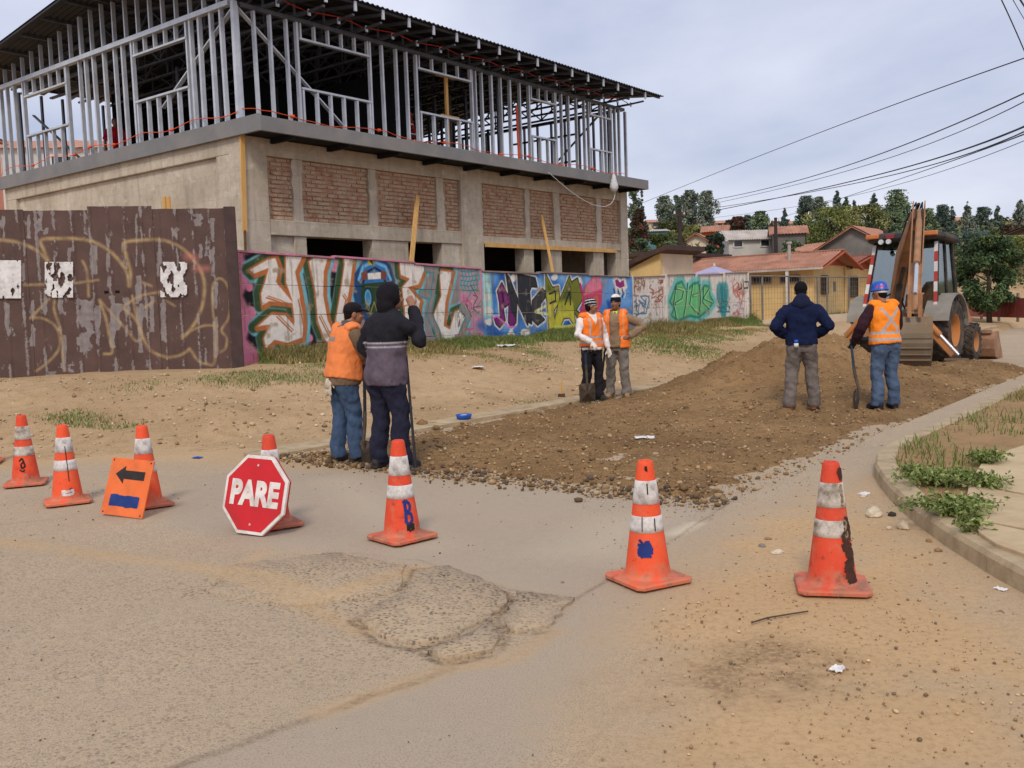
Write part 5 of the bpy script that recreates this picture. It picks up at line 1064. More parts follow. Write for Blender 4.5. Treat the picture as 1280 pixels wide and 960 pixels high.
# red boundary fence on the right
p = at_y(1205, 393, 50); p2 = at_y(1330, 398, 40); rf = thing('red_fence', 'low fence of faded red boards beyond the round tree', 'fence', (p.x, p.y, p.z), math.atan2(p2.y - p.y, p2.x - p.x)); Lf = math.hypot(p2.x - p.x, p2.y - p.y); REDB = mat('faded_red', S(150, 74, 66), S(126, 58, 54), 2, .85, .3, 10, rnd=.15); PINKB = mat('faded_pink', S(206, 128, 120), S(186, 110, 104), 2, .85, .3, 10)
n = 26
bd = MB().box((0, -.02, 0), (Lf / n - .02, .02, 1.0)).mesh('board', REDB)
for i in range(n):
    o = link('board', bd, rf, (i * Lf / n, random.uniform(-.015, .015), -.1)); o.scale = (1, 1, random.uniform(.9, 1.0))
    if i < 6: o.data = bd.copy(); o.data.materials[0] = PINKB
for i in range(0, n + 1, 5): MB().box((i * Lf / n - .05, .03, -.3), (i * Lf / n + .05, .12, 1.05)).build('post', FST, rf)
# patio canopy over the white wall
p = at_y(893, 345, 43); cn = thing('patio_canopy', 'pale lavender pyramid canopy rising over the white wall', 'canopy', (p.x, p.y, .3), R(20)); za = at_y(893, 332.5, 43).z - .3; zb_ = p.z - .3 + .1; CAN = mat('canopy_cloth', S(176, 172, 200), S(158, 154, 184), 3, .8, .2, 12)
M = MB(); n = 8; r0 = px2m(33, 43); vs = [(0, 0, za)]
for i in range(4):
    a = math.pi / 2 * i; vs.append((r0 * math.cos(a), r0 * math.sin(a), zb_)); a += math.pi / 4; vs.append((r0 * .69 * math.cos(a), r0 * .69 * math.sin(a), zb_ + .04))
fs = [(0, 1 + i, 1 + (i + 1) % 8) for i in range(8)]; nb = len(vs); vs += [(x, y, z - .18) for x, y, z in vs[1:]]; fs += [(1 + i, nb + i, nb + (i + 1) % 8, 1 + (i + 1) % 8) for i in range(8)]; M.add(vs, fs); o = M.build('canopy_cloth', CAN, cn); sd = o.modifiers.new('s', 'SOLIDIFY'); sd.thickness = .02
MB().tube([(0, 0, za), (0, 0, za + .12)], .05, 6).build('finial', WFR, cn)
for a in range(4): MB().tube([(r0 * .95 * math.cos(a * math.pi / 2), r0 * .95 * math.sin(a * math.pi / 2), -.3), (r0 * .95 * math.cos(a * math.pi / 2), r0 * .95 * math.sin(a * math.pi / 2), zb_)], .03, 6).build('leg', WFR, cn)

# ------------------------------------------------------------ trees
LEAF = {}
def leaf_mat(nm, var=.25):
    if nm not in LEAF: LEAF[nm] = vcol_mat(nm, .75, 0, 1, var, 3, .25)
    return LEAF[nm]
BARK = mat('bark', S(96, 80, 66), S(72, 60, 50), 3, .95, .5, 12, kind='Position')
def leafcloud(P, size, cols, jit=.7, flat=0.0):
    n = len(P); a = rng.normal(size=(n, 3)); a[:, 2] *= (1 - flat); a /= np.linalg.norm(a, axis=1)[:, None]; b = rng.normal(size=(n, 3)); b -= a * (a * b).sum(1)[:, None]; b /= np.linalg.norm(b, axis=1)[:, None]
    s = size * rng.uniform(1 - jit * .6, 1 + jit * .6, n); a = a * s[:, None]; b = b * (s * .55)[:, None]
    v = np.stack([P - a, P + b * .9 - a * .1, P + a, P - b * .9 - a * .1], 1).reshape(-1, 3); return v, np.arange(4 * n).reshape(n, 4), np.repeat(cols, 4, 0)
def tree(name, label, base, h, w, kind, pal, n=2200, leaf=.16, trunk=.5, group=None, crown0=.14, tr=None):
    r = thing(name, label, 'bush' if kind == 'bush' else 'tree', base, random.uniform(0, 6), group); rr = np.random.default_rng(int(abs(base[0] * 131 + base[1] * 17 + h * 7)) % 99991)
    nc = {'euc': 52, 'cone': 64, 'round': 60, 'bush': 34, 'spire': 40}[kind]; C = []; Rr = []
    for i in range(nc):
        f = rr.random(); th = rr.uniform(0, 6.28)
        if kind in ('cone', 'spire'):
            z = crown0 + (1 - crown0) * f ** 1.15; rad = w / 2 * (1 - (z - crown0) / (1 - crown0)) ** (.75 if kind == 'cone' else .9) * rr.uniform(.3, .85); cr = w * (.20 * (1 - f) ** .8 + .05)
        elif kind == 'euc':
            z = crown0 + (1 - crown0) * f; prof = math.sin(math.pi * min(1, (.12 + .86 * f))) ** .7; rad = w / 2 * prof * rr.uniform(.15, .8); cr = w * rr.uniform(.10, .2)
        else:
            z = crown0 + (1 - crown0) * (.5 + .5 * math.sin((f - .5) * math.pi * .9)); e = (z - crown0) / (1 - crown0) * 2 - 1; rad = w / 2 * math.sqrt(max(0, 1 - e * e * .9)) * rr.uniform(.35, .88); cr = w * rr.uniform(.10, .17)
        C.append((rad * math.cos(th), rad * math.sin(th), z * h)); Rr.append(cr)
    C = np.array(C); Rr = np.array(Rr); k = rr.choice(nc, n, p=Rr ** 1.6 / (Rr ** 1.6).sum()); d = rr.normal(size=(n, 3)); d /= np.linalg.norm(d, axis=1)[:, None]; rad = rr.random(n) ** .45
    P = C[k] + d * (Rr[k] * rad)[:, None] * np.array([1, 1, .85 if kind != 'euc' else 1.15]); P[:, 2] = np.clip(P[:, 2], .03 * h, h * 1.01)
    pal_ = np.array([S(*c) for c in pal]); cc = pal_[rr.integers(0, len(pal_), nc)] * rr.uniform(.75, 1.25, (nc, 1)); cols = cc[k] * rr.uniform(.7, 1.3, (n, 1))
    v, f_, cl = leafcloud(P, leaf, cols); link('crown', np_mesh('crown', v, f_, leaf_mat('foliage'), cl), r)
    M = MB(); tr = tr or w * .035 + .04; bend = [(rr.uniform(-.05, .05) * w * (i > 0), rr.uniform(-.05, .05) * w * (i > 0), h * (-.1 if i == 0 else (.15 + .72 * i / 5))) for i in range(6)]; M.loft(bend, [tr * 1.25, tr, tr * .85, tr * .6, tr * .4, tr * .15], 7)
    for i in range(7 if kind != 'spire' else 3):
        j = rr.integers(0, nc); s0 = bend[int(rr.integers(1, 4))]; mid = tuple((s0[m] + C[j][m]) / 2 + (.03 * h if m == 2 else 0) for m in range(3)); M.loft([s0, mid, tuple(C[j])], [tr * .4, tr * .25, tr * .08], 5)
    M.build('trunk', BARK, r); return r
EUC = [(112, 122, 106), (126, 134, 116), (98, 108, 96), (140, 146, 128)]; CON = [(94, 108, 96), (84, 98, 88), (106, 118, 104)]; OLV = [(112, 118, 62), (130, 132, 72), (96, 106, 58), (142, 140, 84)]; DGN = [(94, 112, 82), (106, 122, 88), (80, 96, 72), (120, 134, 98)]; RST = [(96, 66, 52), (72, 66, 48), (84, 56, 46)]  # eucalyptus, conifer and dark greens lightened and greyed to imitate slight haze
TL = [  # px, base py, top py, width px, depth, kind, palette, label
 (833, 284, 246, 24, 135, 'euc', EUC, 'grey-green eucalyptus on the ridge, first left of the near pole top'), (847, 284, 245, 14, 140, 'euc', [(110, 124, 96), (96, 110, 84)], 'thin pale airy eucalyptus just left of the pole'), (864, 286, 239, 24, 130, 'euc', EUC, 'tall rounded eucalyptus just right of the dark pole'), (853, 288, 247, 18, 132, 'euc', CON, 'dark narrow tree rising behind the dark pole'), (885, 288, 240, 26, 128, 'euc', EUC, 'tall dark eucalyptus standing above the orange house'),
 (804, 320, 237, 12, 100, 'spire', CON, 'dark spire conifer beside the right edge of the building'), (794, 322, 238, 26, 62, 'euc', DGN, 'green tree hard against the right edge of the building'), (800, 330, 262, 24, 56, 'euc', RST, 'reddish-brown tree beside the building edge'), 
 (934, 292, 270, 18, 120, 'euc', CON, 'dark bushy tree left of the white hilltop house'), (951, 292, 265, 22, 110, 'euc', DGN, 'dark round tree behind the zinc-roofed shed'), (922, 292, 272, 22, 115, 'round', RST, 'brownish thin tree above the zinc-roofed shed'), (981, 282, 261, 9, 120, 'spire', CON, 'small lone conifer on the hilltop skyline'),
 (1008, 284, 246, 24, 115, 'euc', CON, 'dark leaning eucalyptus left in the pair above the grey gable'), (1024, 284, 247, 22, 112, 'euc', EUC, 'open eucalyptus, right in the pair above the grey gable'), (1047, 288, 238, 20, 110, 'cone', CON, 'dark tall cypress above the olive thicket'), (1058, 288, 246, 16, 112, 'cone', DGN, 'green cypress just right of the tall dark cypress'), (1068, 288, 245, 9, 112, 'spire', CON, 'slim pointed cypress above the olive thicket'), (1093, 290, 243, 20, 108, 'cone', CON, 'pointed dark tree left of the excavator arm'), (1121, 292, 238, 32, 105, 'euc', DGN, 'broad dark tree behind the excavator arm'),
 (1160, 300, 262, 26, 100, 'euc', DGN, 'dense green tree right behind the excavator arm top'), (1178, 300, 257, 20, 105, 'euc', CON, 'dark tree left of the big cream hilltop house'), (1190, 302, 258, 14, 102, 'cone', CON, 'narrow dark tree touching the big cream hilltop house'), (1209, 304, 252, 20, 98, 'cone', EUC, 'tall pointed conifer before the big cream hilltop house'), (1229, 304, 260, 22, 100, 'euc', CON, 'dark twin tree right of the tall pointed conifer'), (1247, 304, 257, 16, 100, 'cone', CON, 'dark cone-shaped tree on the right part of the ridge'), (1276, 304, 250, 26, 100, 'cone', EUC, 'dark conifer cut by the right edge of the view'), (1262, 310, 282, 28, 80, 'euc', RST, 'brownish bare-looking tree near the right edge'),
 (1038, 316, 261, 72, 78, 'round', OLV, 'yellow-green willow behind the grey gable house'), (1085, 316, 258, 60, 80, 'round', [(120, 122, 72), (134, 132, 84), (104, 108, 66)], 'pale olive willow right behind the red roof'), (1112, 310, 268, 44, 82, 'round', DGN, 'green round tree behind the excavator cab'), (1004, 314, 276, 34, 82, 'round', DGN, 'grey-green tree left of the willow'),
 (800, 338, 300, 30, 52, 'bush', DGN, 'dark green bush behind the yellow shed, leftmost'), (822, 322, 294, 34, 60, 'bush', [(84, 98, 52), (98, 108, 60), (72, 86, 46)], 'mid green bush behind the yellow shed'), (846, 316, 288, 32, 66, 'bush', [(110, 112, 66), (92, 98, 56)], 'yellowish bush on the slope behind the dark pole'), (838, 318, 302, 24, 58, 'bush', DGN, 'dark bush low beside the dark pole'), (893, 312, 293, 30, 66, 'bush', [(48, 64, 50), (60, 76, 60)], 'dark blue-green bush before the orange house'), (990, 314, 301, 24, 62, 'bush', DGN, 'green bush before the grey board shed'), (838, 300, 278, 36, 100, 'bush', [(96, 98, 60), (80, 88, 54)], 'scrubby bushes below the ridge eucalyptus'), (868, 298, 283, 26, 96, 'bush', OLV, 'olive bush on the slope left of the orange house'), (915, 296, 276, 26, 104, 'bush', RST, 'bare brownish shrub above the zinc-roofed shed'), (1130, 308, 280, 40, 76, 'bush', DGN, 'green bush filling the gap behind the excavator cab'), (960, 300, 284, 24, 98, 'bush', CON, 'dark bush between zinc-roofed shed and hilltop house'),
 (1180, 328, 292, 44, 66, 'bush', DGN, 'dark green thicket behind the right side of the cab'), (1262, 330, 296, 50, 58, 'bush', OLV, 'olive-yellow bush behind the round tree'), (1215, 318, 290, 50, 72, 'bush', CON, 'dark thicket above the round tree')]
for px, pb, pt, w, d, kd, pa, lb in TL:
    b = at_y(px, pb, d); t = at_y(px, pt, d); h = t.z - b.z + .6; W_ = px2m(w, d) * (1.3 if kd in ('euc', 'cone', 'spire') else 1.15)
    tree('bush' if kd == 'bush' else 'tree', lb, (b.x, b.y, b.z - .6), h, W_, kd, pa, n=int(3000 + 60 * w), leaf=px2m(1.5, d), group='bushes on the hillside' if kd == 'bush' else 'trees on the hillside')
b = at_y(1237, 393, 45); t = at_y(1237, 298, 45)
tree('street_tree', 'round dense dark green street tree right of the digger', (b.x, b.y, b.z - .1), t.z - b.z + .1, px2m(84, 45), 'round', [(76, 96, 60), (88, 110, 66), (62, 80, 52), (104, 122, 76)], n=17000, leaf=.085, crown0=.12, tr=.11)
# ------------------------------------------------------------ poles and wires
def pole(px, pb, pt, d, r, label, arms=1):
    b = at_y(px, pb, d); t = at_y(px, pt, d); p = thing('utility_pole', label, 'pole', (b.x, b.y, b.z - 1.0), R(40)); h = t.z - b.z + 1.0
    M = MB(); M.loft([(0, 0, 0), (0, 0, h * .5), (0, 0, h)], [r * 1.15, r, r * .85], 10); M.build('shaft', mat('pole_wood', S(70, 58, 54), S(54, 46, 44), 4, .9, .4, 20), p)
    for i in range(arms): MB().box((-.5, -.05, h - .35 - i * .5), (.5, .05, h - .25 - i * .5)).build('crossarm', BARK, p)
    for s_ in (-.4, 0, .4): MB().lathe([(0, h - .25), (.04, h - .25), (.05, h - .16), (.02, h - .1), (0, h - .1)], 8, (s_, 0, 0)).build('insulator', WFR, p)
    return Vector((b.x, b.y, t.z))
pA = pole(851, 345, 262, 52, .13, 'dark wooden utility pole rising behind the white wall'); pB = pole(970, 316, 272, 68, .13, 'dark wooden utility pole on the slope right of the zinc-roofed shed')
CAB = mat('cable_black', S(36, 36, 42), S(28, 28, 34), 3, .6, 0)
def cable(pts, r, label, n=26, ext0=0.0):
    P = [at_y(*p) for p in pts]; out = []
    for i in range(n + 1):
        f = i / n; L = [1.0] * 3; ts = (0, .5, 1); 
        w = [(f - .5) * (f - 1) / .5, f * (f - 1) / -.25, f * (f - .5) / .5]; out.append(P[0] * w[0] + P[1] * w[1] + P[2] * w[2])
    d1 = (out[-1] - out[-2]).normalized(); d0 = (out[0] - out[1]).normalized(); out = ([out[0] + d0 * ext0] if ext0 else []) + out + [out[-1] + d1 * 12, out[-1] + d1 * 30]
    tag(MB().tube(out, r, 6).build('power_cable', CAB), label, 'cable', 'overhead cables')
cable([(812, 250, 56), (985, 181, 36), (1285, 71, 18)], .012, 'overhead cable highest on the right, rising from the building edge', ext0=25)
cable([(868, 254, 52), (1010, 222, 34), (1290, 112, 16)], .014, 'overhead cable second from the top on the right')
cable([(850, 263, 52), (1040, 219, 34), (1290, 122, 16)], .010, 'thin overhead cable hugging the second one from below')
cable([(895, 263, 52), (1075, 224, 34), (1290, 154, 16)], .020, 'thick overhead cable in the middle of the bundle')
cable([(852, 266, 52), (1060, 231, 34), (1290, 160, 16)], .014, 'overhead cable just below the thick one')
cable([(970, 274, 66), (1100, 232, 40), (1290, 164, 16)], .012, 'overhead cable that reaches the pole by the zinc-roofed shed')
cable([(852, 276, 52), (1030, 252, 36), (1290, 172, 17)], .007, 'thinnest overhead cable, lowest of the bundle')
cable([(1246, -12, 9), (1264, 26, 10), (1284, 72, 11)], .006, 'thin cable dropping through the top right corner, outermost left', ext0=25); cable([(1262, -8, 9), (1272, 10, 10), (1284, 30, 11)], .004, 'faint cable dropping through the top right corner, middle one', ext0=25); cable([(1272, -6, 9), (1278, 4, 10), (1286, 16, 11)], .009, 'thick cable at the extreme top right corner', ext0=25)
cable([(-10, 54, 60), (40, 42, 52), (95, 18, 44)], .018, 'overhead cable running behind the roof at top left', ext0=25)

# scrub cover on the slope
n = 26000; Y = 54 + 130 * rng.random(n) ** 1.25; X = Y * rng.uniform(.1, .62, n); keep = fbm(X, Y, .09, 4, 61) > .47; X, Y = X[keep], Y[keep]; Zs = ground_h(X, Y)
cp = np.array([S(*c) for c in ((92, 100, 58), (110, 112, 66), (74, 88, 52), (122, 112, 76), (60, 74, 50))]); g = (vnoise(X, Y, .12, 3) * 4.99).astype(int)
P = np.stack([X, Y, Zs + rng.random(len(X)) ** 1.5 * (.3 + 2.2 * np.clip(fbm(X, Y, .16, 3, 5) - .35, 0, 1) * 1.6)], -1)
v, f_, cl = leafcloud(P, .22, cp[g] * rng.uniform(.7, 1.25, (len(X), 1))); v = (v.reshape(-1, 4, 3) - P[:, None]) * (Y / 80)[:, None, None] + P[:, None]
tag(link('scrub', np_mesh('scrub', v.reshape(-1, 3), f_, leaf_mat('foliage'), cl)), kind='stuff')
# ------------------------------------------------------------ backhoe loader (local: +y heads up the street, rear towards us)
CASE = mat('digger_orange', S(196, 126, 66), S(176, 108, 54), 2.5, .6, .15, 30, dirt=S(150, 122, 92), dscale=2.5, damt=.75); RUSTY = mat('worn_boom_paint', S(176, 128, 88), S(152, 108, 76), 3, .75, .3, 25, dirt=S(124, 102, 82), dscale=4, damt=.8)
DARKM = mat('digger_frame', S(54, 52, 52), S(42, 40, 40), 4, .7, .2, 30, dirt=S(110, 92, 74), dscale=3, damt=.5); BUCK = mat('worn_bucket_steel', S(128, 112, 92), S(104, 90, 74), 4, .65, .4, 30, metal=.15, dirt=S(140, 112, 80), dscale=4, damt=.7)
TYRE = mat('tyre_rubber', S(66, 60, 56), S(50, 46, 44), 6, .92, .3, 40, dirt=S(124, 104, 84), dscale=5, damt=.6); CHROME = mat('chrome_rod', S(214, 214, 216), S(200, 200, 204), 3, .2, 0, metal=.8, spec=.6); FEND = mat('fender_grey', S(150, 144, 134), S(134, 128, 118), 4, .7, .2, 30); LAMPW = mat('lamp_glass', S(214, 216, 214), S(196, 198, 196), 4, .2, 0, spec=.6); AMB = mat('amber_lens', S(206, 122, 62), S(188, 104, 50), 4, .3, 0, spec=.5); RLENS = mat('red_lens', S(150, 40, 40), S(130, 32, 34), 4, .3, 0, spec=.5); REDS = mat('red_tape', S(182, 66, 56), S(168, 58, 52), 6, .6, .1); WHTS = mat('white_tape', S(226, 220, 214), S(210, 204, 198), 6, .6, .1); HOSE = mat('black_hose', S(30, 30, 32), S(24, 24, 26), 5, .6, 0); SEATM = mat('seat_black', S(28, 28, 30), S(22, 22, 24), 5, .8, .1)
k = NT('cab_glass'); mx = k.n('MixShader'); tr = k.n('BsdfTransparent', Color=(.52, .62, .60)); gl = k.n('BsdfGlossy', Color=(.85, .9, .9), Roughness=.06); k.set(mx.inputs[0], .30); k.t.links.new(tr.outputs[0], mx.inputs[1]); k.t.links.new(gl.outputs[0], mx.inputs[2]); k.t.links.new(mx.outputs[0], k.out.inputs[0]); CGL = k.m
DO = Vector((9.72, 23.15, -.10)); dg = thing('backhoe_loader', 'dusty orange backhoe loader seen from behind with its rear bucket lowered into the soil', 'digger', DO, -R(40)); dg.rotation_euler = (-R(3.0), 0, -R(40)); dg.scale = (1.05, 1.05, 1.07)
def d_part(name, M, m, sm=False, bev=0.0, par=None): return M.build(name, m, par or dg, sm, bev)
def wheel(x, y, r, w, rr, lugs):
    wm = bpy.data.objects.new('wheel', None)
    T = MB(); s_ = 1 if x > 0 else -1; prof = [(rr, -w * .42), (r * .80, -w * .5), (r * .94, -w * .47), (r * .985, -w * .36), (r * .99, 0), (r * .985, w * .36), (r * .94, w * .47), (r * .80, w * .5), (rr, w * .42), (rr, -w * .42)]
    T.lathe([(a, b) for a, b in prof], 40, (x, y, r), 'x')
    for i in range(lugs):
        for sd in (-1, 1):
            a0 = 2 * math.pi * (i + .5 * (sd > 0)) / lugs; a1 = a0 + .26; P = lambda a, xx, rad: (x + xx, y + rad * math.cos(a), r + rad * math.sin(a)); lw = .5 * 2 * math.pi / lugs * .75; vs = []
            for rad in (r * .95, r * 1.035): vs += [P(a0, 0, rad), P(a0 + lw, 0, rad), P(a1 + lw, sd * w * .5, rad * (1 if rad < r else .985)), P(a1, sd * w * .5, rad * (1 if rad < r else .985))]
            T.add(vs, [(3, 2, 1, 0), (4, 5, 6, 7), (0, 1, 5, 4), (1, 2, 6, 5), (2, 3, 7, 6), (3, 0, 4, 7)])
    o = d_part('wheel', T, TYRE); Q = MB(); Q.lathe([(rr * 1.02, w * .44 * s_), (rr * .92, w * .40 * s_), (rr * .86, w * .12 * s_), (rr * .45, w * .08 * s_), (rr * .40, w * .20 * s_), (rr * .12, w * .22 * s_), (0.001, w * .22 * s_)], 32, (x, y, r), 'x'); Q.lathe([(rr * 1.02, -w * .44 * s_), (rr * .9, -w * .3 * s_), (.001, -w * .3 * s_)], 32, (x, y, r), 'x')
    for i in range(8): a = i * math.pi / 4; Q.ball((x + s_ * w * .10, y + rr * .62 * math.cos(a), r + rr * .62 * math.sin(a)), .022, 6, 4)
    Q.build('rim', CASE, o, True); return o
for x in (-.86, .86): wheel(x, 0, .70, .46, .36, 20); wheel(x * .97, 2.15, .45, .32, .24, 18)
# chassis, hood, platform
d_part('chassis', MB().box((-.42, -.85, .45), (.42, 2.5, .85)).box((-.62, -.55, .80), (.62, 1.25, 1.06)), DARKM, bev=.02)
d_part('axle', MB().tube([(-.8, 0, .7), (.8, 0, .7)], .13, 10).tube([(-.75, 2.15, .45), (.75, 2.15, .45)], .09, 10), DARKM)
M = MB(); M.prism([(-.46, 1.2, .95), (-.46, 2.75, .95), (-.46, 2.75, 1.40), (-.46, 1.2, 1.58)], (.92, 0, 0)); d_part('hood', M, CASE, bev=.04); d_part('grille', MB().box((-.40, 2.752, .98), (.40, 2.78, 1.36)), DARKM); d_part('exhaust_pipe', MB().tube([(-.34, 1.75, 1.4), (-.34, 1.75, 2.45), (-.34, 1.68, 2.56)], .035, 10), DARKM)
for s_ in (-1, 1):
    pts = [(s_ * .86, .82 * math.cos(a), .70 + .80 * math.sin(a)) for a in np.linspace(.15, 2.9, 14)]; vs = []; 
    for p in pts:
        for dx in (-.27, .27):
            for dr in (0, .03): c_ = Vector((0, p[1], p[2] - .70)); c_ = c_ * (1 + dr / c_.length); vs.append((p[0] + dx, c_.y, c_.z + .70))
    fs = []
    for i in range(13): a = i * 4; b = a + 4; fs += [(a, a + 2, b + 2, b), (a + 1, b + 1, b + 3, a + 3), (a, b, b + 1, a + 1), (a + 2, a + 3, b + 3, b + 2)]
    fs += [(0, 1, 3, 2), (52, 54, 55, 53)]; d_part('fender', MB().add(vs, fs), FEND)
# cab
zb, zt = 1.06, 2.74; CB = {-1: (-.80, -.62), 1: (.80, -.62)}; rb, rtp, fb, ft = -.60, -.18, 1.12, .92; xb, xt = .80, .68
cr = {(s_, e): (Vector((s_ * xb, rb if e == 'r' else fb, zb)), Vector((s_ * xt, rtp if e == 'r' else ft, zt))) for s_ in (-1, 1) for e in 'rf'}
for (s_, e), (a, b) in cr.items(): d_part('cab_post', MB().beam(a, b, .085, .085, (0, 1, 0)), DARKM, bev=.015)
for s_ in (-1, 1): d_part('cab_post', MB().beam((s_ * xb, .32, zb), (s_ * xt, .36, zt), .06, .06, (0, 1, 0)), DARKM)
d_part('cab_rail', MB().beam(cr[(-1, 'r')][0], cr[(1, 'r')][0], .09, .09).beam(cr[(-1, 'f')][0], cr[(1, 'f')][0], .09, .09).beam(cr[(-1, 'r')][0], cr[(-1, 'f')][0], .08, .08).beam(cr[(1, 'r')][0], cr[(1, 'f')][0], .08, .08), DARKM)
for s_ in (-1, 1):        # striped warning tape on the rear posts
    a, b = cr[(s_, 'r')]; o = Vector((0, -.062, 0)); n = 7
    for i in range(n): p, q = a.lerp(b, .02 + .94 * i / n) + o, a.lerp(b, .02 + .94 * (i + 1) / n - .002) + o; d_part('warning_stripe', MB().beam(p, q, .075, .02, (0, 1, 0)), WHTS if i % 2 == 0 else REDS)
def pane(pts, ins=.04): c = sum(pts, Vector()) / len(pts); return [c + (p - c) * (1 - ins / (p - c).length) for p in pts]
def glass(name, pts, nrm):
    M = MB(); M.prism(pane(pts), Vector(nrm) * .012); return d_part(name, M, CGL)
glass('rear_window', [cr[(-1, 'r')][0], cr[(1, 'r')][0], cr[(1, 'r')][1], cr[(-1, 'r')][1]], (0, 1, 0)); glass('front_window', [cr[(-1, 'f')][0], cr[(1, 'f')][0], cr[(1, 'f')][1], cr[(-1, 'f')][1]], (0, -1, 0))
for s_ in (-1, 1):
    m0, m1 = Vector((s_ * xb, .32, zb)), Vector((s_ * xt, .36, zt)); glass('side_window', [cr[(s_, 'r')][0], m0, m1, cr[(s_, 'r')][1]], (-s_, 0, 0)); glass('side_window', [m0, cr[(s_, 'f')][0], cr[(s_, 'f')][1], m1], (-s_, 0, 0))
    c0, c1, c2 = Vector((s_ * (xb - .02), rb + .08, 1.62)), Vector((s_ * .775, .0, 1.45)), Vector((s_ * .76, .34, 1.42)); d_part('window_trim', MB().tube([c0, c0.lerp(c1, .5) + Vector((0, 0, -.05)), c1, c1.lerp(c2, .5), c2], .022, 6), DARKM)
d_part('cab_roof', MB().loft([(0, .36, 2.72), (0, .36, 2.78), (0, .36, 2.88), (0, .36, 2.93)], [(.84, .90), (.88, .94), (.84, .90), (.66, .70)], 28, (1, 0, 0), pw=5), DARKM, bev=.02)
for s_ in (-1, 1): d_part('corner_light', MB().box((s_ * .64 - .15, -.60, 2.785), (s_ * .64 + .15, -.50, 2.885)), AMB, bev=.02); d_part('tail_light', MB().box((s_ * .24 - .1, -.592, 2.77), (s_ * .24 + .1, -.50, 2.86)), RLENS, bev=.01)
for x in (-.42, -.25): d_part('work_light', MB().lathe([(.0, .0), (.055, .0), (.06, .03), (.05, .10)], 14, (x, -.66, 2.70), 'y'), LAMPW)
d_part('beacon', MB().lathe([(.05, 2.92), (.05, 3.02), (.03, 3.05), (.0, 3.05)], 12, (-.5, -.1, 0)), DARKM)
st = d_part('seat', MB().box((-.25, .1, 1.10), (.25, .60, 1.48)), SEATM, bev=.05); MB().loft([(0, .60, 1.42), (0, .68, 1.75), (0, .72, 2.08)], [(.25, .07), (.24, .07), (.17, .05)], 14, (1, 0, 0), pw=4).build('seat_back', SEATM, st, True)
d_part('control_console', MB().box((-.42, -.42, 1.06), (.42, -.22, 1.52)), DARKM, bev=.03); d_part('lever', MB().tube([(-.2, -.3, 1.5), (-.22, -.26, 1.72)], .014, 6).tube([(.2, -.3, 1.5), (.22, -.26, 1.72)], .014, 6).ball((-.22, -.26, 1.74), .03, 8, 6).ball((.22, -.26, 1.74), .03, 8, 6), SEATM)
d_part('steering_wheel', MB().tube([(.19 * math.cos(a), .92 + .05 * math.sin(a), 1.68 + .19 * math.sin(a)) for a in np.linspace(0, 6.283, 17)], .016, 6), SEATM)
# loader arms and front bucket
for s_ in (-1, 1):
    d_part('loader_arm', MB().beam((s_ * .60, 1.02, 1.46), (s_ * .66, 2.25, 1.22), .12, .24).beam((s_ * .66, 2.2, 1.25), (s_ * .66, 3.15, .42), .12, .26), CASE, bev=.02); d_part('loader_tower', MB().box((s_ * .60 - .09, .95, .85), (s_ * .60 + .09, 1.2, 1.6)), CASE, bev=.02)
    d_part('loader_cylinder', MB().tube([(s_ * .62, 1.15, .95), (s_ * .66, 1.8, 1.05)], .05, 8).tube([(s_ * .66, 1.8, 1.05), (s_ * .66, 2.3, 1.14)], .028, 8), DARKM)
prof = [(3.12, .70), (3.04, .52), (3.06, .28), (3.18, .10), (3.42, .04), (3.98, .03)]
M = MB(); vs = [(x, y, z) for x in (-1.14, 1.14) for y, z in prof]; inn = [(x, y + (.03 if i < 3 else .01), z + (.005 if i < 3 else .03)) for x in (-1.14, 1.14) for i, (y, z) in enumerate(prof)]; n = 6; allv = vs + inn
fs = [(i, i + 1, n + i + 1, n + i) for i in range(5)] + [(2 * n + i, 3 * n + i, 3 * n + i + 1, 2 * n + i + 1) for i in range(5)] + [(0, n, 3 * n, 2 * n), (n - 1, 3 * n - 1, 4 * n - 1, 2 * n - 1)]
FBK = mat('front_bucket_paint', S(172, 132, 104), S(150, 112, 88), 3, .7, .3, 25, dirt=S(120, 92, 74), dscale=3, damt=.7)
d_part('front_bucket', M.add(allv, fs), FBK)
for s_ in (-1, 1): d_part('bucket_side', MB().prism([(s_ * 1.14, y, z) for y, z in prof] + [(s_ * 1.14, 3.95, .10), (s_ * 1.14, 3.45, .72)], (s_ * .03, 0, 0)), FBK)
d_part('bucket_rib', MB().box((-1.1, 3.02, .66), (1.1, 3.14, .74)), FBK)
# stabilisers
d_part('stabiliser_frame', MB().box((-.72, -.95, .55), (.72, -.68, 1.0)), RUSTY, bev=.02)
for s_ in (-1, 1):
    d_part('stabiliser_leg', MB().beam((s_ * .62, -.98, .92), (s_ * 1.32, -1.02, .16), .16, .20, (0, 1, 0)), CASE, bev=.015); d_part('stabiliser_pad', MB().box((s_ * 1.36 - .2, -1.22, .04), (s_ * 1.36 + .2, -.84, .09)), BUCK)
    a, b = Vector((s_ * .55, -1.10, 1.12)), Vector((s_ * 1.42, -1.12, .16)); d_part('stabiliser_cylinder', MB().tube([a, a.lerp(b, .56)], .06, 12), CASE); d_part('cylinder_rod', MB().tube([a.lerp(b, .54), b], .030, 10), CHROME)
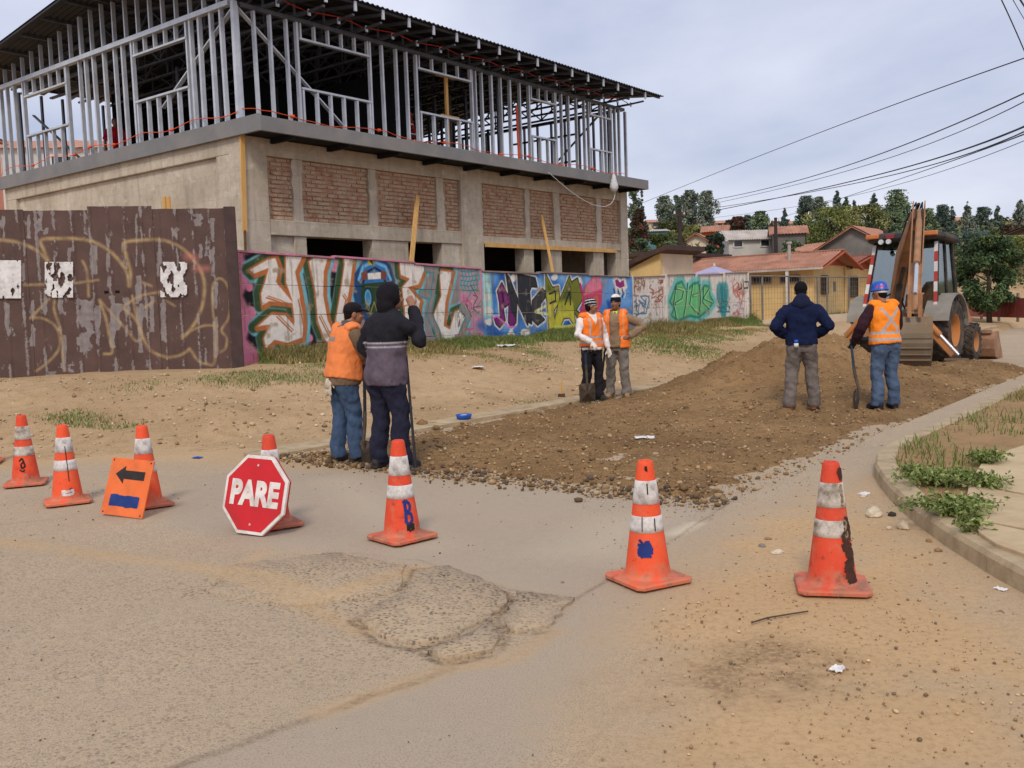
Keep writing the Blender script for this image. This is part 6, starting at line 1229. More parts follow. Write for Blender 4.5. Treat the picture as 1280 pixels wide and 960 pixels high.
# boom, dipper and bucket in a swung vertical plane; world points turned into the digger's frame
bpy.context.view_layer.update(); MI = dg.matrix_basis.inverted(); base = Vector((0, -1.0, 1.0))
def wl(px, py, y): return MI @ at_y(px, py, y)
apex = wl(1148, 268, 20.6); piv = wl(1141, 396, 18.25); apx2 = wl(1149, 283, 20.8)
fw = (piv - base); fw.z = 0; fw.normalize(); sdv = Vector((fw.y, -fw.x, 0))
if sdv.x < 0: sdv = -sdv
d_part('swing_post', MB().box((-.24, -1.28, .42), (.24, -.94, 1.12)), RUSTY, bev=.03)
knee = base.lerp(apex, .45) + Vector((0, 0, .32)) + (-fw) * .16
BM = MB()
for s_ in (-1, 1):
    o = sdv * (.115 * s_); pr = []
    for p, w in ((base, .20), (knee, .46), (apex, .16)): pr.append((p + o, w))
    d = [(knee - base).normalized(), (apex - base).normalized(), (apex - knee).normalized()]; up = [d_.cross(sdv).normalized() for d_ in d]
    poly = [pr[i][0] + up[i] * pr[i][1] / 2 for i in range(3)] + [pr[i][0] - up[i] * pr[i][1] / 2 for i in (2, 1, 0)]; BM.prism(poly, sdv * (.022 * s_))
for i, (a, b, w) in enumerate(((base, knee, .3), (knee, apex, .28))): BM.beam(a, b, .215, w * .9, sdv.cross((b - a).normalized()))
d_part('boom', BM, RUSTY)
DM = MB(); dd = (piv - apex).normalized(); du = dd.cross(sdv).normalized(); top = apex - dd * .38
for s_ in (-1, 1): o = sdv * (.10 * s_); DM.prism([top + o + du * .07, apex + o + du * .17, apex.lerp(piv, .3) + o + du * .17, piv + o + du * .09, piv + o - du * .09, apex.lerp(piv, .3) + o - du * .15, apex + o - du * .16, top + o - du * .08], sdv * (.022 * s_))
DM.beam(apex.lerp(piv, .12) - du * .14, piv - du * .07, .2, .02, du); DM.beam(apex.lerp(piv, .55) + du * .10, piv + du * .07, .2, .02, du)
d_part('dipper_arm', DM, RUSTY)
fc = fw  # towards the viewer
a, b = apex + fc * .20 - dd * .05, piv + fc * .34 + Vector((0, 0, .40)); d_part('bucket_cylinder', MB().tube([a, a.lerp(b, .66)], .062, 12), RUSTY); d_part('cylinder_rod', MB().tube([a.lerp(b, .64), b], .034, 10), CHROME)
d_part('dipper_cylinder', MB().tube([knee + Vector((0, 0, .30)), knee.lerp(top, .6) + Vector((0, 0, .16))], .06, 10).tube([knee.lerp(top, .6) + Vector((0, 0, .16)), top], .033, 8), DARKM)
d_part('boom_cylinder', MB().tube([base + Vector((0, 0, -.2)) + fc * .16, base.lerp(knee, .55) + fc * .20], .065, 10).tube([base.lerp(knee, .55) + fc * .2, knee + fc * .1 - Vector((0, 0, .2))], .036, 8), DARKM)
for s_ in (-1, 1): d_part('link_arm', MB().beam(b + sdv * (.09 * s_), piv + fc * .30 + sdv * (.09 * s_) + Vector((0, 0, -.02)), .03, .07, sdv).beam(b + sdv * (.12 * s_), piv - dd * .30 + sdv * (.12 * s_), .03, .06, sdv), RUSTY)
for s_ in (-1, 1): d_part('hydraulic_hose', MB().tube([knee + sdv * (.07 * s_) + Vector((0, 0, .36)), knee.lerp(apex, .5) + sdv * (.09 * s_) + Vector((0, 0, .34)), apex + sdv * (.06 * s_) + Vector((0, 0, .22)) + fc * .12, apex.lerp(piv, .25) + sdv * (.05 * s_) + fc * .26], .016, 6), HOSE)
d_part('hydraulic_hose', MB().tube([(-.3, -.95, 1.0), (-.25, -1.3, 1.35), tuple(base.lerp(knee, .4) + sdv * -.14)], .02, 6).tube([(.3, -.95, 1.0), (.3, -1.35, 1.3), tuple(base.lerp(knee, .4) + sdv * .14)], .02, 6), HOSE)
gz = MI @ at_y(1140, 468, 17.7); zT = piv.z; zB = gz.z + .03; Hb = zT - zB
bp = [(.02, 1.0), (.30, 1.0), (.36, .86), (.40, .70), (.41, .52), (.36, .34), (.28, .18), (.16, .03)]
def BP(r, f, s_): return Vector((piv.x, piv.y, 0)) + fw * (r - .12) + sdv * s_ + Vector((0, 0, zB + Hb * f))
hw = .295; M = MB(); n = len(bp); vs = [BP(r, f, s_) for s_ in (-hw, hw) for r, f in bp] + [BP(r - .025, f - .004, s_) for s_ in (-hw, hw) for r, f in bp]
fs = [(i, i + 1, n + i + 1, n + i) for i in range(n - 1)] + [(2 * n + i, 3 * n + i, 3 * n + i + 1, 2 * n + i + 1) for i in range(n - 1)] + [(0, n, 3 * n, 2 * n), (n - 1, 3 * n - 1, 4 * n - 1, 2 * n - 1)]; bk = d_part('rear_bucket', M.add(vs, fs), BUCK)
for s_ in (-1, 1): MB().prism([BP(r, f, s_ * hw) for r, f in bp] + [BP(-.10, .06, s_ * hw), BP(-.32, .62, s_ * hw), BP(-.10, .92, s_ * hw)], sdv * (.02 * s_)).build('bucket_side', BUCK, bk)
for f0, r0 in ((.62, .412), (.44, .40), (.32, .36), (.22, .315)): MB().beam(BP(r0 + .006, f0, -hw), BP(r0 + .006, f0, hw), .03, .014, fw).build('wear_strip', BUCK, bk)
for i in range(5): c = -hw + .03 + i * (2 * hw - .06) / 4; MB().beam(BP(.22, .11, c), BP(.07, -.06, c), .055, .035, sdv, w2=.03, h2=.012).build('tooth', mat('tooth_steel', S(170, 160, 146), S(140, 130, 118), 8, .5, .2, 40, metal=.3), bk)
for s_ in (-.1, .1): MB().beam(BP(.10, 1.0, s_), BP(.14, 1.13, s_), .03, .16, sdv).build('hinge_lug', BUCK, bk)
# ------------------------------------------------------------ traffic cones and signs
def cone_mat(nm, c1, c2, amt, seed):
    k = NT(nm); v = k.co(); n1 = k.noise(v, 9 + seed, 7, .7); n2 = k.noise(v, 40, 5, .7); z = k.n('SeparateXYZ', Vector=v).outputs[2]
    col = k.mix(k.ramp(k.noise(v, 5, 4), .35, .65), c1, c2); d = k.math('ADD', n1, k.ramp(z, .03, .2, .09, 0)); col = k.mix(k.ramp(d, .64 - amt * .07, .72, 0, .75), col, S(58, 34, 26)); col = k.mix(k.ramp(n2, .62, .7, 0, .5), col, S(90, 52, 38))
    col = k.mix(k.ramp(k.math('ADD', k.noise(v, 14, 6, .7), k.ramp(z, .02, .14, .22, 0)), .52, .74, .05, .6), col, S(176, 138, 108))
    return k.fin(col, .62, k.bump(n2, .2, .005), 0, .3)
ORM = [cone_mat('cone_orange', S(246, 92, 48), S(232, 76, 38), .0, 0), cone_mat('cone_orange_dirty', S(236, 78, 42), S(214, 62, 34), .9, 2), cone_mat('cone_red', S(226, 76, 46), S(208, 62, 38), .5, 1)]
BANDM = mat('reflective_band', S(228, 222, 216), S(212, 206, 200), 8, .5, .1, 40, dirt=S(120, 104, 92), dscale=12, damt=.7); BANDD = mat('reflective_band_worn', S(216, 206, 194), S(196, 184, 170), 9, .6, .2, 40, dirt=S(96, 82, 56), dscale=9, damt=1.0)
INK = mat('blue_spray', S(38, 58, 130), S(28, 44, 104), 8, .7, 0); SOOT = mat('black_spray', S(30, 26, 26), S(44, 36, 32), 14, .8, 0); CHAR = mat('charred_smear', S(54, 40, 34), S(84, 52, 40), 22, .85, .3)
CH = .68
def cr_(z): return .128 - (.128 - .042) * (z - .035) / (CH - .035)
def cone_obj(name, label, px, py, rz, om, bm, marks=(), zoff=0, lean=0.0, wide=.185):
    p = at_z(px, py); c = thing(name, label, 'traffic cone', (p.x, p.y, ground_z(p.x, p.y) + .006), rz, 'orange traffic cones'); c.rotation_euler = (lean, 0, rz)
    M = MB(); w = wide; c2 = w - .03
    def oct_(e, z): return [(x, y, z + .003 * nz(x * 9, y * 9, px)) for x, y in ((-e, -e + .03), (-e, e - .03), (-e + .03, e), (e - .03, e), (e, e - .03), (e, -e + .03), (e - .03, -e), (-e + .03, -e))]
    rings = [oct_(w - .004, .007), oct_(w, .012), oct_(w, .028), oct_(w - .012, .034), oct_(w - .05, .036)]; vs = [p_ for r_ in rings for p_ in r_]
    fs = [(r * 8 + i, r * 8 + (i + 1) % 8, (r + 1) * 8 + (i + 1) % 8, (r + 1) * 8 + i) for r in range(4) for i in range(8)] + [tuple(range(7, -1, -1)), tuple(32 + i for i in range(8))]; M.add(vs, fs)
    for a in range(4): M.box((math.cos(a * 1.5708) * w * .8 - .02, math.sin(a * 1.5708) * w * .8 - .02, 0), (math.cos(a * 1.5708) * w * .8 + .02, math.sin(a * 1.5708) * w * .8 + .02, .012))
    M.build('base', om, c, False, .003)
    prof = [(.146, .033), (.134, .042), (cr_(.06), .06)] + [(cr_(z), z) for z in np.linspace(.1, CH - .02, 9)] + [(.041, CH - .006), (.034, CH), (.026, CH - .002), (.024, CH - .05)]
    o = MB().lathe(prof, 32).build('body', om, c, True)
    for z0, z1 in ((.435 * .68 / .68 * .68 + .0, .0),) if False else ((.290, .378), (.445, .572)):
        zz = np.linspace(z0, z1, 4); MB().lathe([(cr_(z0) - .001, z0 - .001)] + [(cr_(z) + .0022, z) for z in zz] + [(cr_(z1) - .001, z1 + .001)], 32).build('reflective_band', bm, c, True)
    for nm, m, strokes_ in marks:
      for strokes in ([strokes_] if len(strokes_) > 5 or 'letter' in nm else [[q_] for q_ in strokes_]):
        K = MB()
        for pts, w_ in strokes:
            n = len(pts)
            for i in range(n - 1):
                (a0, z0), (a1, z1) = pts[i], pts[i + 1]; st_ = 4
                for j in range(st_):
                    def q(f): return (a0 + (a1 - a0) * f, z0 + (z1 - z0) * f)
                    (aa, za), (ab, zb) = q(j / st_), q((j + 1) / st_); du_, dz_ = (ab - aa) * .1, zb - za; L = math.hypot(du_, dz_) + 1e-9; nu, nzz = -dz_ / L * w_ / 2, du_ / L * w_ / 2; off = .0036
                    def P(a, z, s_): z2 = z + nzz * s_; r = cr_(z2) + off; a2 = a + nu * s_ / r; return (r * math.sin(a2), -r * math.cos(a2), z2)
                    K.add([P(aa, za, -1), P(aa, za, 1), P(ab, zb, 1), P(ab, zb, -1)], [(0, 1, 2, 3)])
        oo = K.build(nm, m, c)
        if len(strokes_) > 5: oo['kind'] = 'stuff'
        oo.modifiers.new('s', 'SOLIDIFY').thickness = .0015
    return c
def blob(a0, z0, r, n, seed):
    rr = random.Random(seed); return [([(a0 + rr.uniform(-r, r) * 8, z0 + rr.uniform(-r, r)), (a0 + rr.uniform(-r, r) * 8, z0 + rr.uniform(-r, r))], r * .9) for _ in range(n)]
def look(px, py): p = at_z(px, py); return -math.atan2(p.x, p.y)      # turns the cone's front to the viewer
Bst = [([(.18, .27), (.22, .20), (.20, .13)], .022), ([(.05, .265), (.25, .28), (.55, .25), (.50, .21), (.22, .205)], .020), ([(.22, .20), (.55, .19), (.62, .15), (.45, .12), (.2, .13)], .020)]
cone_obj('traffic_cone', 'orange cone cut by the left edge of the view', -22, 580, .3, ORM[0], BANDM, wide=.2)
cone_obj('traffic_cone', 'dirty red-orange cone with a dark scribble, second from the left edge', 33, 606, .35, ORM[1], BANDD, [('spray_mark', SOOT, [([(-.35, .24), (-.1, .27), (.05, .24), (-.2, .21), (-.1, .17), (.15, .19), (.05, .23)], .014), ([(-.3, .16), (-.05, .14), (.1, .16)], .012)])])
cone_obj('traffic_cone', 'bright orange cone with a white scrawled patch near its foot, left of the arrow board', 85, 629, .5, ORM[0], BANDM, [('white_scrawl', BANDM, [([(-.3, .13), (-.28, .08)], .03), ([(-.3, .12), (0, .11), (.3, .13), (.35, .09), (0, .085), (-.3, .09)], .022)]), ('dark_scratch', SOOT, [([(.05, .5), (.12, .35), (.15, .2)], .006), ([(.1, .13), (.3, .14)], .01)])])
cone_obj('traffic_cone', 'orange cone standing behind the leaning arrow board', 184, 633, .6, ORM[0], BANDM)
cone_obj('traffic_cone', 'orange cone standing behind the red octagonal stop sign', 342, 658, .55, ORM[2], BANDM)
cone_obj('traffic_cone', 'orange cone with a blue painted letter B in the middle of the street', 503, 674, .62 + look(503, 674), ORM[1], BANDM, [('blue_letter', INK, [([(a - .55, z) for a, z in l], w) for l, w in Bst]), ('black_smear', SOOT, blob(-.1, .10, .028, 9, 4))])
cone_obj('traffic_cone', 'orange cone with a round blue paint blot near the dig', 810, 727, .62 + look(810, 727), ORM[0], BANDM, [('blue_blot', INK, blob(-.72, .20, .036, 40, 2) + [([(-1.0, .24), (-.9, .25)], .03)]), ('dark_streak', SOOT, [([(-.5, .56), (-.48, .5)], .007), ([(-.1, .37), (-.12, .3)], .006), ([(-.9, .38), (-.88, .30)], .005)]), ('tip_smudge', SOOT, blob(-.5, .64, .014, 6, 8))])
cone_obj('traffic_cone', 'scorched orange cone with a blackened right side on the sandy ground by the kerb', 1040, 736, .10 + look(1040, 736), ORM[2], BANDD, [('scorch_mark', CHAR, [l for z in np.linspace(.07, .36, 9) for l in blob(.86 + .12 * math.sin(z * 40), z, .034, 9, int(z * 1000))] + blob(.9, .62, .03, 14, 3)), ('worn_patch', mat('worn_foil', S(120, 102, 70), S(170, 156, 130), 30, .7, .2), [l for z in np.linspace(.46, .55, 5) for l in blob(.75, z, .016, 4, int(z * 777))] + [l for z in np.linspace(.30, .37, 4) for l in blob(.8, z, .014, 4, int(z * 555))])])
# PARE stop sign leaning on its cone
SRED = mat('sign_red', S(208, 36, 44), S(194, 30, 38), 4, .5, .1, 30, dirt=S(150, 50, 46), dscale=5, damt=.4); SWHT = mat('sign_white', S(232, 226, 218), S(218, 210, 202), 6, .55, .1, 30, dirt=S(150, 120, 100), dscale=9, damt=.5)
def text_mesh(s, size, bold, m, name, parent, loc, ext=.001, sx=1.0):
    cu = bpy.data.curves.new('lettering', 'FONT'); cu.body = s; cu.size = size; cu.align_x = 'CENTER'; cu.align_y = 'CENTER'; cu.offset = bold; cu.extrude = ext; cu.resolution_u = 4
    t = bpy.data.objects.new('tmp', cu); COL.objects.link(t); bpy.context.view_layer.update(); me = bpy.data.meshes.new_from_object(t.evaluated_get(bpy.context.evaluated_depsgraph_get())); bpy.data.objects.remove(t)
    me.materials.clear(); me.materials.append(m); me.transform(Matrix.Diagonal((sx, 1, 1, 1))); o = link(name, me, parent, loc); return o
def lean_board(name, label, cat, px, py, yaw, back, roll=0.0):
    p = at_z(px, py); t = thing(name, label, cat, (p.x, p.y, .012)); t.rotation_euler = (Matrix.Rotation(yaw, 3, 'Z') @ Matrix.Rotation(R(90) - back, 3, 'X') @ Matrix.Rotation(roll, 3, 'Z')).to_euler(); return t
sg = lean_board('stop_sign', 'red octagonal stop sign reading PARE leaning on a traffic cone', 'stop sign', 311, 670, -R(26), R(15), -R(2))
Ro = .305; oc = [(Ro * math.cos(math.pi / 8 + i * math.pi / 4), Ro * math.sin(math.pi / 8 + i * math.pi / 4) + Ro * math.cos(math.pi / 8)) for i in range(8)]; cy = Ro * math.cos(math.pi / 8)
MB().prism([(x, y, -.022) for x, y in oc], (0, 0, .022)).build('plate', SWHT, sg, bev=.003); MB().prism([(x * .915, (y - cy) * .915 + cy, .0015) for x, y in oc], (0, 0, .0015)).build('red_face', SRED, sg)
EDGE = mat('sign_edge_red', S(190, 60, 46), S(160, 50, 40), 6, .6, .1); MB().prism([(x * 1.004, (y - cy) * 1.004 + cy, -.035) for x, y in oc], (0, 0, .0128)).build('backing', EDGE, sg)
text_mesh('PARE', .235, .0125, SWHT, 'lettering', sg, (0, cy, .0048), .0012, .82)
for y in (.07, 2 * cy - .07): MB().lathe([(0, .0035), (.008, .0035), (.009, .0055), (0, .006)], 10, (0, y, 0)).build('bolt', BANDD, sg)
ar = lean_board('arrow_board', 'orange board with a black left arrow and a blue painted-out line leaning on a cone', 'sign board', 151, 647, -R(24), R(19), -R(2.5))
AOR = mat('board_orange', S(240, 122, 62), S(228, 106, 50), 4, .6, .1, 30, dirt=S(170, 96, 62), dscale=7, damt=.5)
MB().prism([(-.225, 0, -.012), (.225, 0, -.012), (.225, .46, -.012), (-.225, .46, -.012)], (0, 0, .012)).build('plate', AOR, ar, bev=.002)
ABK = mat('arrow_black', S(54, 46, 44), S(40, 34, 34), 12, .7, .1); MB().prism([(x, y, .0012) for x, y in ((-.15, .33), (-.055, .40), (-.055, .365), (.16, .365), (.16, .295), (-.055, .295), (-.055, .255))], (0, 0, .0012)).build('arrow', ABK, ar)
rr = random.Random(5); e1 = [(-.155 + i * .031, .072 + rr.uniform(-.006, .004), .0012) for i in range(11)]; e2 = [(.155 - i * .031, .165 + rr.uniform(-.005, .006), .0012) for i in range(11)]; MB().prism(e1 + e2, (0, 0, .0012)).build('painted_strip', mat('blue_paint', S(32, 62, 128), S(24, 46, 104), 9, .7, .1), ar)
for x, y in ((-.2, .44), (.2, .44), (-.2, .02), (.2, .02)): MB().lathe([(0, .001), (.007, .001), (.006, .003), (0, .003)], 8, (x, y, 0)).build('nail', SOOT, ar)
# ------------------------------------------------------------ people (local: +y is the way they face, x to their right, 1.75 m tall)
TSC = bpy.data.scenes.new('workbench')
def TVL():
    with bpy.context.temp_override(scene=TSC, view_layer=TSC.view_layers[0]): return bpy.context.evaluated_depsgraph_get()
def fuse(M, voxel, it=4, fac=.5):
    """one continuous skin from overlapping tapered pieces"""
    me = M.mesh('tmp', []) ; o = bpy.data.objects.new('tmp', me); TSC.collection.objects.link(o)
    r = o.modifiers.new('r', 'REMESH'); r.mode = 'VOXEL'; r.voxel_size = voxel
    if it: s = o.modifiers.new('s', 'SMOOTH'); s.iterations = it; s.factor = fac
    TSC.view_layers[0].update(); dgr = TVL(); out = bpy.data.meshes.new_from_object(o.evaluated_get(dgr)); bpy.data.objects.remove(o); return out
def dress(me, name, m, parent, colf=None, amp=0.0, sc=(14, 14, 7), seed=0):
    me.materials.clear(); me.materials.append(m)
    if amp:
        nrm_ = [v.normal.copy() for v in me.vertices]
        for v, vn in zip(me.vertices, nrm_):
            c = v.co; d = mnoise.noise(Vector((c.x * sc[0] + seed, c.y * sc[1], c.z * sc[2] + c.x * 5))) + .5 * mnoise.noise(Vector((c.x * 30, c.y * 30 + seed, c.z * 19))); v.co = c + vn * (d * amp)
    if colf:
        n = len(me.vertices); col = np.empty((n, 4), np.float32); col[:, 3] = 1
        for i, v in enumerate(me.vertices): col[i, :3] = colf(v.co, v.normal)
        a = me.color_attributes.new('col', 'FLOAT_COLOR', 'POINT'); a.data.foreach_set('color', col.ravel())
    me.polygons.foreach_set('use_smooth', [True] * len(me.polygons)); me.update(); return link(name, me, parent)
CLOTH = vcol_mat('clothing', .92, .6, 26, .20, 11, .15, dist=.014); SKINM = vcol_mat('skin', .55, .12, 90, .10, 25, .35, dist=.002); LEATH = vcol_mat('boots', .75, .3, 60, .25, 20, .3); HELM = vcol_mat('helmet_plastic', .35, 0, 1, .05, 5, .5); HIVIS = vcol_mat('hi_vis_cloth', .8, .55, 24, .12, 10, .2, dist=.012)
STEELT = mat('tool_steel', S(84, 78, 72), S(64, 58, 52), 9, .55, .3, 50, metal=.4, dirt=S(120, 92, 62), dscale=14, damt=.7); HANDLE = mat('tool_handle_blue', S(44, 62, 84), S(34, 48, 66), 8, .6, .2); HANDB = mat('tool_handle_black', S(40, 40, 46), S(30, 30, 36), 8, .6, .2)
def vv(*a): return Vector(a)
def limb(M, pts, rad, seg=12): M.loft(pts, rad, seg, (1, 0, 0)); [M.ball(pts[i], rad[i] if not hasattr(rad[i], '__len__') else max(rad[i]), 10, 7) for i in (0, len(pts) - 1)]
def hand(M, wrist, d, pn, side, curl=.5, sc=1.0):
    """palm, four fingers and a thumb; d along the hand, pn = palm normal"""
    d = d.normalized(); pn = (pn - d * pn.dot(d)).normalized(); a = d.cross(pn) * side
    M.loft([wrist - d * .02, wrist + d * .03 * sc, wrist + d * .085 * sc], [(.026 * sc, .02 * sc), (.040 * sc, .018 * sc), (.042 * sc, .015 * sc)], 10, a)
    for i, (off, L) in enumerate(((-.031, .068), (-.011, .078), (.010, .073), (.029, .058))):
        p = wrist + d * .082 * sc + a * off * sc; dirc = d.copy(); pts = [p - d * .015]; L *= sc
        for j in range(3):
            pts.append(pts[-1] + dirc * (L * (.45, .32, .23)[j])); ang = curl * (.75 + .12 * i); dirc = (dirc * math.cos(ang) + pn * math.sin(ang)).normalized()
        pts.append(pts[-1] + dirc * L * .2); M.loft(pts, [.0100 * sc, .0098 * sc, .0090 * sc, .0082 * sc, .006 * sc], 7, a)
    p = wrist + d * .025 * sc - a * .034 * sc; td = (d * .75 - a * .55 + pn * (.25 + .5 * curl)).normalized(); M.loft([p, p + td * .035 * sc, p + (td * .035 + (td + d * .5 + a * .3 * curl).normalized() * .034) * sc], [.0125 * sc, .0115 * sc, .0085 * sc], 7, a)
def head(M, c, fwd, tilt=0):
    f = Vector(fwd); f.z = 0; f.normalize(); r = Vector((f.y, -f.x, 0)); u = Vector((0, 0, 1)); rot = Matrix((r, f, u)).transposed()
    P = lambda x, y, z: c + r * x + f * y + u * z
    M.ball(P(0, -.012, .025), (.074, .092, .092), 18, 12, rot=rot); M.ball(P(0, .022, -.045), (.058, .068, .072), 14, 10, rot=rot); M.ball(P(0, .052, -.085), (.034, .032, .026), 10, 8, rot=rot)
    M.loft([P(0, .084, .012), P(0, .103, -.022), P(0, .092, -.036)], [.010, .016, .012], 8, r); M.ball(P(0, .082, .030), (.045, .014, .011), 10, 6, rot=rot); M.ball(P(0, .083, -.060), (.024, .012, .009), 10, 6, rot=rot)
    for s in (-1, 1): M.ball(P(s * .076, -.008, -.01), (.011, .022, .034), 8, 6, rot=rot); M.ball(P(s * .034, .066, -.028), (.024, .024, .022), 8, 6, rot=rot)
    return rot, P
DEF = dict(pelvis=(0, 0, .95), chest=(0, .0, 1.27), neck=(0, .0, 1.47), head=(0, .03, 1.625), sh=.180, shz=1.405, hip=.088, face=None)
def skel(**k):
    j = dict(DEF); j.update(k); J = {a: Vector(b) if isinstance(b, tuple) else b for a, b in j.items()}
    c = J['chest']; 
    for s, n in ((-1, 'L'), (1, 'R')):
        J['shoulder' + n] = Vector((s * J['sh'] + c.x * .9, c.y * 1.0 - .005, J['shz'])) if 'shoulder' + n not in k else Vector(k['shoulder' + n]); J['hip' + n] = Vector((s * J['hip'], J['pelvis'].y, .90))
        if 'knee' + n not in k: J['knee' + n] = (J['hip' + n] + J['ankle' + n]) / 2 + Vector((s * .005, .03, .0))
    return J
def torso(M, J, g=0.0, z0=.84, z1=1.47, hem=0.0, belly=0.0):
    prof = [(.80, .150, .105), (.88, .168, .118), (.96, .166, .118), (1.06, .155, .108), (1.18, .165, .115), (1.30, .182, .120), (1.38, .178, .108), (1.43, .135, .085), (1.47, .075, .066), (1.50, .060, .060)]
    pts = []; rad = []
    zs = [z0] + [p[0] for p in prof if z0 < p[0] < z1] + [z1]; P = J['pelvis']; C = J['chest']; Nn = J['neck']
    for z in zs:
        a = float(np.interp(z, [p[0] for p in prof], [p[1] for p in prof])); b = float(np.interp(z, [p[0] for p in prof], [p[2] for p in prof]))
        x = float(np.interp(z, [.9, 1.27, 1.47], [P.x, C.x, Nn.x])); y = float(np.interp(z, [.9, 1.27, 1.47], [P.y, C.y, Nn.y])); e = g + hem * max(0, (1.12 - z) / .3); pts.append((x, y + belly * .3 * max(0, 1 - abs(z - 1.05) / .2), z)); rad.append((a + e, b + e + belly * max(0, 1 - abs(z - 1.05) / .2)))
    M.loft(pts, rad, 22, (1, 0, 0), pw=2.4)
def build_person(name, label, px, py, H, az, J, skin=(150, 104, 78), hair=(24, 20, 18), pants=(60, 60, 70), pants_fn=None, jacket=(40, 40, 50), jacket_fn=None, sleeve=.0, hem=.86, jg=.022, shoes=(70, 60, 52), gloves=None, curl=(.5, .5), handdir=None, loc=None, palm=None, seed=0, face_az=None, jname='jacket', puff=0.0, pl_=0.0, belly=0.0, group=None):
    p = at_z(px, py) if loc is None else Vector(loc); z = ground_z(p.x, p.y) if loc is None else p.z; k = H / 1.75
    B = MB(); torso(B, J, .0, .84, 1.48); B.loft([J['neck'] - vv(0, 0, .06), J['neck'] + vv(0, .004, .03), J['head'] + vv(0, -.02, -.04)], [.070, .056, .054], 14)
    fd = vv(0, 1, 0) if face_az is None else vv(math.sin(face_az), math.cos(face_az), 0); rot, PH = head(B, J['head'], fd)
    for s, n in ((-1, 'L'), (1, 'R')):
        sh, el, wr = J['shoulder' + n], J['elbow' + n], J['wrist' + n]; limb(B, [sh + vv(-s * .02, 0, -.03), sh.lerp(el, .5), el, el.lerp(wr, .35), wr], [.036, .040, .034, .034, .026]); hd = (wr - el).normalized() if not handdir or n not in handdir else Vector(handdir[n]).normalized(); pn = Vector(palm[n]) if palm and n in palm else vv(-s * .9, .35, 0)
        hand(B, wr, hd, pn, s, curl[0] if n == 'L' else curl[1], 1.12 if gloves else 1.0)
        hp, kn, an = J['hip' + n], J['knee' + n], J['ankle' + n]; limb(B, [hp, hp.lerp(kn, .5), kn, kn.lerp(an, .3), an], [.082, .070, .052, .050, .036])
        ft = an + vv(s * .03, .08, -.06); B.loft([an - vv(0, .02, .05), an + vv(s * .02, .07, -.062), an + vv(s * .03, .14, -.068)], [.032, .034, .025], 8)
    me = fuse(B, .0095, 2); sk, ha = S(*skin), S(*hair); gl = S(*gloves) if gloves else None; ey = [PH(s * .030, .083, .008) for s in (-1, 1)]; mo = PH(0, .095, -.060); eb = [PH(s * .032, .088, .032) for s in (-1, 1)]
    def bf(c, n):
        for e in ey:
            if (c - e).length < .013: return (.02, .015, .012)
        for e in eb:
            if abs(c.z - e.z) < .006 and (c - e).length < .022: return tuple(x * .3 for x in sk)
        if abs(c.z - mo.z) < .006 and (c - mo).length < .026: return (sk[0] * .55, sk[1] * .35, sk[2] * .35)
        if gl and any((c - J['wrist' + q]).length < .19 and (c - J['elbow' + q]).length > (J['wrist' + q] - J['elbow' + q]).length - .03 for q in 'LR'): return gl
        return sk
    root = dress(me, name, SKINM, None, bf); tag(root, label, 'person', group); root.location = (p.x, p.y, z); root.rotation_euler = (0, 0, -az); root.scale = (k, k, k)
    # hair cap
    Hh = MB(); Hh.ball(PH(0, -.022, .034), (.081, .094, .094), 16, 12, rot=rot); Hh.ball(PH(0, -.055, -.02), (.070, .055, .075), 14, 10, rot=rot); mh = fuse(Hh, .012, 2)
    dress(mh, 'hair', CLOTH, root, lambda c, n: ha, .003, (50, 50, 50))
    # trousers
    T = MB(); torso(T, J, .012, .80, 1.02)
    for s, n in ((-1, 'L'), (1, 'R')):
        hp, kn, an = J['hip' + n], J['knee' + n], J['ankle' + n]; q = .006 + pl_
        T.loft([hp + vv(-s * .01, -.005, .04), hp + vv(0, -.008, -.06), hp.lerp(kn, .5) + vv(0, -.004, 0), kn + vv(0, .004, .03), kn + vv(0, -.004, -.05), kn.lerp(an, .45) + vv(0, -.012, 0), an + vv(0, -.005, .07), an + vv(0, .005, .015), an + vv(0, .008, -.035)], [(.098 + q, .110 + q), (.094 + q, .104 + q), .081 + q, .067 + q, .064 + q, .063 + q, .060 + q, .068 + q, .066 + q], 16, (1, 0, 0))
    mt = fuse(T, .013, 2); pc = S(*pants); dress(mt, 'trousers', CLOTH, root, pants_fn or (lambda c, n: pc), .017, (8, 8, 12), seed)
    # jacket
    K = MB(); torso(K, J, jg, hem, 1.475, .012 + puff * .3, belly)
    for s, n in ((-1, 'L'), (1, 'R')):
        sh, el, wr = J['shoulder' + n], J['elbow' + n], J['wrist' + n]; q = .010 + puff; wd = (wr - el).normalized()
        K.loft([J['neck'] + vv(s * .03, 0, -.02), J['neck'].lerp(sh, .6) + vv(0, 0, .004), sh + vv(0, 0, -.015)], [(.066, .06), (.066 + jg * .5, .056), (.060, .05)], 12, (0, 1, 0))
        K.loft([sh + vv(-s * .05, 0, -.02), sh + vv(s * .008, 0, -.030), sh.lerp(el, .5), el + (el - sh).normalized() * .01, el.lerp(wr, .4), wr - wd * .06, wr - wd * .018], [.060 + q * .4, .062 + q * .8, .056 + q, .051 + q, .048 + q, .041 + q * .8, .036 + q * .5], 14, (0, 1, 0)); K.ball(el, .051 + q, 10, 8)
    mj = fuse(K, .0125, 3); jc = S(*jacket); jo = dress(mj, jname, CLOTH, root, jacket_fn or (lambda c, n: jc), .015, (8, 8, 11), seed + 5)
    # shoes
    sc_ = S(*shoes)
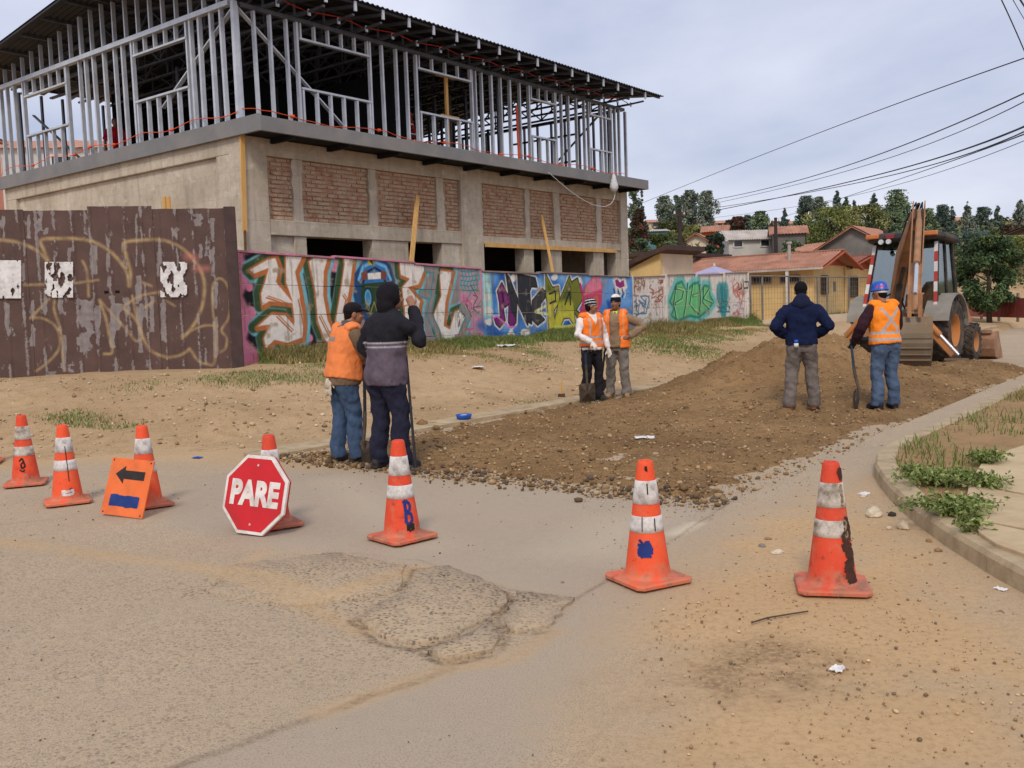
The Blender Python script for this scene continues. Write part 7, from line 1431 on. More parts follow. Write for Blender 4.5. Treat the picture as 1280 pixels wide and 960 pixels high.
    for s, n in ((-1, 'L'), (1, 'R')):
        an = J['ankle' + n]; d = vv(s * .22 + (0), 1, 0).normalized(); a_ = vv(d.y, -d.x, 0); Sh = MB(); b = vv(an.x, an.y, 0)
        Sh.loft([b - d * .085 + vv(0, 0, .045), b - d * .07 + vv(0, 0, .05), b + vv(0, 0, .055), b + d * .08 + vv(0, 0, .05), b + d * .15 + vv(0, 0, .04), b + d * .19 + vv(0, 0, .032)], [(.026, .03), (.038, .048), (.042, .056), (.048, .050), (.046, .038), (.022, .022)], 14, a_, pw=2.6); Sh.loft([b + vv(0, -.01, .05), b + vv(0, -.012, .14)], [.046, .046], 12); Sh.loft([b - d * .09 + vv(0, 0, .010), b + d * .02 + vv(0, 0, .010), b + d * .12 + vv(0, 0, .010), b + d * .195 + vv(0, 0, .010)], [(.036, .012), (.044, .012), (.052, .012), (.028, .012)], 12, a_)
        ms = fuse(Sh, .011, 1); dress(ms, 'shoe', LEATH, root, lambda c, n_: tuple(x * (.45 if c.z < .018 else 1) for x in sc_))
    return root, J, PH, rot
def shell(root, J, name, colf, g=.040, z0=.90, z1=1.455, hem=.01, front_open=0.0, m=None, belly=0.0, sl=.0):
    M = MB(); torso(M, J, g, z0, z1, hem, belly)
    for s, n in ((-1, 'L'), (1, 'R')): sh = J['shoulder' + n]; M.loft([J['neck'] + vv(s * .05, 0, -.02), sh + vv(-s * .015, 0, .045), sh + vv(s * (.012 + sl), 0, .02)], [(.085, .07), (.086, .065), (.075, .045)], 12, (0, 1, 0))
    me = fuse(M, .0125, 3)
    if front_open:
        bm = bmesh.new(); bm.from_mesh(me); fy = J['chest'].y
        dl = [f for f in bm.faces if (abs(f.calc_center_median().x - J['chest'].x) < front_open * (1.0 if f.calc_center_median().z > 1.05 else 1.15) and f.calc_center_median().y > fy + .03)]; bmesh.ops.delete(bm, geom=dl, context='FACES'); bm.to_mesh(me); bm.free()
    return dress(me, name, m or HIVIS, root, colf, .011, (8, 8, 10), 3)
def shovel(label, base, top, facing, blade=(.24, .29), grip=False, m=None, square=False):
    base, top = Vector(base), Vector(top); t = thing('shovel', label, 'shovel', base); d = (top - base); L = d.length; u = d.normalized(); f = Vector((math.sin(facing), math.cos(facing), 0)); f = (f - u * f.dot(u)).normalized(); r = u.cross(f); o = lambda x, y, z: r * x + f * y + u * z
    w, h = blade; M = MB(); P = [(-w / 2, .0), (w / 2, .0), (w / 2 * 1.05, h * .9), (w * .42, h), (-w * .42, h), (-w / 2 * 1.05, h * .9)] if square else [(0, -.02), (w * .32, .03), (w / 2, h * .4), (w / 2, h * .92), (w * .4, h), (-w * .4, h), (-w / 2, h * .92), (-w / 2, h * .4), (-w * .32, .03)]
    n = len(P); vs = [o(x, .04 - .10 * abs(x) / w * (1 if True else 0) - .05 * (1 - z / h), z) for x, z in P] + [o(0, .048 - .02, h * .5)]; vs += [v - f * .006 for v in vs]; fs = [(i, (i + 1) % n, n) for i in range(n)] + [(n + 1 + (i + 1) % n, n + 1 + i, 2 * n + 1) for i in range(n)] + [(i, n + 1 + i, n + 1 + (i + 1) % n, (i + 1) % n) for i in range(n)]
    M.add(vs, fs).build('blade', STEELT, t); MB().loft([o(0, .02, h * .55), o(0, .035, h), o(0, .01, h + .16), o(0, 0, h + .3)], [.012, .018, .021, .020], 10, r).build('socket', STEELT, t); MB().loft([o(0, 0, h + .25), o(0, 0, L)], [.0175, .0165], 10, r).build('handle', m or HANDLE, t)
    if grip: MB().tube([o(0, 0, L - .02), o(-.055, 0, L + .03), o(-.06, 0, L + .10), o(.06, 0, L + .10), o(.055, 0, L + .03), o(0, 0, L - .02)], .012, 8).build('grip', HANDB, t)
    return t
def beanie(root, PH, rot, colf, lift=0.0, sc=1.0):
    M = MB(); M.ball(PH(0, -.014, .050 + lift), (.086 * sc, .102 * sc, .092 * sc), 18, 12, rot=rot); M.loft([PH(0, -.012, .018), PH(0, -.012, .052)], [(.088 * sc, .104 * sc), (.089 * sc, .105 * sc)], 20, rot @ vv(1, 0, 0)); me = fuse(M, .011, 2)
    bm = bmesh.new(); bm.from_mesh(me); zc = PH(0, 0, .008).z; bmesh.ops.delete(bm, geom=[f for f in bm.faces if f.calc_center_median().z < zc], context='FACES'); bm.to_mesh(me); bm.free(); return dress(me, 'beanie', CLOTH, root, colf, .003, (30, 30, 30))
def grey_tape(z, x, c, lo, hi): return c
TAPE = S(176, 168, 166)
# 1 hooded man, back turned, leaning on a bar
J = skel(ankleL=(-.13, -.02, .09), ankleR=(.12, .05, .09), chest=(.01, .03, 1.27), neck=(.01, .06, 1.47), head=(.02, .11, 1.61), elbowL=(-.30, .0, 1.16), wristL=(-.17, .16, .98), elbowR=(.31, .15, 1.21), wristR=(.085, .30, 1.525))
DK, PG, WL = S(38, 36, 42), S(96, 84, 94), S(172, 166, 170)
def jf(c, n):
    if abs(c.x) > .235 or c.z > 1.205: return DK if not (abs(c.x) < .24 and (1.205 < c.z < 1.213)) else DK
    if 1.190 < c.z or 1.150 < c.z < 1.164: return WL if c.z > 1.192 or c.z < 1.163 else PG
    return PG
p1, J1, PH1, r1 = build_person('person', 'person in a black and grey hooded jacket, right hand raised to the mouth', 488, 586, 1.84, R(40), J, pants=(40, 40, 56), jacket_fn=jf, hem=.80, jg=.040, puff=.012, shoes=(52, 46, 44), curl=(.6, .9), handdir={'R': (-.5, .1, .75)}, palm={'R': (-.62, .72, -.3)}, seed=1, pl_=.016, face_az=R(25))
M = MB(); M.ball(PH1(0, -.035, .025), (.108, .122, .128), 20, 14, rot=r1); M.ball(PH1(0, -.07, -.07), (.098, .095, .11), 16, 12, rot=r1); M.loft([PH1(0, -.01, -.13), PH1(0, -.04, -.19)], [(.10, .10), (.14, .115)], 16); me = fuse(M, .012, 3); bm = bmesh.new(); bm.from_mesh(me); fdir = r1 @ vv(0, 1, 0); bmesh.ops.delete(bm, geom=[f for f in bm.faces if (f.calc_center_median() - PH1(0, 0, 0)).dot(fdir) > .045 and PH1(0, 0, -.11).z < f.calc_center_median().z < PH1(0, 0, .10).z], context='FACES'); bm.to_mesh(me); bm.free()
dress(me, 'hood', CLOTH, p1, lambda c, n: S(30, 27, 32), .007, (12, 12, 12), 3)
b = at_z(520, 589); tp = thing('tamping_bar', 'black steel bar standing by the right leg of the hooded person', 'bar', (b.x, b.y, .0)); top = W(0, 0) * 0 + Vector((-.07, .22, 1.12)); MB().tube([(0, 0, .02), tuple(top)], .014, 8).build('shaft', HANDB, tp); MB().box((-.05, -.04, 0), (.05, .04, .035)).build('foot', STEELT, tp, bev=.008)
# 2 man in the faded orange vest
J = skel(ankleL=(-.12, -.04, .09), ankleR=(.11, .06, .09), chest=(.0, .06, 1.27), neck=(.0, .10, 1.46), head=(.0, .17, 1.59), elbowL=(-.30, .10, 1.16), wristL=(-.13, .36, 1.02), elbowR=(.30, .14, 1.16), wristR=(.10, .36, 1.06))
p2, J2, PH2, r2 = build_person('person', 'person in a faded orange vest, dark cap and blue jeans, left of the hood', 434, 578, 1.70, R(52), J, pants_fn=lambda c, n: tuple(x * (1.0 + .35 * (c.z < .5) * max(0, n.y)) for x in S(66, 84, 110)), jacket=(112, 92, 72), hem=.84, jg=.030, puff=.016, shoes=(62, 54, 46), curl=(1.0, 1.0), seed=9, pl_=.014, face_az=R(22), belly=.03)
def vf(c, n):
    if 1.315 < c.z < 1.36 and n.y < .2 and c.x < .05: return S(150, 136, 124)
    return S(232, 132, 74)
shell(p2, J2, 'vest', vf, .050, .90, 1.44, .012, belly=.03, sl=.015)
M = MB(); M.loft([J2['neck'] + vv(0, -.01, -.05), J2['neck'] + vv(0, .0, .0), J2['neck'] + vv(0, .01, .055)], [(.105, .10), (.10, .095), (.082, .082)], 18); me = fuse(M, .012, 2); dress(me, 'scarf', CLOTH, p2, lambda c, n: S(84, 80, 78) if nz(c.x * 22, c.y * 22, c.z * 22) > .05 else S(142, 134, 126), .010, (22, 22, 22))
M = MB(); M.ball(PH2(0, -.012, .055), (.087, .103, .078), 18, 12, rot=r2); M.loft([PH2(0, .06, .045), PH2(0, .13, .032), PH2(0, .165, .022)], [(.070, .016), (.064, .010), (.040, .006)], 14, r2 @ vv(1, 0, 0)); me = fuse(M, .010, 2); bm = bmesh.new(); bm.from_mesh(me); zc = PH2(0, 0, .012).z; bmesh.ops.delete(bm, geom=[f for f in bm.faces if f.calc_center_median().z < zc], context='FACES'); bm.to_mesh(me); bm.free(); dress(me, 'cap', CLOTH, p2, lambda c, n: S(34, 30, 32))
M = MB(); hand(M, vv(-.06, -.145, .90), vv(-.1, -.2, -1), vv(0, 1, 0), 1, .25, 1.1); hand(M, vv(-.02, -.15, .90), vv(.15, -.2, -1), vv(0, 1, 0), -1, .3, 1.1); g_ = M.build('work_glove', mat('glove_cloth', S(214, 200, 178), S(190, 174, 150), 20, .9, .3), None, True); g_.location = p2.location; g_.rotation_euler = p2.rotation_euler; g_.scale = p2.scale; tag(g_, 'pale work gloves tucked in the back pocket of the jeans by the faded orange vest', 'gloves')
b = at_z(457, 580); shovel('shovel held in front by the person in the faded orange vest', (b.x, b.y, .0), (b.x + .02, b.y + .10, 1.02), R(200), (.20, .24), m=HANDB)
# 3 man with white sleeves, shovel upright
J = skel(ankleL=(-.11, .05, .09), ankleR=(.12, -.03, .09), elbowR=(.30, .06, 1.15), wristR=(.17, .31, 1.01), elbowL=(-.29, -.03, 1.14), wristL=(-.28, .10, .88), head=(0, .04, 1.62))
p3, J3, PH3, r3 = build_person('person', 'person in an orange vest over a white hoodie with a striped beanie', 741, 501, 1.66, R(152), J, pants=(36, 34, 38), jacket=(226, 218, 214), hem=.88, jg=.022, shoes=(58, 52, 46), gloves=(216, 204, 190), curl=(.4, 1.1), handdir={'R': (.0, .6, -.5)}, palm={'R': (0, -.3, -1)}, seed=13, face_az=R(-62), jname='hoodie', pl_=.008)
def hv(c, n):
    if .985 < c.z < 1.020 or 1.075 < c.z < 1.11: return TAPE
    if 1.11 <= c.z < 1.42 and .085 < abs(c.x) < .118: return TAPE
    if n.y > .2 and c.z > 1.30 and abs(c.x) < (c.z - 1.30) * .42: return S(226, 218, 214)
    return S(250, 128, 44)
shell(p3, J3, 'vest', hv, .040, .92, 1.452, .008)
beanie(p3, PH3, r3, lambda c, n: S(200, 196, 198) if (int((c.z - c.y * .25) * 60) % 3 == 0) else S(26, 24, 28))
MB().loft([J3['neck'] + vv(0, -.02, -.04), J3['neck'] + vv(0, -.035, .0), J3['neck'] + vv(0, -.03, .03)], [(.10, .09), (.105, .095), (.085, .08)], 16).build('hoodie_collar', mat('white_fleece', S(222, 214, 210), S(206, 198, 194), 14, .95, .4, 50), p3, True)
b = at_z(734, 503); shovel('square spade held upright by the person in the white hoodie', (b.x, b.y - .16, .02), (b.x - .02, b.y - .20, .80), R(180), (.25, .30), True, HANDLE, True)
# 4 man with open vest, hand on hip
J = skel(ankleL=(-.15, .03, .09), ankleR=(.13, .0, .09), elbowL=(-.44, -.03, 1.20), wristL=(-.21, .10, 1.04), elbowR=(.31, .0, 1.14), wristR=(.27, .16, .92), head=(.0, .04, 1.62), chest=(.01, .01, 1.27))
p4, J4, PH4, r4 = build_person('person', 'person in an open orange vest over a tan jacket with one hand on the hip', 773, 497, 1.70, R(196), J, pants=(122, 114, 106), jacket=(140, 118, 94), hem=.87, jg=.030, puff=.014, shoes=(150, 118, 84), curl=(.5, 1.0), handdir={'L': (.75, .35, -.25)}, palm={'L': (.3, -1, 0)}, seed=21, face_az=R(14), skin=(140, 96, 72), pl_=.012)
def h4(c, n):
    if 1.02 < c.z < 1.055: return TAPE
    if c.z > 1.055 and .13 < abs(c.x) < .155 and n.y > -.4: return S(226, 150, 100)
    return S(248, 124, 46)
shell(p4, J4, 'vest', h4, .050, .86, 1.452, .02, .085)
beanie(p4, PH4, r4, lambda c, n: S(226, 220, 216) if c.z > J4['head'].z + .098 else S(26, 26, 32), .012)
MB().loft([J4['neck'] + vv(0, -.03, -.03), J4['neck'] + vv(0, -.05, .0), J4['neck'] + vv(0, -.04, .045)], [(.11, .10), (.12, .105), (.09, .085)], 16).build('jacket_hood', mat('tan_cloth', S(140, 120, 96), S(120, 102, 82), 12, .95, .4, 50), p4, True)
MB().prism([J4['neck'] + vv(-.045, .082, .01), J4['neck'] + vv(.045, .082, .01), J4['neck'] + vv(0, .118, -.09)], (0, .012, -.004)).build('shirt', mat('lime_shirt', S(206, 230, 60), S(190, 214, 50), 9, .9, .2), p4)
b = at_z(762, 494); shovel('dark shovel trailing behind the spade, gripped by the person with a hand on the hip', (b.x - .16, b.y + .10, .03), (b.x - .02, b.y + .04, .98), R(180), (.20, .25), m=HANDB)
# 5 man in the navy hoodie
J = skel(ankleL=(-.17, -.01, .09), ankleR=(.16, .03, .09), elbowL=(-.35, -.04, 1.15), wristL=(-.19, .14, 1.00), elbowR=(.35, -.04, 1.15), wristR=(.19, .14, 1.00), head=(.0, .05, 1.62))
p5, J5, PH5, r5 = build_person('person', 'person in a navy hoodie and grey jeans with hands in the front pockets', 1003, 517, 1.71, R(12), J, pants_fn=lambda c, n: tuple(x * (1.0 + .25 * nz(c.x * 4, c.y * 4, c.z * 5)) for x in S(112, 102, 96)), jacket=(24, 32, 62), hem=.90, jg=.036, puff=.022, shoes=(112, 74, 54), seed=33, jname='hoodie', pl_=.016, hair=(18, 16, 18))
MB().loft([J5['neck'] + vv(0, -.03, -.06), J5['neck'] + vv(0, -.06, -.01), J5['neck'] + vv(0, -.045, .05), J5['neck'] + vv(0, -.02, .075)], [(.125, .105), (.135, .115), (.105, .095), (.08, .075)], 18).build('hood', mat('navy_fleece', S(26, 34, 64), S(20, 26, 50), 14, .95, .4, 50), p5, True)
beanie(p5, PH5, r5, lambda c, n: S(22, 20, 24))
t = MB(); t.loft([(0, 0, 0), (0, 0, .05), (0, 0, .06), (0, 0, .09)], [.030, .030, .028, .026], 12); bt = thing('water_bottle', 'small blue-capped bottle in the back pocket of the grey jeans', 'bottle'); MB().loft([(0, 0, 0), (0, 0, .055)], [.030, .030], 12).build('body', WFR, bt, True); MB().loft([(0, 0, .056), (0, 0, .10)], [.030, .027], 12).build('cap', mat('cap_blue', S(40, 96, 190), S(34, 80, 160), 5, .5, 0), bt, True)
bt.location = p5.matrix_basis @ Vector((-.085, -.165, .87)); 
# 6 man in the blue hard hat
J = skel(ankleL=(-.11, .02, .09), ankleR=(.12, -.01, .09), elbowL=(-.32, .06, 1.15), wristL=(-.33, .24, .93), elbowR=(.28, .14, 1.14), wristR=(.04, .34, 1.00), chest=(-.01, .03, 1.27), neck=(-.01, .06, 1.46), head=(-.02, .11, 1.60))
p6, J6, PH6, r6 = build_person('person', 'person in a blue hard hat and orange vest holding a shovel beside the heap', 1107, 515, 1.68, R(-12), J, pants_fn=lambda c, n: tuple(x * (1.0 + .3 * nz(c.x * 4, c.y * 4, c.z * 4)) for x in S(78, 94, 118)), jacket=(56, 34, 42), hem=.90, jg=.028, puff=.016, shoes=(40, 36, 40), curl=(1.0, .6), seed=41, face_az=R(-25), gloves=(38, 34, 36), jname='sweater', pl_=.014, palm={'L': (.2, .9, 0)})
def h6(c, n):
    if .945 < c.z < .985 or 1.035 < c.z < 1.075: return TAPE
    if n.y < .3 and 1.075 <= c.z < 1.40:
        f = (c.z - 1.075) / .32; w = .026
        if abs(c.x - (-.13 + .26 * f)) < w or abs(c.x - (.13 - .26 * f)) < w: return TAPE
    return S(252, 140 + int(40 * max(0, min(1, (c.z - 1.0) / .4))) * 0, 40)
shell(p6, J6, 'vest', h6, .046, .90, 1.455, .010)
hl = MB(); prof = [(.118, .0), (.122, .008), (.108, .018), (.106, .05), (.098, .085), (.078, .115), (.045, .135), (.0, .142)]; hl.lathe(prof, 26); me = hl.mesh('hard_hat', [], True); me.transform(Matrix.Diagonal((.92, 1.12, 1, 1))); me.transform(Matrix.Translation(PH6(0, -.005, .030)) @ r6.to_4x4() @ Matrix.Rotation(R(-6), 4, 'X')); zc = PH6(0, 0, .085)
dress(me, 'hard_hat', HELM, p6, lambda c, n: S(196, 60, 120) if (abs(c.z - zc.z) < .012 and n.y < -.3 and nz(c.x * 60, 3) > .12) else S(26, 82, 172)); o = p6.children[-1]; o.modifiers.new('s', 'SOLIDIFY').thickness = .004
MB().loft([PH6(0, -.02, .0), PH6(0, -.02, .03)], [(.083, .098), (.085, .10)], 18).build('hat_strap', BANDM, p6, True)
wl6 = p6.matrix_basis @ (J6['wristL'] + vv(-.01, .06, -.06)); b = at_z(1073, 517); shovel('shovel with a long dark blue handle held beside the hard hat wearer', (b.x, b.y, ground_z(b.x, b.y) + .01), (wl6.x, wl6.y, wl6.z + .10), R(100), (.20, .27), m=HANDLE)
# 7 worker up among the studs
J = skel(ankleL=(-.10, 0, .09), ankleR=(.10, .02, .09), elbowL=(-.30, .03, 1.14), wristL=(-.25, .2, .95), elbowR=(.30, .05, 1.15), wristR=(.2, .28, 1.05))
q7 = W(14.6, 22.3, ZF); r_ = ray(143, 150); kk = (14.4) / (r_[0] * U.x + r_[1] * U.y); q7 = Vector((r_[0] * kk, r_[1] * kk, ZF + .005))
build_person('person', 'person in a red top and black trousers working behind the upstairs studs', 0, 0, 1.68, R(150), J, pants=(24, 22, 26), jacket=(186, 30, 44), loc=q7, seed=51, shoes=(30, 28, 28))

bpy.data.scenes.remove(TSC)
# ------------------------------------------------------------ grass, weeds, litter
def blades(name, X, Y, Z, h, cols, w=.008, lean=.5, parent=None):
    n = len(X); a = rng.uniform(0, 6.28, n); b = rng.uniform(0, 6.28, n); dx, dy = np.cos(a) * w, np.sin(a) * w; lx, ly = np.cos(b) * h * lean * rng.random(n), np.sin(b) * h * lean * rng.random(n)
    v = np.stack([np.stack([X - dx, Y - dy, Z - .01], -1), np.stack([X + dx, Y + dy, Z - .01], -1), np.stack([X + dx * .7 + lx * .4, Y + dy * .7 + ly * .4, Z + h * .6], -1), np.stack([X - dx * .7 + lx * .4, Y - dy * .7 + ly * .4, Z + h * .6], -1), np.stack([X + lx, Y + ly, Z + h], -1), np.stack([X + lx * 1.02, Y + ly * 1.02, Z + h], -1)], 1).reshape(-1, 3)
    i = np.arange(n)[:, None] * 6; f = np.concatenate([i + np.array([0, 1, 2, 3]), i + np.array([3, 2, 5, 4])]); return tag(link(name, np_mesh(name, v, f, leaf_mat('grass_blades', .2), np.repeat(cols, 6, 0)), parent), kind='stuff')
def gpal(n, k): pal = np.array([S(*c) for c in k]); return pal[rng.integers(0, len(pal), n)] * rng.uniform(.75, 1.3, (n, 1))
DRY = [(150, 136, 84), (126, 122, 70), (164, 142, 96), (104, 108, 58), (140, 118, 76)]; FRESH = [(98, 118, 58), (114, 130, 66), (84, 102, 52), (128, 136, 74), (138, 130, 80)]
# strip at the wall foot
n = 110000; T = rng.uniform(10.9, 33.5, n); Q = 14.45 - np.abs(rng.normal(0, .62, n)) - .02; X, Y = st2w(T, Q); d = fbm(X, Y, .55, 4, 71); m = (d + (14.45 - Q) * -.16) > rng.uniform(.30, .62, n); X, Y, T, Q, d = X[m], Y[m], T[m], Q[m], d[m]; Z = ground_h(X, Y); g = fbm(X, Y, .35, 3, 73)
cols = np.where((g > .5)[:, None], gpal(len(X), FRESH), gpal(len(X), DRY)); blades('grass', X, Y, Z, (.10 + .42 * np.clip(d - .30, 0, 1)) * rng.uniform(.5, 1.2, len(X)) * np.clip(1.2 - (14.45 - Q) * .7, .35, 1), cols, .011, .7)
# sparse low tufts on the bank
n = 170000; T = rng.uniform(6, 33, n); Q = rng.uniform(9.2, 14.3, n); X, Y = st2w(T, Q); d = fbm(X, Y, .9, 4, 81); band = np.exp(-((Q - 12.6) / 1.1) ** 2) + .15; m = (d * (.42 + .52 * band) > rng.uniform(.38, .62, n)) & (Y > 12.2); X, Y = X[m], Y[m]; Z = ground_h(X, Y); g = fbm(X, Y, .5, 3, 83); cols = np.where((g > .47)[:, None], gpal(len(X), FRESH), gpal(len(X), DRY)); m = Z > .08; blades('grass', X[m], Y[m], Z[m], rng.uniform(.018, .065, m.sum()), cols[m], .006, 1.2)
# bigger grass clumps
def clump(px, py, r, h, n, pal, zoff=0, squash=1.0):
    p = at_z(px, py, .45); tq = TQ(p); rr = r * np.sqrt(rng.random(n)); a = rng.uniform(0, 6.28, n); X, Y = p.x + rr * np.cos(a), p.y + rr * np.sin(a) * squash; Z = ground_h(X, Y); blades('grass', X, Y, Z, h * (1.15 - rr / r) * rng.uniform(.5, 1.2, n), gpal(n, pal), .012, .8)
for a in ((325, 465, .6, .34, 4600, FRESH), (348, 470, .35, .16, 900, FRESH), (375, 445, .7, .46, 5200, DRY), (410, 447, .7, .3, 3000, DRY), (545, 448, .9, .2, 3000, FRESH), (600, 436, .9, .3, 3600, DRY), (312, 452, .3, .45, 700, DRY), (560, 440, .8, .24, 2200, DRY), (640, 440, .9, .22, 2400, FRESH), (915, 412, 1.1, .75, 6000, FRESH), (880, 415, .8, .5, 2600, DRY), (830, 425, 1.2, .42, 3600, DRY), (840, 432, 1.6, .10, 2600, FRESH), (700, 470, .8, .05, 700, FRESH), (1050, 398, 1.6, .45, 4000, FRESH), (985, 385, .8, .6, 1500, FRESH)): clump(*a)
# verge behind the kerb
n = 180000; X = rng.uniform(2.6, 16, n); Y = 2 + 24 * rng.random(n) ** 1.2; ks = kerb_side(X, Y); far = np.clip((Y - 8.6) / 4, 0, 1); d = fbm(X, Y, .8, 4, 91); m = (ks > .2) & (d * (.60 + 1.1 * far) > rng.uniform(.30, .60, n)) & (ks < 1.6 + 1.6 * far); 
for l_ in SL:
    ins = np.zeros(n, bool)
    for i in range(len(l_)):
        a_, b_ = l_[i], l_[(i + 1) % len(l_)]
        if a_.y != b_.y: ins ^= ((a_.y > Y) != (b_.y > Y)) & (X < (b_.x - a_.x) * (Y - a_.y) / (b_.y - a_.y) + a_.x)
    m &= ~ins
X, Y = X[m], Y[m]; cols = np.where((fbm(X, Y, .7, 3, 92) > .45)[:, None], gpal(len(X), FRESH), gpal(len(X), DRY)); blades('grass', X, Y, np.full(len(X), .115), rng.uniform(.025, .10, len(X)), cols, .006, .9)
def leafy(px, py, r, n, label, h=.10, ls=.018):
    p = at_z(px, py, .12); z0 = .115 if float(kerb_side(np.array([p.x]), np.array([p.y]))[0]) > 0 else 0.0; n = int(n * 2.0); t = thing('weed', label, 'plant', (p.x, p.y, z0), 0, 'leafy weeds along the kerb'); ns = max(14, n // 40); ST = MB(); P = []
    for i in range(ns):
        a = random.uniform(0, 6.28); L = r * random.uniform(.35, 1.1); pts = [(L * f * math.cos(a + .3 * f), L * f * math.sin(a + .3 * f) * .75, .01 + h * random.uniform(.5, 1) * math.sin(min(1, f * 1.05) * 2.4)) for f in (0, .3, .6, 1)]; ST.tube(pts, [.004, .0035, .003, .002], 5)
        for j in range(n // ns): f = random.uniform(.15, 1); k0 = min(2, int(f * 3)); q = Vector(pts[k0]).lerp(Vector(pts[k0 + 1]), f * 3 - k0 if f < 1 else 1); P.append((q.x + random.gauss(0, .025), q.y + random.gauss(0, .025), max(.008, q.z + random.gauss(0, .018))))
    ST.build('stem', mat('weed_stem', S(104, 116, 66), S(88, 96, 56), 8, .8, 0), t); P = np.array(P); v, f_, cl = leafcloud(P, ls, gpal(len(P), [(112, 128, 66), (128, 140, 78), (96, 112, 56), (142, 148, 92)]), .6, .15); v = v.reshape(-1, 4, 3); v[..., 2] = np.maximum(v[..., 2], .004); link('leaves', np_mesh('leaves', v.reshape(-1, 3), f_, leaf_mat('weed_leaf', .15), cl), t)
for a in ((1178, 606, .34, 800, 'big leafy weed patch at the kerb nose'), (1232, 611, .22, 340, 'leafy weed running from the kerb nose onto the pavement'), (1190, 642, .34, 800, 'leafy weed spilling over the kerb edge'), (1215, 665, .12, 120, 'small bright green tuft on the kerb behind the scorched cone'), (1232, 581, .22, 380, 'leafy weed at the corner of the pavement slabs'), (1140, 598, .16, 160, 'small weed just inside the kerb nose')): leafy(*a)
# rocks and rubble by the kerb
RK = mat('pale_rock', S(228, 212, 186), S(196, 176, 146), 14, .95, .9, 45, dist=.02, kind='Position'); RKD = mat('dark_lump', S(66, 58, 52), S(50, 44, 40), 14, .9, .7, 40); RKB = mat('brown_stone', S(160, 122, 88), S(140, 104, 74), 9, .8, .4, 40)
def rock(name, px, py, s, m, label, seed, cat='rock'):
    p = at_z(px, py); bm = bmesh.new(); bmesh.ops.create_icosphere(bm, subdivisions=3, radius=1)
    for v in bm.verts: c = v.co.copy(); d = 1 + .28 * mnoise.noise(c * 1.3 + Vector((seed, 0, 0))) + .12 * mnoise.noise(c * 3.5 + Vector((0, seed, 0))) + .05 * mnoise.noise(c * 9); v.co = Vector((c.x * s[0] * d, c.y * s[1] * d, max(-.2 * s[2], c.z * s[2] * d)))
    me = bpy.data.meshes.new(name); bm.to_mesh(me); bm.free(); me.materials.append(m); me.polygons.foreach_set('use_smooth', [True] * len(me.polygons)); return tag(link(name, me, None, (p.x, p.y, s[2] * .30 + .004), (0, 0, seed)), label, cat)
rock('rock', 1093, 646, (.075, .05, .052), RK, 'largest pale lump of rubble lying against the kerb', 1); rock('rock', 1129, 662, (.042, .035, .048), RK, 'upright grey-white rubble lump right of the dark lump', 2); rock('rock', 1115, 646, (.028, .024, .026), RKD, 'dark tar lump between two pale rubble lumps', 3); rock('rock', 1111, 662, (.022, .018, .015), RK, 'small white chip before the rubble lumps at the kerb', 4)
rock('rock', 1161, 678, (.020, .016, .016), RKB, 'small brown stone by the kerb foot, upper one', 5); rock('rock', 1173, 690, (.022, .017, .016), RKB, 'round brown pebble by the kerb foot, lower one', 6); rock('rock', 972, 692, (.045, .035, .016), RK, 'flat pale stone half sunk in the sand left of the scorched cone', 7); rock('rock', 953, 684, (.028, .02, .014), mat('grey_stone', S(134, 126, 118), S(116, 108, 100), 9, .9, .5), 'grey stone beside the flat pale stone in the sand', 8); rock('rock', 960, 675, (.024, .018, .012), RKB, 'tan stone above the grey stone in the sand', 9)
rock('rock', 1079, 622, (.030, .02, .014), RK, 'pale flat chip near the kerb nose', 10)
rock('soil_clod', 528, 533, (.11, .08, .07), BED, 'dark soil clod heap beside the left gutter', 11, 'clod'); rock('soil_clod', 545, 536, (.05, .04, .035), BED, 'small soil clod right of the clod heap', 12, 'clod'); rock('soil_clod', 510, 538, (.06, .05, .03), BED, 'small soil clod left of the clod heap', 13, 'clod')
# litter: crumpled paper, plastic, a blue bag and a small broken tool
def crumple(name, px, py, r, m, label, cat, seed, flat=.35, z=None):
    p = at_z(px, py, 0 if z is None else z); zz = ground_z(p.x, p.y) if z is None else z
    for _ in range(4):
        p = at_z(px, py, zz); zz = ground_z(p.x, p.y) if z is None else z
    bm = bmesh.new(); bmesh.ops.create_grid(bm, x_segments=9, y_segments=7, size=1)
    for v in bm.verts: c = v.co.copy(); v.co = Vector((c.x * r * (1 + .25 * nz(c.y * 2, seed)), c.y * r * .7 * (1 + .3 * nz(c.x * 2, seed + 4)), r * flat * (.55 + mnoise.noise(Vector((c.x * 2.3, c.y * 2.3, seed)))) + r * .15 * mnoise.noise(Vector((c.x * 7, c.y * 7, seed)))))
    lo = min(v.co.z for v in bm.verts)
    for v in bm.verts: v.co.z -= lo
    me = bpy.data.meshes.new(name); bm.to_mesh(me); bm.free(); me.materials.append(m); o = link(name, me, None, (p.x, p.y, zz + .004), (0, 0, seed)); o.modifiers.new('s', 'SOLIDIFY').thickness = .002; return tag(o, label, cat)
BLUEP = mat('blue_plastic', S(40, 92, 186), S(30, 72, 156), 12, .45, .3, 20); 
crumple('paper_scrap', 1047, 838, .035, PAPER, 'white crumpled paper scrap near the dark stain in the foreground', 'litter', 1); crumple('paper_scrap', 1251, 738, .03, PAPER, 'white and blue wrapper on the sand by the kerb at the right edge', 'litter', 2); crumple('paper_scrap', 806, 548, .11, PAPER, 'flat white rag lying on the dug roadbed', 'litter', 3, .12); crumple('paper_scrap', 1080, 618, .05, PAPER, 'pale plastic scrap near the kerb nose', 'litter', 4, .2); crumple('paper_scrap', 1212, 586, .03, PAPER, 'small white paper by the pavement corner weed', 'litter', 12)
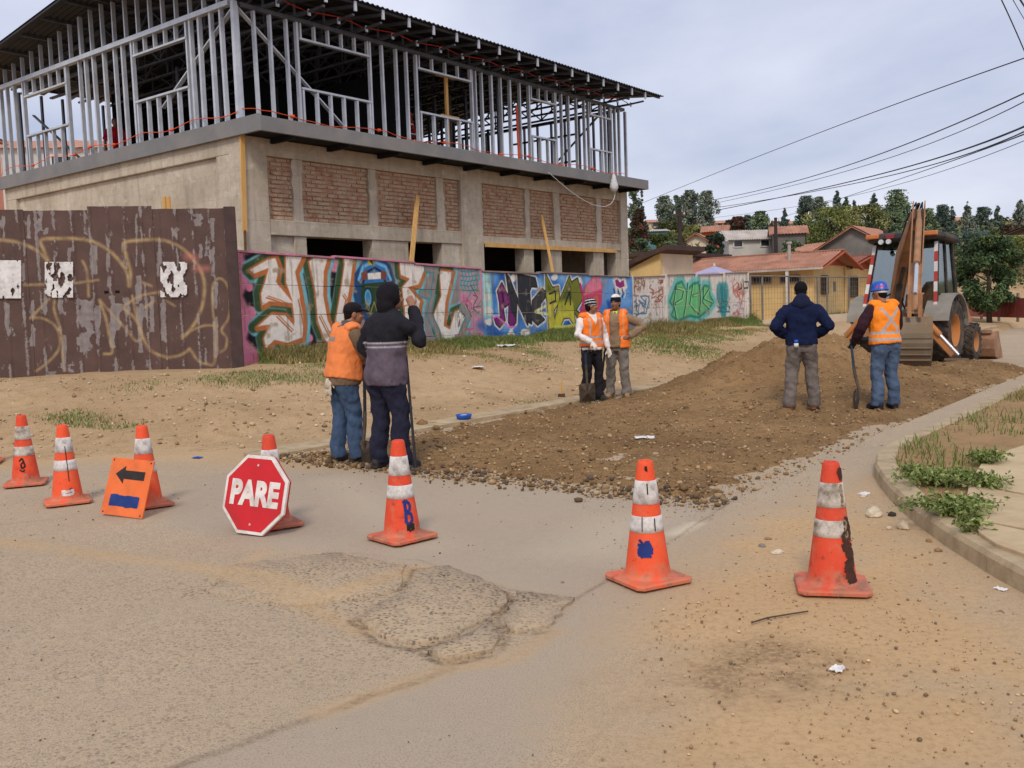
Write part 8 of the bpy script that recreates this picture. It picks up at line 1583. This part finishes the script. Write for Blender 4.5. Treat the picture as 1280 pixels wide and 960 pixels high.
crumple('paper_scrap', 634, 470, .26, PAPER, 'long white plastic sheet crumpled on the bank below the blue mural', 'litter', 5, .15); crumple('paper_scrap', 560, 458, .12, PAPER, 'pale bag on the bank right of the hooded person', 'litter', 6, .3); crumple('paper_scrap', 405, 472, .09, PAPER, 'white paper strip left of the faded orange vest', 'litter', 7, .15); crumple('paper_scrap', 598, 488, .16, PAPER, 'flat white scrap low on the bank below the blue mural', 'litter', 8, .1); crumple('plastic_scrap', 247, 573, .055, BLUEP, 'small blue plastic scrap at the edge of the dirt verge', 'litter', 9, .2); crumple('paper_scrap', 866, 441, .12, PAPER, 'tiny white scrap on the bank before the white wall', 'litter', 10, .2); crumple('paper_scrap', 369, 466, .06, PAPER, 'little white scrap in the grass by the pink mural corner', 'litter', 11, .2)
bw = at_z(580, 527); bb = thing('plastic_bowl', 'blue plastic bowl lying by the left gutter', 'bowl', (bw.x, bw.y, ground_z(bw.x, bw.y) + .005)); MB().lathe([(.04, 0), (.07, .01), (.10, .05), (.115, .095), (.11, .097), (.095, .05), (.065, .018), (0, .014)], 24).build('shell', BLUEP, bb, True); MB().ball((0, 0, .06), (.075, .075, .04), 12, 8).build('contents', mat('bowl_contents', S(110, 140, 190), S(196, 200, 208), 30, .8, .5), bb, True)
hp = at_z(702, 497); hm = thing('hammer', 'small hammer standing on its head at the bank foot with a yellow handle', 'hammer', (hp.x, hp.y, ground_z(hp.x, hp.y))); MB().box((-.06, -.025, 0), (.06, .025, .05)).build('hammer_head', STEELT, hm, bev=.006); MB().tube([(0, 0, .05), (-.01, 0, .26)], .016, 8).build('handle', WOOD, hm)
# pebbles and rough grit on the verge and the sandy corner
n = 5000; T = rng.uniform(5.5, 26, n); Q = rng.uniform(8.9, 14.0, n); X, Y = st2w(T, Q); Z = ground_h(X, Y); m = (Z > .01) & (fbm(X, Y, .8, 3, 101) > rng.uniform(.3, .7, n)); stones('pebbles', np.stack([X[m], Y[m], Z[m]], -1), np.clip(rng.gamma(1.7, .007, m.sum()), .004, .04), pick(m.sum(), [(190, 162, 126), (168, 140, 106), (146, 122, 94), (206, 186, 156)]))
n = 1600; X = rng.uniform(-9, -2, n); Y = rng.uniform(10.5, 15.5, n); Z = ground_h(X, Y); m = Z > .01; stones('pebbles', np.stack([X[m], Y[m], Z[m]], -1), np.clip(rng.gamma(1.7, .006, m.sum()), .003, .03), pick(m.sum(), [(190, 162, 126), (168, 140, 106), (146, 122, 94), (206, 186, 156)]))
n = 12000; X = rng.uniform(.5, 3.0, n); Y = 2.5 + 6.5 * rng.random(n) ** 1.2; m = (kerb_side(X, Y) < -.02) & (fbm(X, Y, 1.1, 4, 103) > rng.uniform(.30, .72, n)); m |= (rng.random(n) < .12) & (kerb_side(X, Y) < -.02) & (kerb_side(X, Y) > -.45)
stones('grit', np.stack([X[m], Y[m], X[m] * 0], -1), np.clip(rng.gamma(1.25, .0021, m.sum()), .0013, .010), pick(m.sum(), [(180, 148, 110), (156, 126, 92), (196, 168, 130), (130, 106, 82), (166, 136, 102)]), road)
tw = MB(); pts = [at_z(a, b, .012) for a, b in ((940, 778), (960, 772), (985, 768), (1010, 764))]; tag(tw.tube(pts, .004, 5).build('twig', BARK), 'thin dry twig on the sand before the scorched cone', 'twig')
